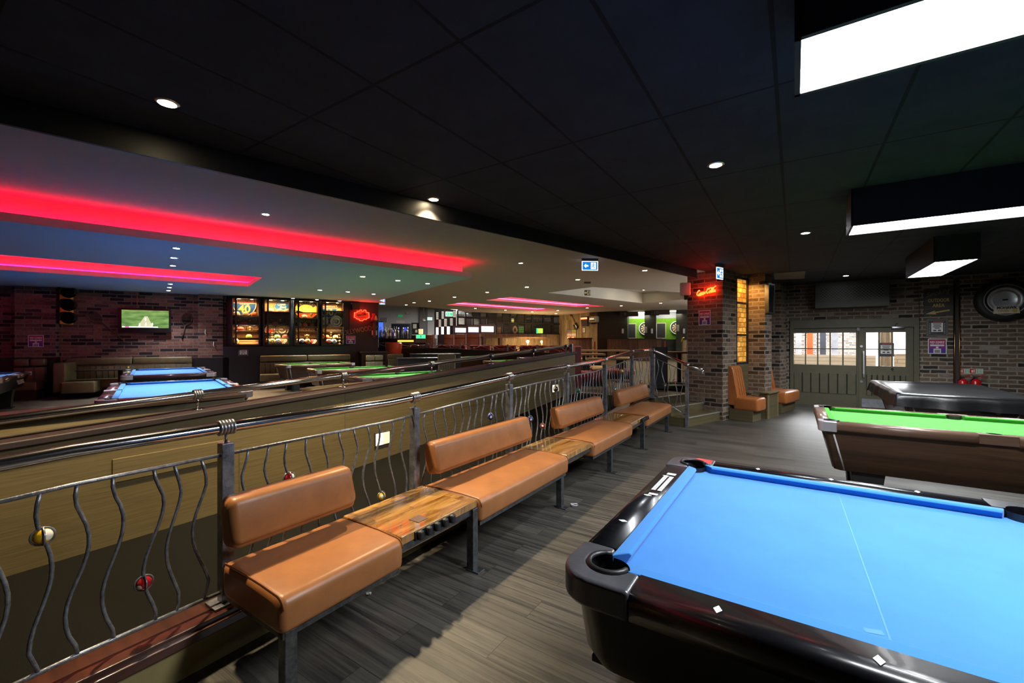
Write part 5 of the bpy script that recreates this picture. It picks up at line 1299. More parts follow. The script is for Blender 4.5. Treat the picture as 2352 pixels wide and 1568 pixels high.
# ------------------------------------------------------------------ display cabinets
YC = -.30
CABS = [(530, 598, 'leftmost'), (604, 668, 'second'), (675, 733, 'third'), (738, 792, 'rightmost')]
BACKM = mat('cabinet_backing', (.24, .15, .065), .8, var=.15, vscale=10)
SHELF = mat('shelf_oak', (.26, .16, .07), .5)
MESH = mat('mesh_black', (.01, .009, .008), .5)
ORD = ['top', 'second', 'third', 'fourth', 'bottom']
CABF = []
for ci, (u0, u1, nm_) in enumerate(CABS):
    x0, x1 = Wf.px(u0, 740, YC)[0], Wf.px(u1, 740, YC)[0]
    zb_, zt_ = 1.37, RAFTZ - .04
    xm = (x0 + x1) / 2; w_ = (x1 - x0) / 2; h_ = zt_ - zb_
    t = thing('display_cabinet', '%s of the four lit display cabinets, %s' % (nm_, ('holding the blue 40 road sign', 'with a round sign and two silver hubcaps', 'with a big yellow car sign', 'holding the blue 90 road sign')[ci]), 'display cabinet', Wf.w(xm, YC, zb_), Wf.a, 'lit display cabinets')
    cs = MB(); cs.box(-w_, -w_ + .05, 0, .42, 0, h_); cs.box(w_ - .05, w_, 0, .42, 0, h_); cs.box(-w_, w_, 0, .42, 0, .05); cs.box(-w_, w_, 0, .42, h_ - .05, h_)
    obj('case', cs, mat('cabinet_dark', (.018, .012, .010), .35), t)
    obj('backing', MB().box(-w_ + .05, w_ - .05, .39, .42, .05, h_ - .05), BACKM, t)
    zs = [[.05, .29, .52, .73, 1.01][k] / 1.59 * h_ for k in range(5)] if False else None
    sv = {0: (788, 775, 755, 744, 724), 1: (788, 775, 764, 746.5, 717), 2: (790, 775, 752, 748.5, 729.5), 3: (791, 776, 775.5, 750.5, 0)}[ci]
    lev = [.05]
    for v in {0: (776, 758, 745.5, 724), 1: (774.5, 765.5, 746.5, 716.5), 2: (776, 761, 749.5, 730), 3: (776.5, 764, 750, 714)}[ci]:
        lev.append(Wf.px((u0 + u1) / 2, v, YC + .2)[1] - zb_)
    for z in lev[1:]: obj('shelf', MB().box(-w_ + .05, w_ - .05, .08, .40, z - .02, z), SHELF, t)
    f_ = MB()
    xb = (-w_ + .07 + (w_ * 2) * .06)
    for xx in (-w_ + .05 + w_ * .16,): f_.box(xx, xx + .05, .0, .03, .05, h_ - .05)
    fz = {0: (745.5, 758, 776), 1: (716.5, 765.5), 2: (718, 732, 751), 3: (714, 778)}[ci]
    for v in fz: z = Wf.px((u0 + u1) / 2, v, YC)[1] - zb_; f_.box(-w_ + .05, w_ - .05, .0, .03, z - .014, z + .014)
    obj('front_frame', f_, mat('cabinet_dark'), t)
    g_ = MB()
    def slats(va, vb, n):
        za, zb2 = Wf.px((u0 + u1) / 2, va, YC)[1] - zb_, Wf.px((u0 + u1) / 2, vb, YC)[1] - zb_
        for k in range(n + 1): z = za + (zb2 - za) * k / n; g_.box(-w_ + .05 + w_ * .2, w_ - .05, .005, .016, z - .007, z + .007)
    def diam(va, vb, n):
        za, zb2 = Wf.px((u0 + u1) / 2, vb, YC)[1] - zb_, Wf.px((u0 + u1) / 2, va, YC)[1] - zb_
        xa, xe = -w_ + .05 + w_ * .2, w_ - .05; step = (xe - xa) / n; hh = zb2 - za
        for k in range(-n, n + 1):
            for s in (1, -1):
                pts = []
                for tt in (0, 1):
                    pts.append((xa + k * step + (hh * tt if s > 0 else hh * (1 - tt)), za + hh * tt))
                (ax, az), (bx, bz) = pts
                if ax > bx: (ax, az), (bx, bz) = (bx, bz), (ax, az)
                if bx <= xa or ax >= xe: continue
                if ax < xa: az += (bz - az) * (xa - ax) / (bx - ax); ax = xa
                if bx > xe: bz = az + (bz - az) * (xe - ax) / (bx - ax); bx = xe
                g_.tube([(ax, .012, az), (bx, .012, bz)], .0045, 4)
    if ci == 0: diam(725, 752, 14); slats(758, 776, 6)
    if ci == 1: slats(717, 765, 22); diam(767, 792, 14)
    if ci == 2: slats(752, 775, 9)
    if ci == 3: diam(752, 764, 12)
    obj('mesh', g_, MESH, t)
    lm = MB()
    for a in (-.45, .4): lm.cyl((a * w_, .12, h_ - .055), (a * w_, .12, h_ - .052), .04, 12)
    obj('lamp', lm, mat('cabinet_lamp', (1, 1, 1), .5, emit=(1, .66, .28), es=14), t)
    L_ = bpy.data.lights.new('cabinet_beam', 'AREA'); L_.energy = 10; L_.color = (1, .62, .25); L_.shape = 'RECTANGLE'; L_.size = w_ * 1.4; L_.size_y = .1
    lo = bpy.data.objects.new('cabinet_beam', L_); COL.objects.link(lo); lo.parent = t; lo.location = (0, .10, h_ - .07); lo.rotation_euler = (radians(-14), 0, 0)
    for zz in lev[1:4]:
        L_ = bpy.data.lights.new('shelf_light', 'AREA'); L_.energy = 7; L_.color = (1, .60, .24); L_.shape = 'RECTANGLE'; L_.size = w_ * 1.4; L_.size_y = .05
        lo = bpy.data.objects.new('shelf_light', L_); COL.objects.link(lo); lo.parent = t; lo.location = (0, .11, zz - .03); lo.rotation_euler = (radians(-20), 0, 0)
    CABF.append((t, xm, zb_, lev, w_, h_))
def incab(ci, u, v, y=.22):
    x, z = Wf.px(u, v, YC + y)
    return x, z
def citem(name, label, cat, ci, u, y, lvl, group=None):
    t_, xm, zb_, lev, w_, h_ = CABF[ci]
    x = Wf.px(u, 740, YC + y)[0]
    return thing(name, label, cat, Wf.w(x, YC + y, zb_ + lev[lvl]), Wf.a, group)
WHO = ['leftmost cabinet', 'second cabinet', 'third cabinet', 'rightmost cabinet']
def lvlname(l): return ('bottom', 'lowest', 'middle', 'upper', 'top')[l]
used_labels = set()
def uniq(s):
    if s not in used_labels: used_labels.add(s); return s
    for w in ('another ', 'one more ', 'a further '):
        if w + s not in used_labels: used_labels.add(w + s); return w + s
    return s
def cap(ci, u, lvl, colname, c, peak=1):
    t = citem('baseball_cap', uniq('%s cap on the %s shelf of the %s' % (colname, lvlname(lvl), WHO[ci])), 'cap', ci, u, .2, lvl, 'caps in the display cabinets')
    m = mat('cap_' + colname.replace(' ', '_'), c, .8)
    obj('crown', MB().loft([[(r * cos(2 * pi * k / 16), .85 * r * sin(2 * pi * k / 16), z) for k in range(16)] for r, z in ((.095, .0), (.098, .04), (.085, .085), (.05, .115), (.004, .125))]), m, t)
    obj('peak', MB().loft([[(peak * (-.02 + .1 * sin(pi * k / 8) * s - .0 + .0) , -.07 - s * .09 * sin(pi * k / 8), .012 + .012 * sin(pi * k / 8) - .02 * (s - 1)) if False else (.09 * cos(pi * k / 8), -.05 - s * .11 * sin(pi * k / 8), .014 - .012 * s * abs(cos(pi * k / 8)) + dz_) for k in range(9)] for s, dz_ in ((.0, 0), (1, 0))], closed=False, caps=False), m, t)
def bowl(ci, u, colname, c):
    t = citem('bowling_ball', uniq('%s bowling ball on the bottom of the %s' % (colname, WHO[ci])), 'bowling ball', ci, u, .17, 0, 'bowling balls in the display cabinets')
    obj('ball', MB().ball((0, 0, .1), .1), mat('bowl_' + colname, c, .15, coat=.5), t)
    obj('number_spot', MB().disc((.02, -.099, .105), .042, 'y', 14), PWHITE, t)
    obj('numeral', MB().box(.012, .028, -.101, -.0995, .08, .13), PDARK, t)
def trophy(ci, u, lvl, h, lab):
    t = citem('trophy', uniq('%s trophy on the %s shelf of the %s' % (lab, lvlname(lvl), WHO[ci])), 'trophy', ci, u, .2, lvl, 'trophies in the display cabinets')
    obj('base', MB().box(-.03, .03, -.03, .03, 0, h * .2), mat('trophy_base', (.35, .3, .22), .4), t, bevel=.004)
    obj('cup', MB().lathe([(.012, h * .2), (.01, h * .45), (.02, h * .5), (.045, h * .75), (.05, h)], seg=14), mat('trophy_gold', (.55, .40, .16), .25, .9), t)
    obj('handle', MB().ring((-.05, 0, h * .78), .022, .005, 'y', 12, 5).ring((.05, 0, h * .78), .022, .005, 'y', 12, 5), mat('trophy_gold'), t)
CO, CW, CT, CR, CB, CG = (.55, .13, .05), (.55, .48, .36), (.4, .3, .17), (.4, .03, .03), (.03, .07, .3), (.1, .25, .12)
cap(0, 543, 4, 'cream', CW); cap(0, 564, 4, 'tan', CT); cap(0, 584, 4, 'orange', CO)
cap(0, 560.5, 3, 'orange red', CO); trophy(0, 573.5, 3, .2, 'pale figure'); cap(0, 585, 3, 'dark olive', (.12, .10, .05))
trophy(0, 548, 3, .18, 'small cream'); trophy(0, 574, 2, .13, 'small grey'); cap(0, 553, 2, 'dark red', CR)
cap(0, 572, 1, 'yellow green', (.45, .5, .1))
bowl(0, 541, 'white and amber', (.5, .3, .04))
cap(1, 622, 4, 'cream', CW); cap(1, 642, 4, 'pale', (.5, .42, .3)); cap(1, 659, 4, 'tan', CT)
cap(1, 632, 3, 'orange', CO); trophy(1, 622, 3, .22, 'slim red'); trophy(1, 644, 3, .2, 'slim gold'); cap(1, 655, 3, 'brown', (.2, .11, .05))
cap(1, 637, 1, 'green and cream', CG); cap(1, 655, 1, 'crimson', CR); trophy(1, 625, 1, .16, 'small dark')
bowl(1, 614, 'orange white', (.55, .3, .12)); bowl(1, 625.5, 'yellow', (.45, .36, .02)); bowl(1, 639, 'blue', (.03, .12, .4))
cap(2, 687, 3, 'olive', (.2, .17, .08)); cap(2, 700, 3, 'orange', CO); cap(2, 716, 3, 'brown', (.28, .17, .09)); trophy(2, 705, 1, .12, 'tiny grey')
cap(2, 699, 4, 'cream', CW); trophy(2, 715, 4, .15, 'slim')
bowl(2, 682.5, 'cream', (.55, .36, .16)); bowl(2, 693.5, 'navy', (.02, .025, .15)); bowl(2, 706.5, 'orange', (.6, .18, .02))
cap(3, 757, 3, 'grey green', (.3, .3, .2)); cap(3, 750.5, 1, 'orange', CO); trophy(3, 760, 1, .22, 'tall gold'); cap(3, 770.5, 1, 'tan', CT); trophy(3, 780, 1, .18, 'slim cream'); trophy(3, 740, 1, .16, 'small pale')
bowl(3, 755, 'red', (.35, .02, .02)); bowl(3, 766.5, 'blue white', (.25, .38, .45)); trophy(3, 780, 0, .15, 'round cup')
# book and board props
for ci, u, lab, c in ((1, 652, 'brown glove shaped trophy plaque at the bottom right of the second cabinet', (.2, .09, .04)), (2, 721, 'red shoe box with white stripes at the bottom right of the third cabinet', (.3, .02, .03))):
    t = citem('keepsake_box', lab, 'box', ci, u, .2, 0)
    obj('box', MB().rbox(-.1, .1, -.05, .08, 0, .19, .015, 2), mat('prop_%d' % ci, c, .5), t)
    obj('stripe', MB().prism_y([(-.06, .02), (-.03, .02), (.07, .17), (.04, .17)], -.053, -.05).prism_y([(-.01, .02), (.02, .02), (.09, .12), (.09, .16)], -.053, -.05), PWHITE, t)
t = citem('wooden_plank', 'pale wooden plank lying across the leftmost cabinet below the yellow green cap', 'plank', 0, 570, .25, 0)
obj('board', MB().box(-.42, .42, -.06, .08, .10, .16).box(-.35, .35, -.04, .06, 0, .10), SHELF, t, bevel=.01)
# signs hung at the back of the cabinets
YS = .34
def csign(name, label, ci, u, v, cat='sign'):
    x, z = Wf.px(u, v, YC + YS)
    return thing(name, label, cat, Wf.w(x, YC + YS, z), Wf.a)
ROADB = mat('road_blue', (.015, .09, .35), .4); ROADR = mat('road_red', (.5, .06, .02), .4); ROADY = mat('road_yellow', (.75, .55, .12), .4); ROADW = mat('road_white', (.8, .7, .5), .4)
def shield(num, label, ci, u, v, s):
    t = csign('road_sign', label, ci, u, v)
    def sh(k, cut0, cut1):
        pts = []
        for j in range(-16, 17):
            a = j / 16
            pts.append(a)
        top = [(-.95 * k, .72 * k), (-.55 * k, .80 * k), (0, .72 * k), (.55 * k, .80 * k), (.95 * k, .72 * k)]
        rt = [(1.0 * k, .3 * k), (.95 * k, -.15 * k), (.72 * k, -.6 * k), (.35 * k, -.88 * k), (0, -1.0 * k)]
        return [(x * s, z * s) for x, z in top + rt + [(-x, z) for x, z in rt[-2::-1]]]
    obj('plate', MB().prism_y(sh(1.05, 0, 0), -.012, -.004), ROADW, t)
    obj('blue_field', MB().prism_y([p for p in sh(.97, 0, 0)], -.014, -.012), ROADB, t)
    obj('red_band', MB().prism_y([(-.93 * s, .7 * s), (-.5 * s, .77 * s), (0, .70 * s), (.5 * s, .77 * s), (.93 * s, .7 * s), (.96 * s, .3 * s), (-.96 * s, .3 * s)], -.0155, -.014), ROADR, t)
    obj('white_line', MB().box(-.96 * s, .96 * s, -.017, -.0155, .25 * s, .31 * s), ROADW, t)
    obj('number', MB().text(num, s * 1.0, (0, -.018, -.33 * s), .002, 1.05 * s, bold=.008), ROADY, t)
    obj('lettering', MB().text('INTERSTATE', s * .28, (0, -.0175, .5 * s), .001, 1.6 * s, bold=.002), ROADW, t)
    obj('state_lettering', MB().text('TENNESSEE' if num == '40' else 'NEW YORK', s * .17, (0, -.0175, .16 * s), .001, .85 * s), ROADY, t)
shield('40', 'blue and red road shield numbered 40 in the leftmost cabinet', 0, 561.5, 702.5, .33)
shield('90', 'blue and red road shield numbered 90 in the rightmost cabinet', 3, 755.5, 713, .27)
t = csign('round_sign', 'pale round metal grille sign at the top of the second cabinet', 1, 621, 703.5)
obj('plate', MB().disc((0, -.01, 0), .24, 'y', 28, 1, 1), mat('pale_gold', (.6, .42, .2), .5), t)
gr = MB()
for k in range(-5, 6): a = .04 * k; l_ = sqrt(max(0, .23 ** 2 - a * a)); gr.box(a - .003, a + .003, -.013, -.01, -l_, l_); gr.box(-l_, l_, -.013, -.01, a - .003, a + .003)
obj('grille', gr, mat('grille_gold', (.35, .22, .1), .5), t)
t = csign('badge_sign', 'blue and white lobed drink sign with red edge in the second cabinet', 1, 648, 704)
pts = [(.23 * (1 + .14 * abs(cos(4 * a))) * cos(a), .2 * (1 + .14 * abs(cos(4 * a))) * sin(a)) for a in [2 * pi * k / 48 for k in range(48)]]
obj('rim', MB().prism_y(pts, -.01, -.002), ROADR, t); obj('rim_inner', MB().prism_y([(x * .93, z * .93) for x, z in pts], -.012, -.01), ROADW, t); obj('field', MB().prism_y([(x * .86, z * .86) for x, z in pts], -.014, -.012), mat('badge_blue', (.02, .16, .45), .4), t)
obj('lettering', MB().text('Crown', .13, (-.02, -.016, .08), .001, .24, shear=.2, rot=.05, bold=.003).text('Best', .12, (.02, -.016, -.02), .001, .2, shear=.2, bold=.003).text('Root', .11, (0, -.016, -.12), .001, .2, shear=.2, bold=.003), ROADW, t)
t = csign('car_sign', 'large yellow oval garage sign with a long car in the third cabinet', 2, 703.5, 712)
def oval(a, b, n=36): return [(a * cos(2 * pi * k / n), b * sin(2 * pi * k / n)) for k in range(n)]
obj('plate', MB().prism_y(oval(.36, .31), -.01, -.002), mat('sign_yellow', (.75, .48, .06), .4), t)
obj('lower_field', MB().prism_y([p for p in [(.345 * cos(radians(a)), .30 * sin(radians(a))) for a in range(200, 341, 7)]], -.012, -.01), ROADR, t)
obj('upper_band', MB().prism_y([(.345 * cos(radians(a)), .30 * sin(radians(a))) for a in range(30, 151, 6)] + [(.25 * cos(radians(a)), .20 * sin(radians(a))) for a in range(150, 29, -6)], -.012, -.01), PDARK, t)
obj('car_picture', MB().prism_y([(-.33, -.02), (-.3, -.08), (.1, -.085), (.3, -.06), (.33, 0), (.2, .05), (.05, .07), (.0, .1), (-.1, .1), (-.15, .06), (-.3, .03)], -.014, -.012), mat('car_yellow', (.85, .62, .15), .4), t)
obj('car_shade', MB().prism_y([(-.33, -.02), (-.3, -.09), (-.05, -.09), (-.2, -.04)], -.016, -.014), mat('car_navy', (.02, .03, .12), .4), t)
lt = MB()
for k, ch in enumerate('GARAGE'):
    a = radians(128 - 15.5 * k); lt.text(ch, .075, (.295 * cos(a), -.014, .25 * sin(a)), .001, rot=a - pi / 2)
lt.text('SKY HIGH', .07, (0, -.014, -.2), .001, .3)
obj('lettering', lt, ROADY, t)
t = csign('price_card', 'small orange card at the upper right of the rightmost cabinet', 3, 779.5, 714)
obj('card', MB().box(-.08, .08, -.008, 0, -.11, .11), mat('card_orange', (.55, .22, .04), .5), t); obj('print_line', MB().box(-.06, .06, -.01, -.008, .03, .07).box(-.06, .06, -.01, -.008, -.05, -.03), ROADW, t)
def hubcap(label, ci, u, v, r):
    t = csign('hubcap', label, ci, u, v, 'hubcap')
    m_ = MB(); m_.M = Matrix.Rotation(radians(90), 4, 'X'); m_.lathe([(.001, .03), (r * .2, .04), (r * .26, .015), (r * .52, .012), (r * .58, .035), (r * .66, .015), (r * .9, .012), (r * .96, .03), (r, .0)], seg=28, caps=False)
    obj('disc', m_, mat('hubcap_silver', (.5, .45, .36), .3, .9), t)
hubcap('large silver hubcap at the right of the rightmost cabinet', 3, 772.5, 738, .22)
hubcap('silver hubcap on the middle shelf of the second cabinet, right one', 1, 648, 757, .21)
hubcap('silver hubcap on the middle shelf of the second cabinet, left one', 1, 621, 758, .18)
hubcap('small red centred hubcap at the left of the rightmost cabinet', 3, 744, 737, .16)
for ci, u, v, s, wd, lab, col in ((0, 562, 733.5, 'BROADWAY', .74, 'faded broad street name board behind the second row of the leftmost cabinet', (.33, .24, .10)), (0, 563, 754, 'FIFTH', .4, 'pale board with dark FIFTH lettering in the leftmost cabinet', (.04, .03, .02)),
                             (2, 700.5, 738, 'MICHIGAN AV', .70, 'yellow lettered street name board in the third cabinet', (.55, .38, .08)), (2, 701, 757, 'LINCOLN', .6, 'dim street name board behind the slats of the third cabinet', (.30, .21, .09)),
                             (3, 762, 757.5, 'MADISON', .6, 'dim street name board above the tall gold trophy', (.28, .2, .09)), (1, 635, 735, 'VALLEY', .5, 'dim street name board behind the slats of the second cabinet', (.22, .15, .06))):
    t = csign('street_sign', lab, ci, u, v)
    if s == 'FIFTH': obj('board', MB().box(-.38, .38, -.012, -.004, -.075, .075), mat('pale_board', (.5, .38, .22), .6), t)
    else: obj('board', MB().box(-wd / 2 - .03, wd / 2 + .03, -.012, -.004, -.08, .08), mat('dim_board', (.08, .055, .025), .6), t)
    obj('lettering', MB().text(s, .15, (0, -.014, 0), .002, wd, bold=.003), mat('letters_%s' % s[:3].lower(), col, .5), t)
t = csign('red_card', 'small red card leaning on the left hubcap', 1, 620, 759.5, 'card'); obj('card', MB().box(-.1, .1, -.05, -.045, -.07, .05), ROADR, t)
poster('framed_notice', 'framed house notice on the dark panel below the leftmost cabinet', Wf, 559, 802, 817, .24, YC - .004, DARKSHEET, lambda t, w, h, y: notice(t, w * 1.2, h, y), 'notice', (.03, BLACK))
# ------------------------------------------------------------------ red neon wall
NX0, NX1 = Wf.px(803, 750, .1)[0], Wf.px(869, 750, .1)[0]
struct('wall_neon', MB().box(NX0, NX1, .1, .3, 0, HALLZ), mat('neon_wall', (.03, .012, .011), .5), Wf)
xm, zm, w_, h_ = wrect(812, 849, 711, 737, .05)
t = thing('neon_sign', 'bottle cap shaped sign outlined in red neon on the dark wall', 'neon sign', Wf.w(xm, .05, zm), Wf.a)
w2, h2 = w_ * .92, h_ * .95
out = [(-.95, .45), (-.62, .5), (-.6, .72), (-.3, .75), (-.3, 1.0), (-.05, .98), (0, .75), (.25, .8), (.3, 1.0), (.55, .95), (.6, .6), (.95, .5), (1.0, -.4), (.7, -.55), (.6, -.75), (.3, -.72), (.1, -1.0), (-.25, -.98), (-.4, -.72), (-.65, -.7), (-.75, -.5), (-1, -.42)]
obj('neon_tube', MB().tube([(x * w2, -.03, z * h2) for x, z in out], .018, 6, closed=True), NEON2, t)
obj('plate', MB().prism_y([(x * w2 * .9, z * h2 * .82) for x, z in out], -.01, .02), mat('plate_brown', (.22, .10, .06), .5), t)
strokes(t, 'script_lettering', SCRIPT, w2 * 1.35 / 9.4, -w2 * .68, -.02, -.014, .010, PDARK, rot=.12, shear=.12)
obj('script_line', MB().box(-w2 * .5, w2 * .5, -.013, -.01, -h2 * .42, -h2 * .36), PDARK, t)
PL_ = bpy.data.lights.new('neon_glow', 'POINT'); PL_.energy = 9; PL_.color = (1, .05, .02); PL_.shadow_soft_size = .3
lo = bpy.data.objects.new('neon_glow', PL_); COL.objects.link(lo); lo.parent = t; lo.location = (0, -.35, .1)
x, z = Wf.px(824, 760, .09)
t = thing('street_sign', 'slanted gold HOLLYWOOD lettering on the dark wall under the neon', 'sign', Wf.w(x, .09, z), Wf.a)
obj('lettering', MB().text('HOLLYWOOD', .26, (-.1, -.01, 0), .004, 1.15, rot=.2, bold=.004).text('BLVD', .12, (.62, -.01, .15), .004, .25, rot=.2), mat('dull_gold', (.22, .15, .07), .5), t)
poster('poster', 'purple cash poster on the dark wall under the HOLLYWOOD lettering', Wf, 805.5, 771, 789, .33, .09, PURPLE, cash)
for u, v, lab, nm_, c in ((857, 727, 'small red boot shaped ornament on the neon wall bracket', 'boot_ornament', (.4, .05, .03)), (863, 731, 'small gold bell beside the red ornament on the neon wall', 'bell', (.5, .35, .12))):
    x, z = Wf.px(u, v, -.1)
    o = obj(nm_, MB().lathe([(.05, -.12), (.075, -.12), (.05, .02), (.03, .1), (.004, .12)], seg=12) if nm_ == 'bell' else MB().prism_y([(-.08, -.12), (.02, -.12), (.04, .0), (.08, .12), (-.03, .12), (-.03, 0)], -.03, .03), mat(nm_, c, .35), loc=Wf.w(x, -.1, z), rotz=Wf.a, bevel=0)
    tag(o, lab, 'ornament')
x, z = Wf.px(860, 735, .0); o = obj('wall_bracket', MB().box(-.12, .12, -.2, .1, -.02, .02).box(-.04, .04, -.06, .1, -.62, -.02), mat('neon_wood', (.10, .03, .02), .5), loc=Wf.w(x, 0, z - .03), rotz=Wf.a); tag(o, 'dark wooden bracket shelf at the right end of the neon wall', 'shelf')
x, z = Wf.px(861, 764, .0); o = obj('price_card', MB().box(-.1, .1, 0, .01, -.09, .09), PWHITE, loc=Wf.w(x, .06, z), rotz=Wf.a); tag(o, 'small white card at the right end of the neon wall', 'card')
x, z = Wf.px(807, 703, -.1); t = thing('wall_speaker', 'black loudspeaker at the top left of the neon wall', 'speaker', Wf.w(x + .15, -.06, z), Wf.a); obj('cabinet', MB().rbox(-.15, .15, -.14, .12, -.14, .14, .02, 2), BLACK, t); obj('grille', MB().box(-.13, .13, -.15, -.14, -.12, .12), MESH, t)
o = obj('host_stand', MB().box(-.45, .45, -.25, .25, 0, 1.08).box(-.5, .5, -.3, .3, 1.08, 1.14).box(-.42, .42, -.27, -.25, .75, 1.0), mat('stand_brown', (.035, .018, .012), .4), loc=Wf.w(Wf.px(857, 790, -.35)[0], -.35, 0), rotz=Wf.a, bevel=.01); tag(o, 'dark wooden host stand below the neon wall', 'cabinet')
# ------------------------------------------------------------------ bar room beyond
def FB(d): return Frame(0, d, 0)
def brect(f, u0, u1, v0, v1, y=0):
    a, z1 = f.px(u0, (v0 + v1) / 2, y)[0], f.px((u0 + u1) / 2, v0, y)[1]
    b, z0 = f.px(u1, (v0 + v1) / 2, y)[0], f.px((u0 + u1) / 2, v1, y)[1]
    return a, b, z0, z1
B34, B30, B27, B25 = FB(34), FB(30), FB(27), FB(25.6)
PALE = mat('pale_bar_wall', (.55, .56, .60), .9)
struct('wall_bar_back', MB().box(*B34.px(840, 780)[:1], B34.px(1320, 780)[0], 0, .3, 0, 5), PALE, B34)
flat('ceiling_bar', [at(870, 700, HALLZ), (-3.1, 24.7), (10, 31), (10, 34.3), (-13, 34.3), (-13, 22)], 4.3, CEILW)
struct('wall_bar_ceiling_step', MB().loft([[(*at(882, 699, HALLZ), z), (*at(1053, 711, HALLZ), z), (-2.6, 33.2, z)] for z in (HALLZ, 4.3)], caps=False, closed=False, smooth=False), CEILW)
for u, v, lab in ((876, 704.5, 'downlight in the bar ceiling right of the neon wall'), (930.5, 713.7, 'downlight in the bar ceiling above the back bar'), (950, 709.6, 'downlight in the bar ceiling over the menu board'), (988, 711, 'downlight in the bar ceiling beside the slatted tower')):
    downlight(u, v, 4.3, 1, lab, 'downlights in the bar ceiling', 1500, .07, True, 130)
def part_box(name, f, u0, u1, v0, v1, m, parent, org, y0=-.02, y1=.02, bevel=0):
    a, b, z0, z1 = brect(f, u0, u1, v0, v1)
    return obj(name, MB().box(a - org[0], b - org[0], y0, y1, z0 - org[1], z1 - org[1]), m, parent, bevel=bevel)
def simple(name, label, cat, f, u0, u1, v0, v1, m, y0=-.03, y1=.03, group=None, bevel=.0):
    a, b, z0, z1 = brect(f, u0, u1, v0, v1)
    o = obj(name, MB().box(-(b - a) / 2, (b - a) / 2, y0, y1, -(z1 - z0) / 2, (z1 - z0) / 2), m, loc=f.w((a + b) / 2, 0, (z0 + z1) / 2), rotz=f.a, bevel=bevel)
    return tag(o, label, cat, group)
def ft(name, label, cat, f, u, v, y=0, group=None):
    x, z = f.px(u, v, y)
    return thing(name, label, cat, f.w(x, y, z), f.a, group), z
# back bar
a, b, z0, z1 = brect(B30, 899, 942.5, 743, 790)
t = thing('back_bar', 'black back bar cabinet behind the beer taps', 'cabinet', B30.w((a + b) / 2, 0, .46))
obj('carcass', MB().box(-(b - a) / 2, (b - a) / 2, -.05, .5, 0, z1 - .46), BLACK, t); obj('glazed_front', MB().box(-(b - a) / 2 + .05, (b - a) / 2 - .05, -.06, -.05, .3, z1 - .5), mat('bar_glass', (.01, .012, .02), .08), t)
t, z = ft('bar_counter', 'dark bar counter with a glowing amber strip under its top', 'bar counter', B25, 930, 782)
a, b, z0, z1 = brect(B25, 870, 1000, 779, 790)
xo = B25.px(930, 782)[0]
obj('front', MB().box(a - xo, b - xo, 0, .6, .46 - z, z1 - z), mat('bar_front', (.02, .014, .012), .4), t)
obj('top', MB().box(a - xo, b - xo, -.12, .7, z1 - z, z1 - z + .05), CAPW, t, bevel=.01)
part_box('amber_strip', B25, 915, 951, 781, 784.6, mat('amber_strip', (.8, .4, .05), .5, emit=(1, .45, .06), es=1.6), t, (xo, z), -.16, -.13)
ztop_bar = z1 + .05
t, z = ft('beer_taps', 'row of tall chrome beer taps on the bar counter', 'beer tap', B25, 924, 779)
xo = B25.px(924, 779)[0]
for u, v0, c in ((913, 752, STEEL), (924, 752, STEEL), (930, 751.5, mat('tap_blue', (.03, .04, .3), .3, emit=(.05, .08, .9), es=.6)), (934.5, 751, STEEL)):
    x = B25.px(u, 779)[0] - xo; h = B25.px(u, v0)[1] - z
    p_ = obj('tap_column', MB().cyl((x, .1, 0), (x, .1, h), .055, 12), STEEL, t)
    obj('tap_head', MB().cyl((x, .1, h - .18), (x, .1, h), .058, 12).cyl((x, .04, h * .75), (x, -.12, h * .7), .02, 8), c, p_)
BCOL = [('green', (.03, .16, .05)), ('amber', (.3, .12, .02)), ('clear', (.55, .55, .5)), ('dark', (.03, .02, .02)), ('blue', (.04, .08, .4)), ('red', (.35, .03, .03))]
for k in range(16):
    u = 873 + 2.5 * k; nm_, c = BCOL[(k * 5 + k // 3) % 6]
    h = random.uniform(.5, .78); d = 25.7 + .18 * (k % 3)
    x, y = dep(u, d)
    t = thing('bottle', '%s bottle on the bar counter, %s from left in the bar row' % (nm_, ('first', 'second', 'third', 'fourth', 'fifth', 'sixth', 'seventh', 'eighth', 'ninth', 'tenth', 'eleventh', 'twelfth', 'thirteenth', 'fourteenth', 'fifteenth', 'sixteenth')[k]), 'bottle', (x, y, ztop_bar), 0, 'bottles on the bar')
    obj('glass', MB().lathe([(.001, 0), (.05, 0), (.055, .02), (.055, h * .58), (.02, h * .74), (.017, h * .94)], seg=12), mat('bottle_' + nm_, c, .12, spec=.8), t)
    obj('stopper', MB().cyl((0, 0, h * .93), (0, 0, h), .02, 8), CREAM if k % 2 else BLACK, t)
    if k % 2: obj('bottle_label', MB().lathe([(.0565, h * .2), (.0565, h * .45)], seg=12, caps=False), PWHITE, t)
t, z = ft('blue_screen', 'small blue lit screen at the left end of the bar', 'screen', FB(25.95), 874, 757); obj('panel', MB().box(-.1, .14, -.03, .03, -.45, .45), mat('blue_glow', (.05, .1, .6), .4, emit=(.04, .12, .8), es=1), t); obj('stand', MB().box(-.12, .16, .03, .06, ztop_bar - z, .5), BLACK, t)
simple('wall_screen', 'grey hanging screen on the white bar wall', 'screen', B30, 872, 890, 729, 740, mat('screen_grey', (.12, .12, .13), .3), bevel=.02)
t, z = ft('menu_board', 'black framed menu board with white sheets right of the back bar', 'notice board', B34, 953.5, 755); xo = B34.px(953.5, 755)[0]
part_box('board', B34, 945, 962, 741, 768, BLACK, t, (xo, z)); part_box('sheet', B34, 949, 957, 744, 754, PWHITE, t, (xo, z), -.04, -.02); part_box('sheet', B34, 954, 959, 757, 763.5, PWHITE, t, (xo, z), -.04, -.02)
simple('air_grille', 'white air grille above the back bar', 'vent', B34, 910, 929, 736.5, 742, WHITE, -.06, .02)
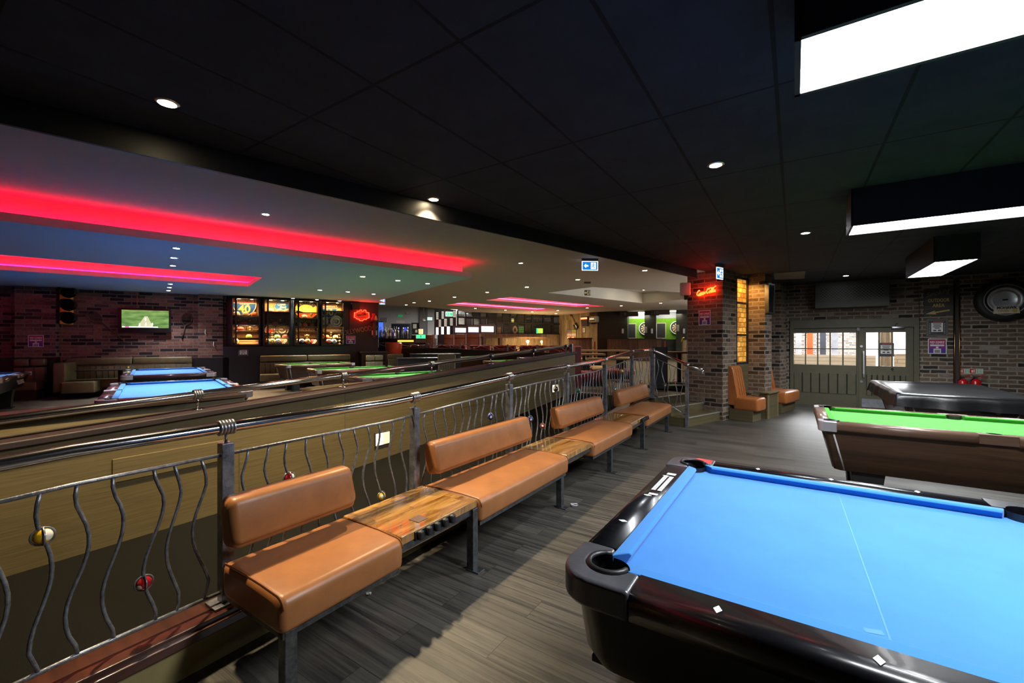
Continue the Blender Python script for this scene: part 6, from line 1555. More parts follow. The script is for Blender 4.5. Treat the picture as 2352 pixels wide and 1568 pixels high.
simple('exit_sign', 'distant dark green exit sign high on the bar wall', 'exit sign', B34, 914, 924.5, 723, 727.5, mat('green_dim', (.02, .2, .08), .4, emit=(.02, .3, .1), es=.3), -.06, .02)
simple('wall_heater', 'small cream heater box near the bar ceiling', 'heater', B34, 933, 942, 716.5, 721.5, CREAM, -.15, .02, bevel=.02)
a, b, z0, z1 = brect(B34, 966, 982, 719, 760); struct('wall_bar_pier', MB().box(a, b, -.4, .0, 0, 4.3), mat('bar_pier', (.16, .16, .18), .8), B34)
t, z = ft('pendant_lamp', 'dark pendant lamp before the grey pier right of the bar', 'pendant lamp', B30, 973, 735); obj('shade', MB().lathe([(.02, .14), (.08, .1), (.2, -.02), (.2, -.05)], seg=16, caps=False), mat('pendant_dark', (.04, .03, .025), .4), t); obj('cord', MB().cyl((0, 0, .12), (0, 0, 1.4), .012, 5), BLACK, t)
t, z = ft('wall_television', 'small lit television on the bar wall beside the slatted tower', 'television', B34, 988, 732); obj('casing', MB().box(-.22, .22, -.1, -.02, -.16, .16), BLACK, t); obj('screen', MB().box(-.2, .2, -.11, -.1, -.13, .13), mat('tv_pale', (.2, .4, .4), .4, emit=(.4, .5, .45), es=.9), t)
t, z = ft('table_lamp', 'cream shaded table lamp on the bar counter', 'lamp', B25, 966.5, 773); obj('shade', MB().lathe([(.13, .16), (.14, .46)], seg=16, caps=False), mat('lamp_shade', (.8, .65, .35), .6, emit=(1, .7, .3), es=.6), t); obj('stem', MB().cyl((0, 0, -.05), (0, 0, .2), .03, 8), STEEL, t)
t, z = ft('glow_display', 'green lit glass display of bottles on the bar counter', 'display', B25, 966, 779); xo = B25.px(966, 779)[0]
for k in range(4): part_box('green_pane', B25, 956.5 + 5.3 * k, 961 + 5.3 * k, 768.5, 778.5, mat('green_glow', (.02, .5, .2), .4, emit=(.05, .75, .25), es=1.1), t, (xo, z), -.02, .02)
part_box('stand', B25, 955, 979, 778.5, 787, STEEL, t, (xo, z), -.06, .1)
t, z = ft('till_screen', 'small till screen on the bar counter left of the green display', 'till', B25, 950, 775); obj('screen', MB().box(-.13, .13, -.02, .02, -.1, .14), mat('till_dark', (.06, .07, .08), .3), t); obj('stand', MB().box(-.04, .04, -.04, .08, -.22, -.1), BLACK, t)
t, z = ft('barrel_stool', 'orange red tub chair behind the platform railing near the bar', 'chair', FB(23.5), 904, 800); obj('tub', MB().lathe([(.001, -.6), (.38, -.6), (.45, .25), (.42, .33), (.35, .25), (.3, -.1), (.001, -.1)], seg=20), mat('tub_red', (.45, .06, .025), .4), t); obj('base', MB().cyl((0, 0, -.65), (0, 0, -.58), .3, 12), BLACK, t)
# ------------------------------------------------------------------ slatted screen wall
p_a, p_b = at(1001, 714, HALLZ), at(1284, 724, HALLZ)
S = plane(p_a, p_b)
FRB = mat('screen_black', (.014, .013, .013), .5); SLT = mat('slat_dark', (.03, .027, .023), .5); FRG = mat('frame_blue_grey', (.13, .135, .16), .5)
t, z = ft('slatted_tower', 'tall black tower pierced with small white lit windows', 'screen', S, 1024, 740); xo = S.px(1024, 740)[0]
wins = [(1002.3, 1007, 717, 733), (1014.6, 1019.4, 715, 731.5), (1041, 1047, 714, 728), (1008, 1013.2, 734, 750), (1020.5, 1026.4, 732, 749), (1034, 1040, 731, 747), (1002, 1007, 752, 768), (1014, 1019.2, 750.5, 767), (1027, 1033, 750, 767)]
a, b, z0, z1 = brect(S, 1000, 1048, 712, 768.5)
obj('panel', MB().box(a - xo, b - xo, .02, .2, z0 - z, z1 - z + .05), FRB, t)
for i, (u0, u1, v0, v1) in enumerate(wins):
    w_ = part_box('window', S, u0, u1, v0, v1, mat('window_dim', (.5, .5, .45), .5, emit=(.55, .52, .42), es=.55) if i in (0, 1, 2, 4, 5, 3) else mat('window_bright', (1, 1, 1), .5, emit=(1, 1, 1), es=2.4), t, (xo, z), .0, .02)
    m_ = MB(); a, b, z0, z1 = brect(S, u0, u1, v0, v1)
    for k in range(1, 7): zz = z0 + (z1 - z0) * k / 7; m_.box(a - xo, b - xo, -.02, 0, zz - z - .012, zz - z + .012)
    obj('slat', m_, SLT, w_)
def panel_grid(name, label, cols, rows, seed, extra=None, dark=False):
    rr_ = random.Random(seed)
    um, vm = (cols[0] + cols[-1]) / 2, (rows[0] + rows[-1]) / 2
    t, z = ft(name, label, 'screen', S, um, vm); xo = S.px(um, vm)[0]
    fm = MB()
    for u in cols: a, b, z0, z1 = brect(S, u - 1.4, u + 1.4, rows[0], rows[-1]); fm.box(a - xo, b - xo, -.08, .08, z0 - z, z1 - z)
    a, b, _, _ = brect(S, cols[0], cols[-1], rows[0], rows[-1])
    for v in rows: zz = S.px(um, v)[1]; fm.box(a - xo, b - xo, -.08, .08, zz - z - .05, zz - z + .05)
    obj('frame', fm, FRB, t)
    for i in range(len(cols) - 1):
        for j in range(len(rows) - 1):
            a, b, z0, z1 = brect(S, cols[i] + 1.4, cols[i + 1] - 1.4, rows[j], rows[j + 1]); a -= xo; b -= xo; z0 -= z; z1 -= z
            m_ = MB(); n = 6 if (i + j + seed) % 2 else 5
            if (i + j + seed) % 2:
                for k in range(1, n + 1): x = a + (b - a) * k / (n + 1); m_.box(x - .022, x + .022, -.02, .02, z0, z1)
            else:
                for k in range(1, n + 1): zz = z0 + (z1 - z0) * k / (n + 1); m_.box(a, b, -.02, .02, zz - .02, zz + .02)
            obj('slat_panel', m_, SLT, t)
    return t
panel_grid('slatted_screen', 'black framed screen of slats above the frosted white panels', [1051, 1069, 1086, 1102, 1119, 1136], [713, 729.5, 748], 1)
panel_grid('slatted_screen', 'darker black framed screen of slats above the timber dado, to the right', [1139.5, 1155.5, 1172, 1189, 1206, 1222, 1248, 1268, 1290], [716.5, 742.5, 766.5], 0)
# pale light and colours glimpsed through the screens
a, b, z0, z1 = brect(S, 1040, 1125, 712, 722, 3.2)
struct('window_1', MB().quad((a, 3.2, z0), (b, 3.2, z0), (b, 3.2, z1), (a, 3.2, z1)), DAY, S)
a, b, z0, z1 = brect(S, 1036, 1300, 705, 770, 3.6)
struct('wall_screen_back', MB().box(a, b, 3.6, 3.7, 0, 4.3), mat('screen_back', (.26, .25, .22), .9), S)
for k_, (xx, e_) in enumerate(((1.2, 420), (4.6, 170))):  # unseen lamps added to brighten the wall behind the slats
    L_ = bpy.data.lights.new('screen_back_fill', 'AREA'); L_.energy = e_; L_.color = (1, .95, .85); L_.size = 2.4
    lo = bpy.data.objects.new('screen_back_fill', L_); COL.objects.link(lo); lo.location = S.w(xx, 1.9, 4.1)
t, z = ft('frosted_screen', 'low grey frame of three glowing frosted white panels', 'screen', S, 1090, 757, -.12); xo = S.px(1090, 757, -.12)[0]
FROST = mat('frosted_glow', (.85, .87, .95), .5, emit=(.74, .80, 1), es=.62)
fm = MB()
for u0, u1, v0, v1 in ((1043, 1072, 750.5, 765.5), (1073, 1101, 748.8, 765), (1103, 1135.5, 746.8, 764.5)):
    a, b, z0, z1 = brect(S, u0, u1, v0, v1, -.12)
    obj('frosted_pane', MB().box(a - xo + .06, b - xo - .06, -.02, .02, z0 - z + .06, z1 - z - .06), FROST, t)
    fm.box(a - xo - .03, b - xo + .03, -.05, .05, z1 - z - .06, z1 - z + .06); fm.box(a - xo - .03, b - xo + .03, -.05, .05, z0 - z - .04, z0 - z + .06)
    for xx in (a, b): fm.box(xx - xo - .05, xx - xo + .05, -.05, .05, z0 - z, z1 - z)
obj('frame', fm, FRG, t)
OR3 = mat('booth_orange', (.20, .075, .018), .45, var=.2, vscale=3)
for k, (u0, u1, v0) in enumerate(((978, 994, 769), (1017, 1039.5, 768.5), (1042.5, 1067.5, 768), (1071, 1099, 767))):
    t, z = ft('booth', 'tall tan booth back with pale end post under the frosted panels, %s from left' % ('first', 'second', 'third', 'fourth')[k], 'booth seat', S, (u0 + u1) / 2, v0, -.5, 'tan booths below the frosted panels'); xo = S.px((u0 + u1) / 2, v0, -.5)[0]
    a, b, z0, z1 = brect(S, u0, u1, v0, 795, -.5)
    obj('backrest', MB().rbox(a - xo, b - xo, -.06, .06, .46 - z, 0, .03, 2), OR3, t)
    obj('head_roll', MB().rbox(a - xo, b - xo, -.09, .08, -.26, .02, .04, 2), OR3, t)
    obj('end_post', MB().box(b - xo, b - xo + .10, -.08, .08, .46 - z, .03), mat('end_post_grey', (.38, .36, .36), .5), t)
simple('dark_booth_end', 'black booth end between the first and second tan booth backs', 'booth seat', S, 1000, 1013, 769, 800, BLACK, -.6, -.4)
# timber dado with wooden counter
a, b, z0, z1 = brect(S, 1104, 1284, 767, 800, -.15)
struct('wall_timber_dado', MB().box(a, b, -.15, 0, .46, S.px(1190, 767)[1]), BARN, S)
t, z = ft('wall_counter', 'long brown wooden counter table against the timber dado', 'table', S, 1183, 775, -.7); xo = S.px(1183, 775, -.7)[0]
a, b, z0, z1 = brect(S, 1107, 1258, 773.2, 777, -.7)
CTR = mat('counter_brown', (.10, .055, .028), .4, var=.2, vscale=4)
obj('top', MB().box(a - xo, b - xo, -.2, .5, -.04, .04), CTR, t)
for u in (1111, 1149, 1253): x = S.px(u, 790, -.7)[0] - xo; obj('leg', MB().box(x - .1, x + .1, -.12, .12, .46 - z, -.04), CTR, t)
BULB = mat('warm_bulb', (1, 1, 1), .5, emit=(1, .62, .22), es=26)
for u, v, s in ((1212, 784, .09), (1217, 797, .06), (1244, 784.5, .07)):
    t, z = ft('bulb_lamp', 'glowing warm globe bulb before the timber dado, %s' % {1212: 'largest', 1217: 'lowest, above the red seats', 1244: 'rightmost'}[u], 'lamp', S, u, v, -1.2)
    obj('globe', MB().ball((0, 0, 0), s), BULB, t); obj('holder', MB().cyl((0, 0, -.25), (0, 0, -s * .8), .03, 8), GOLD, t)
    L_ = bpy.data.lights.new('bulb_light', 'POINT'); L_.energy = 40; L_.color = (1, .66, .3); L_.shadow_soft_size = .1
    lo = bpy.data.objects.new('bulb_light', L_); COL.objects.link(lo); lo.parent = t; lo.location = (0, -.15, .0)
simple('green_board', 'plain green lit panel behind the dark slatted screen', 'panel', S, 1191, 1222, 748.5, 765.5, mat('panel_green', (.08, .2, .04), .6, emit=(.06, .15, .03), es=.6), .25, .3)
simple('yellow_strip', 'yellow and white lit strip seen through the slatted screen', 'panel', S, 1175, 1187, 731, 742, mat('strip_yellow', (.5, .5, .1), .6, emit=(.5, .5, .12), es=.8), .4, .45)
t, z = ft('lit_screen', 'bright yellow green lit screen standing on the timber ledge', 'screen', S, 1240, 760, -.1); obj('panel', MB().rbox(-.2, .22, -.04, .0, -.15, .18, .03, 2), mat('screen_lime', (.3, .5, .05), .4, emit=(.34, .62, .06), es=.9), t); obj('rim', MB().rbox(-.27, -.2, -.06, .04, -.17, .19, .02, 2), mat('rim_green', (.02, .5, .25), .4, emit=(.02, .6, .28), es=.8), t)
t, z = ft('wheel_motif', 'cream cut out sunburst wheel on the dark screen', 'ornament', S, 1183, 757, -.1)
m_ = MB()
for k in range(14):
    a = 2 * pi * k / 14; m_.loft([[(.08 * cos(a - .1), 0, .11 * sin(a - .1)), (.08 * cos(a + .1), 0, .11 * sin(a + .1))], [(.19 * cos(a - .11), 0, .25 * sin(a - .11)), (.19 * cos(a + .11), 0, .25 * sin(a + .11))]], closed=False, caps=False, smooth=False)
obj('rays', m_, mat('motif_cream', (.5, .42, .28), .6), t)
t, z = ft('letter_motif', 'cream cut out fretwork panel left on the dark screen', 'ornament', S, 1146, 757, -.1)
m_ = MB()
for k in range(5): m_.box(-.12 + .055 * k, -.095 + .055 * k, -.01, .01, -.24 + .04 * (k % 2), .2 - .05 * (k % 3))
for k in range(3): m_.box(-.12, .13, -.01, .01, -.2 + .14 * k, -.17 + .14 * k)
obj('fretwork', m_, mat('motif_cream'), t)
t, z = ft('exit_sign', 'bright green exit sign on the slatted black tower', 'exit sign', S, 1031.5, 721, -.3); obj('plate', MB().box(-.22, .22, -.02, .02, -.14, .14), mat('exit_white'), t); obj('green_field', MB().box(-.2, .2, -.03, -.02, -.1, .09), SIGNG, t)
obj('running_figure', MB().tube([(.05, -.035, .06), (.0, -.035, 0), (.06, -.035, -.08)], .014, 5).tube([(-.16, -.035, 0), (-.06, -.035, 0)], .02, 5), mat('exit_white'), t)
# ------------------------------------------------------------------ guitar wall
q_a, q_b = p_b, at(1374, 716, HALLZ)
G = plane(q_a, q_b)
struct('wall_guitar', MB().box(0, G.px(1372, 750)[0], 0, .2, .46, HALLZ), BARN, G)
t, z = ft('guitar', 'black electric guitar hung slantwise on the barn board wall', 'guitar', G, 1321, 747, -.08)
GR = Matrix.Rotation(radians(-33), 4, 'Y')
bm_ = MB(); bm_.M = GR
body = [(-.13, -.28), (.0, -.33), (.14, -.28), (.19, -.15), (.13, -.02), (.17, .1), (.13, .16), (.05, .06), (-.05, .06), (-.12, .14), (-.17, .08), (-.12, -.03), (-.18, -.15)]
bm_.prism_y(body, -.03, .02); obj('body', bm_, mat('guitar_black', (.012, .012, .013), .2, coat=.5), t, bevel=.01)
gm = MB(); gm.M = GR; gm.prism_y([(.02, -.22), (.11, -.18), (.09, .0), (.03, .0)], -.034, -.03); obj('pickguard', gm, PWHITE, t)
gm = MB(); gm.M = GR; gm.box(-.028, .028, -.03, -.005, .02, .72); obj('neck', gm, mat('guitar_neck', (.4, .22, .08), .4), t)
gm = MB(); gm.M = GR; gm.prism_y([(-.03, .72), (.03, .72), (.09, .95), (-.04, .93)], -.03, -.005); obj('headstock', gm, BLACK, t)
t, z = ft('wall_poster', 'poster of four colourful pictures on the barn board wall under the guitar', 'poster', G, 1313, 767, -.02); xo = G.px(1313, 767, -.02)[0]
a, b, z0, z1 = brect(G, 1302.5, 1324, 756.5, 777.5, -.02); w_, h_ = (b - a) / 2, (z1 - z0) / 2
obj('sheet', MB().box(-w_, w_, -.01, .01, -h_, h_), PDARK, t)
for i in range(2):
    for j in range(2):
        x0, zz = -w_ * .95 + i * w_ * .97, -h_ * .55 + j * h_ * .77
        p_ = obj('picture', MB().box(x0, x0 + w_ * .9, -.014, -.01, zz, zz + h_ * .7), mat('pic_%d%d' % (i, j), ((.6, .5, .42), (.2, .2, .3), (.6, .55, .5), (.35, .42, .1))[i * 2 + j], .5, var=.5, vscale=9), t)
        obj('picture_band', MB().box(x0, x0 + w_ * .9, -.017, -.014, zz + h_ * .05, zz + h_ * .18), mat('pic_orange', (.55, .2, .08), .5), p_)
    obj('caption', MB().box(-w_ * .95 + i * w_ * .97, -w_ * .45 + i * w_ * .97, -.014, -.01, -h_ * .96, -h_ * .6), PWHITE, t); obj('caption_colour', MB().box(-w_ * .45 + i * w_ * .97, -w_ * .05 + i * w_ * .97, -.014, -.01, -h_ * .96, -h_ * .6), mat('pic_red', (.5, .13, .08), .5), t)
poster('framed_notice', 'small framed white notice on the barn board wall right of the guitar', G, 1341.5, 753, 763, .2, -.01, PWHITE, lambda t, w, h, y: obj('print_line', MB().box(-w * .2, w * .2, y - .001, y, -h * .35, h * .35), mat('print_grey', (.3, .3, .3), .5), t), 'notice', (.05, mat('frame_brown', (.1, .06, .035), .5)))
t, z = ft('fly_killer', 'dark hanging heater box with glowing red bar by the guitar wall', 'heater', G, 1341.5, 731, -.5); w_ = (G.px(1348.5, 731, -.5)[0] - G.px(1335, 731, -.5)[0]) / 2
obj('housing', MB().prism_y([(-w_ * 1.1, .12), (w_ * 1.1, .12), (w_ * .95, -.5), (-w_ * .75, -.5)], .0, .2), mat('heater_dark', (.03, .014, .012), .4), t); obj('red_bar', MB().box(-w_, w_, -.04, .0, -.05, .05), mat('red_bar', (1, .1, .04), .5, emit=(1, .06, .025), es=7), t)
t, z = ft('air_conditioner', 'cream wall air conditioner at the ceiling right of the guitar wall', 'air conditioner', G, 1363, 733.5, -.3); w_ = (G.px(1373, 733, -.3)[0] - G.px(1353, 733, -.3)[0]) / 2
obj('casing', MB().rbox(-w_, w_, -.1, .1, -.17, .19, .03, 2), mat('ac_cream', (.42, .44, .36), .5), t); obj('outlet', MB().box(-w_ * .5, w_ * .6, -.11, -.1, -.12, -.05), BLACK, t); obj('indicator', MB().box(-w_ * .6, w_ * .4, -.112, -.1, .01, .07), mat('ac_glow', (.7, .8, .6), .5, emit=(.5, .6, .4), es=.7), t)
# ------------------------------------------------------------------ dart booths
d_a, d_b = at(1374, 716, HALLZ), at(1581, 711, HALLZ)
D = plane(d_a, d_b)
GRASS = mat('green_turf_wall', (.13, .30, .012), .95, var=.35, vscale=14, bump=.6, bscale=90)
DG_, BH = BARN_D, 1.0
a, b, _, _ = brect(D, 1372, 1600, 716, 780, BH)
struct('wall_dart_upper', MB().box(a, b + 1, BH + .02, BH + .2, .46, HALLZ), GREYW, D)
z_g0, z_g1 = D.px(1500, 779, BH)[1], D.px(1500, 731, BH)[1]
struct('wall_dart_turf', MB().box(D.px(1440, 750, BH)[0] - .5, D.px(1560, 750, BH)[0] + .4, BH, BH + .03, .46, z_g1), GRASS, D)
def divider(name, u0, u1, y0=0, y1=.4):
    a, b = D.px(u0, 750, y0)[0], D.px(u1, 750, y0)[0]
    return struct(name, MB().box(a, b, y0, y1, .46, HALLZ), DG_, D)
divider('wall_dart_left', 1374, 1441, 0, BH); divider('wall_dart_middle', 1480.5, 1507); divider('wall_dart_right', 1553, 1600)
a, b, _, _ = brect(D, 1441, 1600, 716, 780)
dl_ = D.px(1500, 779)[1]
struct('wall_dart_low', MB().box(a, b, .3, .4, .46, dl_), DG_, D)
z = HALLZ
def dart(label, u, v):
    t, zz = ft('dartboard', label, 'dartboard', D, u, v, BH - .08)
    m_ = MB(); m_.M = Matrix.Rotation(radians(90), 4, 'X')
    R_ = .40
    m_.lathe([(R_ * .86, .03), (R_ * .88, .07), (R_ * .98, .07), (R_, .03)], seg=36, caps=False); obj('light_ring', m_, mat('ring_white', (.8, .8, .78), .4), t)
    m_ = MB(); m_.M = Matrix.Rotation(radians(90), 4, 'X'); m_.lathe([(.001, .03), (R_ * .86, .03)], seg=36, caps=False); obj('number_ring', m_, BLACK, t)
    C_ = [mat('dart_cream', (.72, .62, .38), .7), mat('dart_black', (.05, .04, .035), .7), mat('dart_red', (.42, .05, .03), .7), mat('dart_green', (.06, .25, .1), .7)]
    segs = [MB() for _ in C_]
    for k in range(20):
        a0, a1 = 2 * pi * (k - .5) / 20, 2 * pi * (k + .5) / 20; par = k % 2
        for r0, r1, c0, c1 in ((.06, .36, 0, 1), (.36, .42, 3, 2), (.42, .66, 0, 1), (.66, .74, 3, 2)):
            segs[c1 if par else c0].quad(*[(R_ * r * cos(a), -.034, R_ * r * sin(a)) for r, a in ((r0, a0), (r1, a0), (r1, a1), (r0, a1))])
    for s_, c_, n_ in zip(segs, C_, ('cream_beds', 'black_beds', 'red_beds', 'green_beds')): obj(n_, s_, c_, t, recalc=False)
    obj('bullseye', MB().disc((0, -.036, 0), R_ * .06, 'y', 12), C_[2], t)
dart('dartboard in the left dart booth half hidden by the dark divider', 1482.5, 754.5); dart('dartboard in the right dart booth half hidden by the dark divider', 1555, 752.5)
for u0, u1, v0, v1, lab in ((1441, 1461.5, 742.5, 777.5, 'black scoreboard in a cream frame in the left dart booth'), (1507, 1530, 741, 777.5, 'black scoreboard in a cream frame in the right dart booth')):
    a, b, z0, z1 = brect(D, u0, u1, v0, v1, BH - .05)
    t = thing('scoreboard', lab, 'scoreboard', D.w((a + b) / 2, BH - .05, (z0 + z1) / 2), D.a); w_, h_ = (b - a) / 2, (z1 - z0) / 2
    obj('slate', MB().box(-w_ + .04, w_ - .04, -.02, .04, -h_ + .04, h_ - .04), mat('slate_black', (.012, .013, .012), .5), t)
    m_ = MB(); m_.box(-w_, -w_ + .05, -.03, .04, -h_, h_); m_.box(w_ - .05, w_, -.03, .04, -h_, h_); m_.box(-w_, w_, -.03, .04, -h_, -h_ + .05); m_.box(-w_, w_, -.03, .04, h_ - .05, h_); obj('frame', m_, mat('frame_cream', (.4, .34, .24), .5), t)
for u0, u1, v0, v1, lab, i in ((1457, 1480, 716, 719.5, 'white strip light at the top of the left dart booth', 0), (1528, 1553.5, 712.5, 716, 'white strip light at the top of the right dart booth', 1)):
    a, b, z0, z1 = brect(D, u0, u1, v0, v1, .3)
    t = thing('strip_light', lab, 'strip light', D.w((a + b) / 2, .3, (z0 + z1) / 2), D.a)
    obj('tube', MB().box(-(b - a) / 2, (b - a) / 2, -.05, .05, -.02, .02), mat('strip_glow', (1, 1, 1), .5, emit=(1, .97, .85), es=7), t); obj('fitting', MB().box(-(b - a) / 2, (b - a) / 2, -.06, .06, .02, .04), WHITE, t)
    L_ = bpy.data.lights.new('strip_beam', 'AREA'); L_.energy = 24; L_.color = (1, .98, .85); L_.size = 1.2
    lo = bpy.data.objects.new('strip_beam', L_); COL.objects.link(lo); lo.parent = t; lo.location = (0, 0, -.08); lo.rotation_euler = (radians(20), 0, 0)
for u, v, n_, lab in ((1436, 722, '9', 'dark number 9 block hanging over the left dart booth'), (1507, 718, '10', 'dark number 10 block hanging over the right dart booth')):
    t, zz = ft('number_sign', lab, 'sign', D, u, v, -.3); obj('block', MB().box(-.3, .75, -.05, .05, -.12, .16), mat('sign_brown', (.045, .03, .018), .5), t); obj('plate', MB().box(-.16, .16, -.07, -.05, -.16, .18), BLACK, t); obj('numeral', MB().text(n_, .28, (0, -.073, 0), .002, bold=.004), mat('numeral_grey', (.16, .15, .13), .5), t)
for u, lab in ((1430.5, 'small lit dart rack card holder left of the left scoreboard'), (1497.5, 'small lit dart rack card holder on the middle divider'), (1571, 'small lit dart rack card holder on the right divider')):
    t, zz = ft('card_holder', lab, 'card holder', D, u, 760, -.02); obj('frame', MB().box(-.09, .09, -.02, .02, -.19, .19), BLACK, t, bevel=.01); obj('card', MB().box(-.055, .055, -.03, -.02, -.14, .14), mat('card_grey', (.5, .5, .48), .5), t)
for u, v, lab in ((1483.5, 757, 'price list card at the edge of the middle dart divider'), (1557, 753, 'price list card at the edge of the right dart divider')):
    t, zz = ft('price_list', lab, 'card', D, u, v, -.02); obj('card', MB().box(-.07, .07, -.02, 0, -.18, .18), mat('card_pale', (.42, .38, .33), .5), t)
    m_ = MB()
    for k in range(5): m_.box(-.05, .05, -.022, -.02, -.14 + .06 * k, -.12 + .06 * k)
    obj('print_line', m_, mat('print_brown', (.15, .1, .08), .5), t)
for u0, u1, lab, d in ((1306, 1357, 'reddish plank counter below the guitar wall', .0), (1395, 1463.5, 'plank fronted drinks counter before the left dart booth', .0), (1464.5, 1519, 'plank fronted drinks counter before the right dart booth', .0)):
    y_ = -1.0
    a, b, z0, z1 = brect(D, u0, u1, 779 if u0 > 1350 else 777.5, 800, y_)
    t = thing('drinks_counter', lab, 'counter', D.w((a + b) / 2, y_, .46), D.a)
    obj('front', MB().box(-(b - a) / 2, (b - a) / 2, 0, .4, 0, z1 - .46), BARN_R, t); obj('top', MB().box(-(b - a) / 2 - .03, (b - a) / 2 + .03, -.04, .44, z1 - .46, z1 - .46 + .05), CAPW, t)
for u, lab in ((1366, 'thin red post before the dark dart wall, left one'), (1526.5, 'thin red post before the right dart booth')):
    t, zz = ft('red_post', lab, 'post', D, u, 800, -.8); obj('shaft', MB().cyl((0, 0, .46 - zz), (0, 0, .42), .06, 10, .035), mat('post_red', (.3, .012, .012), .4), t); obj('base', MB().cyl((0, 0, .46 - zz), (0, 0, .5 - zz), .16, 14), BLACK, t)
t, zz = ft('yellow_cable', 'small yellow curl of cable on the post by the brick pillar', 'cable', FB(12), 1569, 780); obj('loop', MB().tube([(.03, 0, .06), (-.01, 0, .05), (-.03, 0, 0), (-.04, 0, -.06)], .014, 6), mat('cable_yellow', (.6, .5, .03), .5), t)
t, zz = ft('timber_post', 'plank clad partition end just left of the brick pillar', 'partition', FB(12), 1576, 800); obj('cladding', MB().box(-.09, .2, -.05, .05, .46 - zz, .26), BARN, t); obj('cap', MB().box(-.1, .21, -.06, .06, .26, .29), CAPW, t)
# ------------------------------------------------------------------ curly railing on the platform wall
cr = thing('curly_railing', 'low railing of looping iron rods and balls along the dark platform wall', 'railing', (*PART[2][0], 1.1))
org = Vector((*PART[2][0], 1.1))
crods = MB(); posts = []
def pp_(i, k):
    (a, za), (b, zb2) = PART[i], PART[i + 1]
    p = Vector(a).lerp(Vector(b), k); return Vector((p.x, p.y, za + (zb2 - za) * k))
rr_ = random.Random(11); cols_ = ['red', 'black', 'yellow', 'blue', 'orange', 'black', 'maroon', 'green', 'red']
nb = 0
for i in range(4):
    L_ = (Vector(PART[i + 1][0]) - Vector(PART[i][0])).length; n = max(1, round(L_ / 2.3))
    for j in range(n + (i == 3)):
        p = pp_(i, min(1, j / n))
        obj('post', MB().box(p.x - org.x - .05, p.x - org.x + .05, p.y - org.y - .05, p.y - org.y + .05, p.z - org.z, p.z - org.z + .33), POSTM, cr)
        if j < n:
            for s in (0, 1):
                path = [pp_(i, (j + k / 16) / n) + Vector((0, 0, .17 + .11 * sin(2 * pi * k / 16 * (1.0 if s else 1.5) + (0 if s else 2.2)))) - org for k in range(17)]
                rod = obj('rod', MB().tube(path, .016, 6), WROUGHT, cr)
                b_ = obj('ball', MB().ball((0, 0, 0), .055, seg=12), ballmat('rail_ball_%d' % nb, BC[cols_[nb % 9]], nb % 3 == 0), rod, loc=path[5 + s * 6]); nb += 1
# red seats behind it
for k, (i, k0, k1) in enumerate(((0, .55, .98), (1, .05, .95), (2, .03, .45), (2, .55, .97), (3, .03, .45), (3, .52, .97))):
    p, q_ = pp_(i, k0), pp_(i, k1); d = (q_ - p); d.z = 0; d.normalize(); n = Vector((-d.y, d.x, 0)); n = n if n.y > 0 else -n
    c = (p + q_) / 2 + n * .75; w_ = (q_ - p).length / 2
    t = thing('red_booth', 'dark red leather booth back behind the curly railing, %s from the bar end' % ('first', 'second', 'third', 'fourth', 'fifth', 'sixth')[k], 'booth seat', (c.x, c.y, .46), atan2(d.y, d.x), 'red booths along the platform railing')
    obj('backrest', MB().rbox(-w_, w_, -.1, .1, .0, .80, .06, 3), RED, t); obj('seat', MB().rbox(-w_, w_, .1, .6, .0, .42, .05, 3), RED, t)
    obj('top_roll', MB().rbox(-w_ * .98, -.02, -.13, .13, .70, .87, .07, 3).rbox(.02, w_ * .98, -.13, .13, .70, .87, .07, 3), RED, t)
# platform furniture
t = thing('red_booth', 'dark red booth end panel beside the end of the olive half wall', 'booth seat', (*dep(1327, 9.1), .46)); a = 8.0 / 980 * 9.1
obj('end_panel', MB().box(-.055, .07, -.03, .4, 0, .94), RED, t, bevel=.01)
for u, v, d, w_, lab in ((1357, 852, 10.3, .32, 'low red upholstered seat behind the ramp railing, nearest one'), (1415, 846, 12.2, .5, 'red upholstered bench behind the railing posts')):
    x, y = dep(u, d); zt2 = zat(v, d)
    t = thing('red_ottoman', lab, 'seat', (x, y, .46), -.2)
    obj('cushion', MB().rbox(-w_, w_, -.3, .3, .12, zt2 - .46, .05, 3), RED, t); obj('base', MB().box(-w_ + .03, w_ - .03, -.25, .25, 0, .14), BLACK, t)
TT = planks('bar_table_top', [(.3, (.16, .085, .03)), (.7, (.36, .24, .11))], (.08, .04, .02), 3, .2, rough=.3, streak=(1, 20), ms=0, dark=.2)
for u0, u1, v, d, dp, lab in ((1330, 1447, 803.5, 13.0, .55, 'long high wooden table behind the railing corner'), (1333, 1391, 812, 11.6, .5, 'shorter high wooden table nearer the half wall end'), (1510, 1580, 807.5, 10.6, .35, 'high wooden shelf table left of the brick pillar'), (1352, 1452, 822.5, 11.0, .4, 'low wooden table edge seen under the ramp handrail')):
    a, b = dep(u0, d)[0], dep(u1, d)[0]; zt2 = zat(v, d)
    t = thing('bar_table', lab, 'table', ((a + b) / 2, d, .46)); w_ = (b - a) / 2; h_ = zt2 - .46
    obj('top', MB().box(-w_, w_, 0, dp, h_ - .05, h_), TT, t, bevel=.005)
    for s in (-.6, .6): l_ = obj('leg', MB().box(w_ * s - .04, w_ * s + .04, dp / 2 - .04, dp / 2 + .04, 0.02, h_ - .05), BLACK, t); obj('foot', MB().box(w_ * s - .2, w_ * s + .2, dp / 2 - .2, dp / 2 + .2, 0, .02), BLACK, l_)
STL = mat('stool_caramel', (.42, .24, .09), .4)
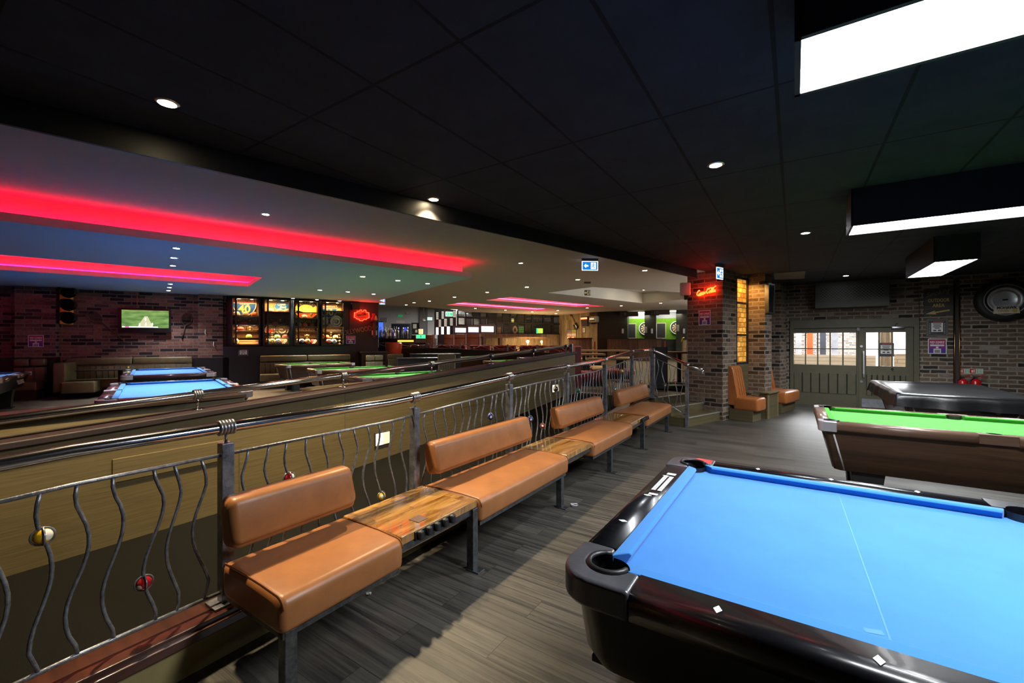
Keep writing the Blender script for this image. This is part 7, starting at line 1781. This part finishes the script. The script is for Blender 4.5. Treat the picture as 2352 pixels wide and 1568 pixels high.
for k, (u, v, d) in enumerate(((1337, 821.5, 12.6), (1340, 827, 11.9), (1361, 824, 12.4), (1380, 823, 12.6), (1422, 820, 13.2), (1437, 819, 13.4), (1372, 840, 10.6), (1378, 843, 10.2))):
    x, y = dep(u, d); zt2 = zat(v, d)
    t = thing('bar_stool', 'caramel topped stool on the platform, %s' % ('far left under the high table', 'far left, nearer one', 'second from the half wall end', 'third from the half wall end', 'fourth, toward the railing corner', 'fifth, closest to the railing corner', 'low one above the red seat', 'lowest one nearest the ramp railing')[k], 'stool', (x, y, .46), 0, 'caramel stools on the platform')
    h_ = zt2 - .46
    obj('seat', MB().lathe([(.001, h_ - .07), (.18, h_ - .07), (.19, h_ - .03), (.16, h_), (.001, h_ + .005)], seg=18), STL, t); obj('stem', MB().cyl((0, 0, .02), (0, 0, h_ - .06), .03, 8), BLACK, t); obj('foot', MB().lathe([(.001, 0), (.2, 0), (.19, .02), (.04, .04)], seg=16), BLACK, t)
x, y = dep(1503, 9.6)
t = thing('dark_partition', 'black upright panel behind the railing corner post', 'partition', (x, y, .46)); obj('panel', MB().box(-.05, .3, 0, .06, 0, .93), BLACK, t); obj('foot', MB().box(-.1, .9, -.1, .15, 0, .06), BLACK, t)

# ------------------------------------------------------------------ ambient light, camera, look
def area(name, pos, rot, sx, sy, e, c):
    L_ = bpy.data.lights.new(name, 'AREA'); L_.energy = e; L_.color = c; L_.shape = 'RECTANGLE'; L_.size = sx; L_.size_y = sy
    o = bpy.data.objects.new(name, L_); COL.objects.link(o); o.location = pos; o.rotation_euler = rot
    return o
# table lights of the main hall, out of sight above the raft
for k, (c_, sz, e, ang) in enumerate(((ctr2(at(214, 922, .8), 2.95, 1.64), (1.0, 2.4), 75, nd), (ctr2(at(275, 864, .8), 2.95, 1.64), (1.0, 2.4), 75, nd), (tuple(c_far - Hf.ex * .82 - Hf.ey * 1.475), (1.0, 2.4), 60, nd),
                                 (ctr(at(655, 837, .82), 2.2, 1.2, Hf.a), (1.8, .8), 45, Hf.a), (ctr(at(727, 851, .82), 2.2, 1.2, Hf.a), (1.8, .8), 45, Hf.a), (ctr(at(845, 869.5, .82), 2.2, 1.2, Hf.a), (1.8, .8), 45, Hf.a), (ctr((-2.6, 18.5), 2.2, 1.2, Hf.a), (1.8, .8), 40, Hf.a), (ctr((-.35, 14.6), 2.2, 1.2, Hf.a), (1.8, .8), 40, Hf.a))):
    L_ = bpy.data.lights.new('table_beam', 'SPOT'); L_.energy = e * 2.9; L_.color = (.94, .97, 1); L_.spot_size = radians(62); L_.spot_blend = .5; L_.shadow_soft_size = .25
    o = bpy.data.objects.new('table_beam', L_); COL.objects.link(o); o.location = (*c_, 2.9)
area('yard_daylight', R.w(2.5, 17.5, 5.5), (0, 0, 0), 9, 8, 2600, (.95, .97, 1))
w = bpy.data.worlds.new('World'); sc.world = w; w.use_nodes = True
w.node_tree.nodes['Background'].inputs[0].default_value = (.5, .53, .62, 1); w.node_tree.nodes['Background'].inputs[1].default_value = .05
cam = bpy.data.cameras.new('Camera'); cam.sensor_width = 36; cam.lens = FPX / 2352 * 36; cam.shift_y = (CY - 784) / 2352; cam.clip_end = 200
co = bpy.data.objects.new('Camera', cam); COL.objects.link(co); co.location = (0, 0, EYE); co.rotation_euler = (radians(90), 0, 0)
sc.camera = co
sc.view_settings.view_transform = 'Standard'; sc.view_settings.look = 'None'; sc.view_settings.exposure = 0.85; sc.view_settings.gamma = 1.0
sc.cycles.use_adaptive_sampling = True; sc.cycles.adaptive_threshold = .045
sc.cycles.max_bounces = 5; sc.cycles.diffuse_bounces = 3; sc.cycles.glossy_bounces = 3; sc.cycles.transmission_bounces = 4
sc.cycles.use_denoising = True; sc.cycles.sample_clamp_indirect = 3; sc.cycles.caustics_reflective = False; sc.cycles.caustics_refractive = False
sc.cycles.use_light_tree = True
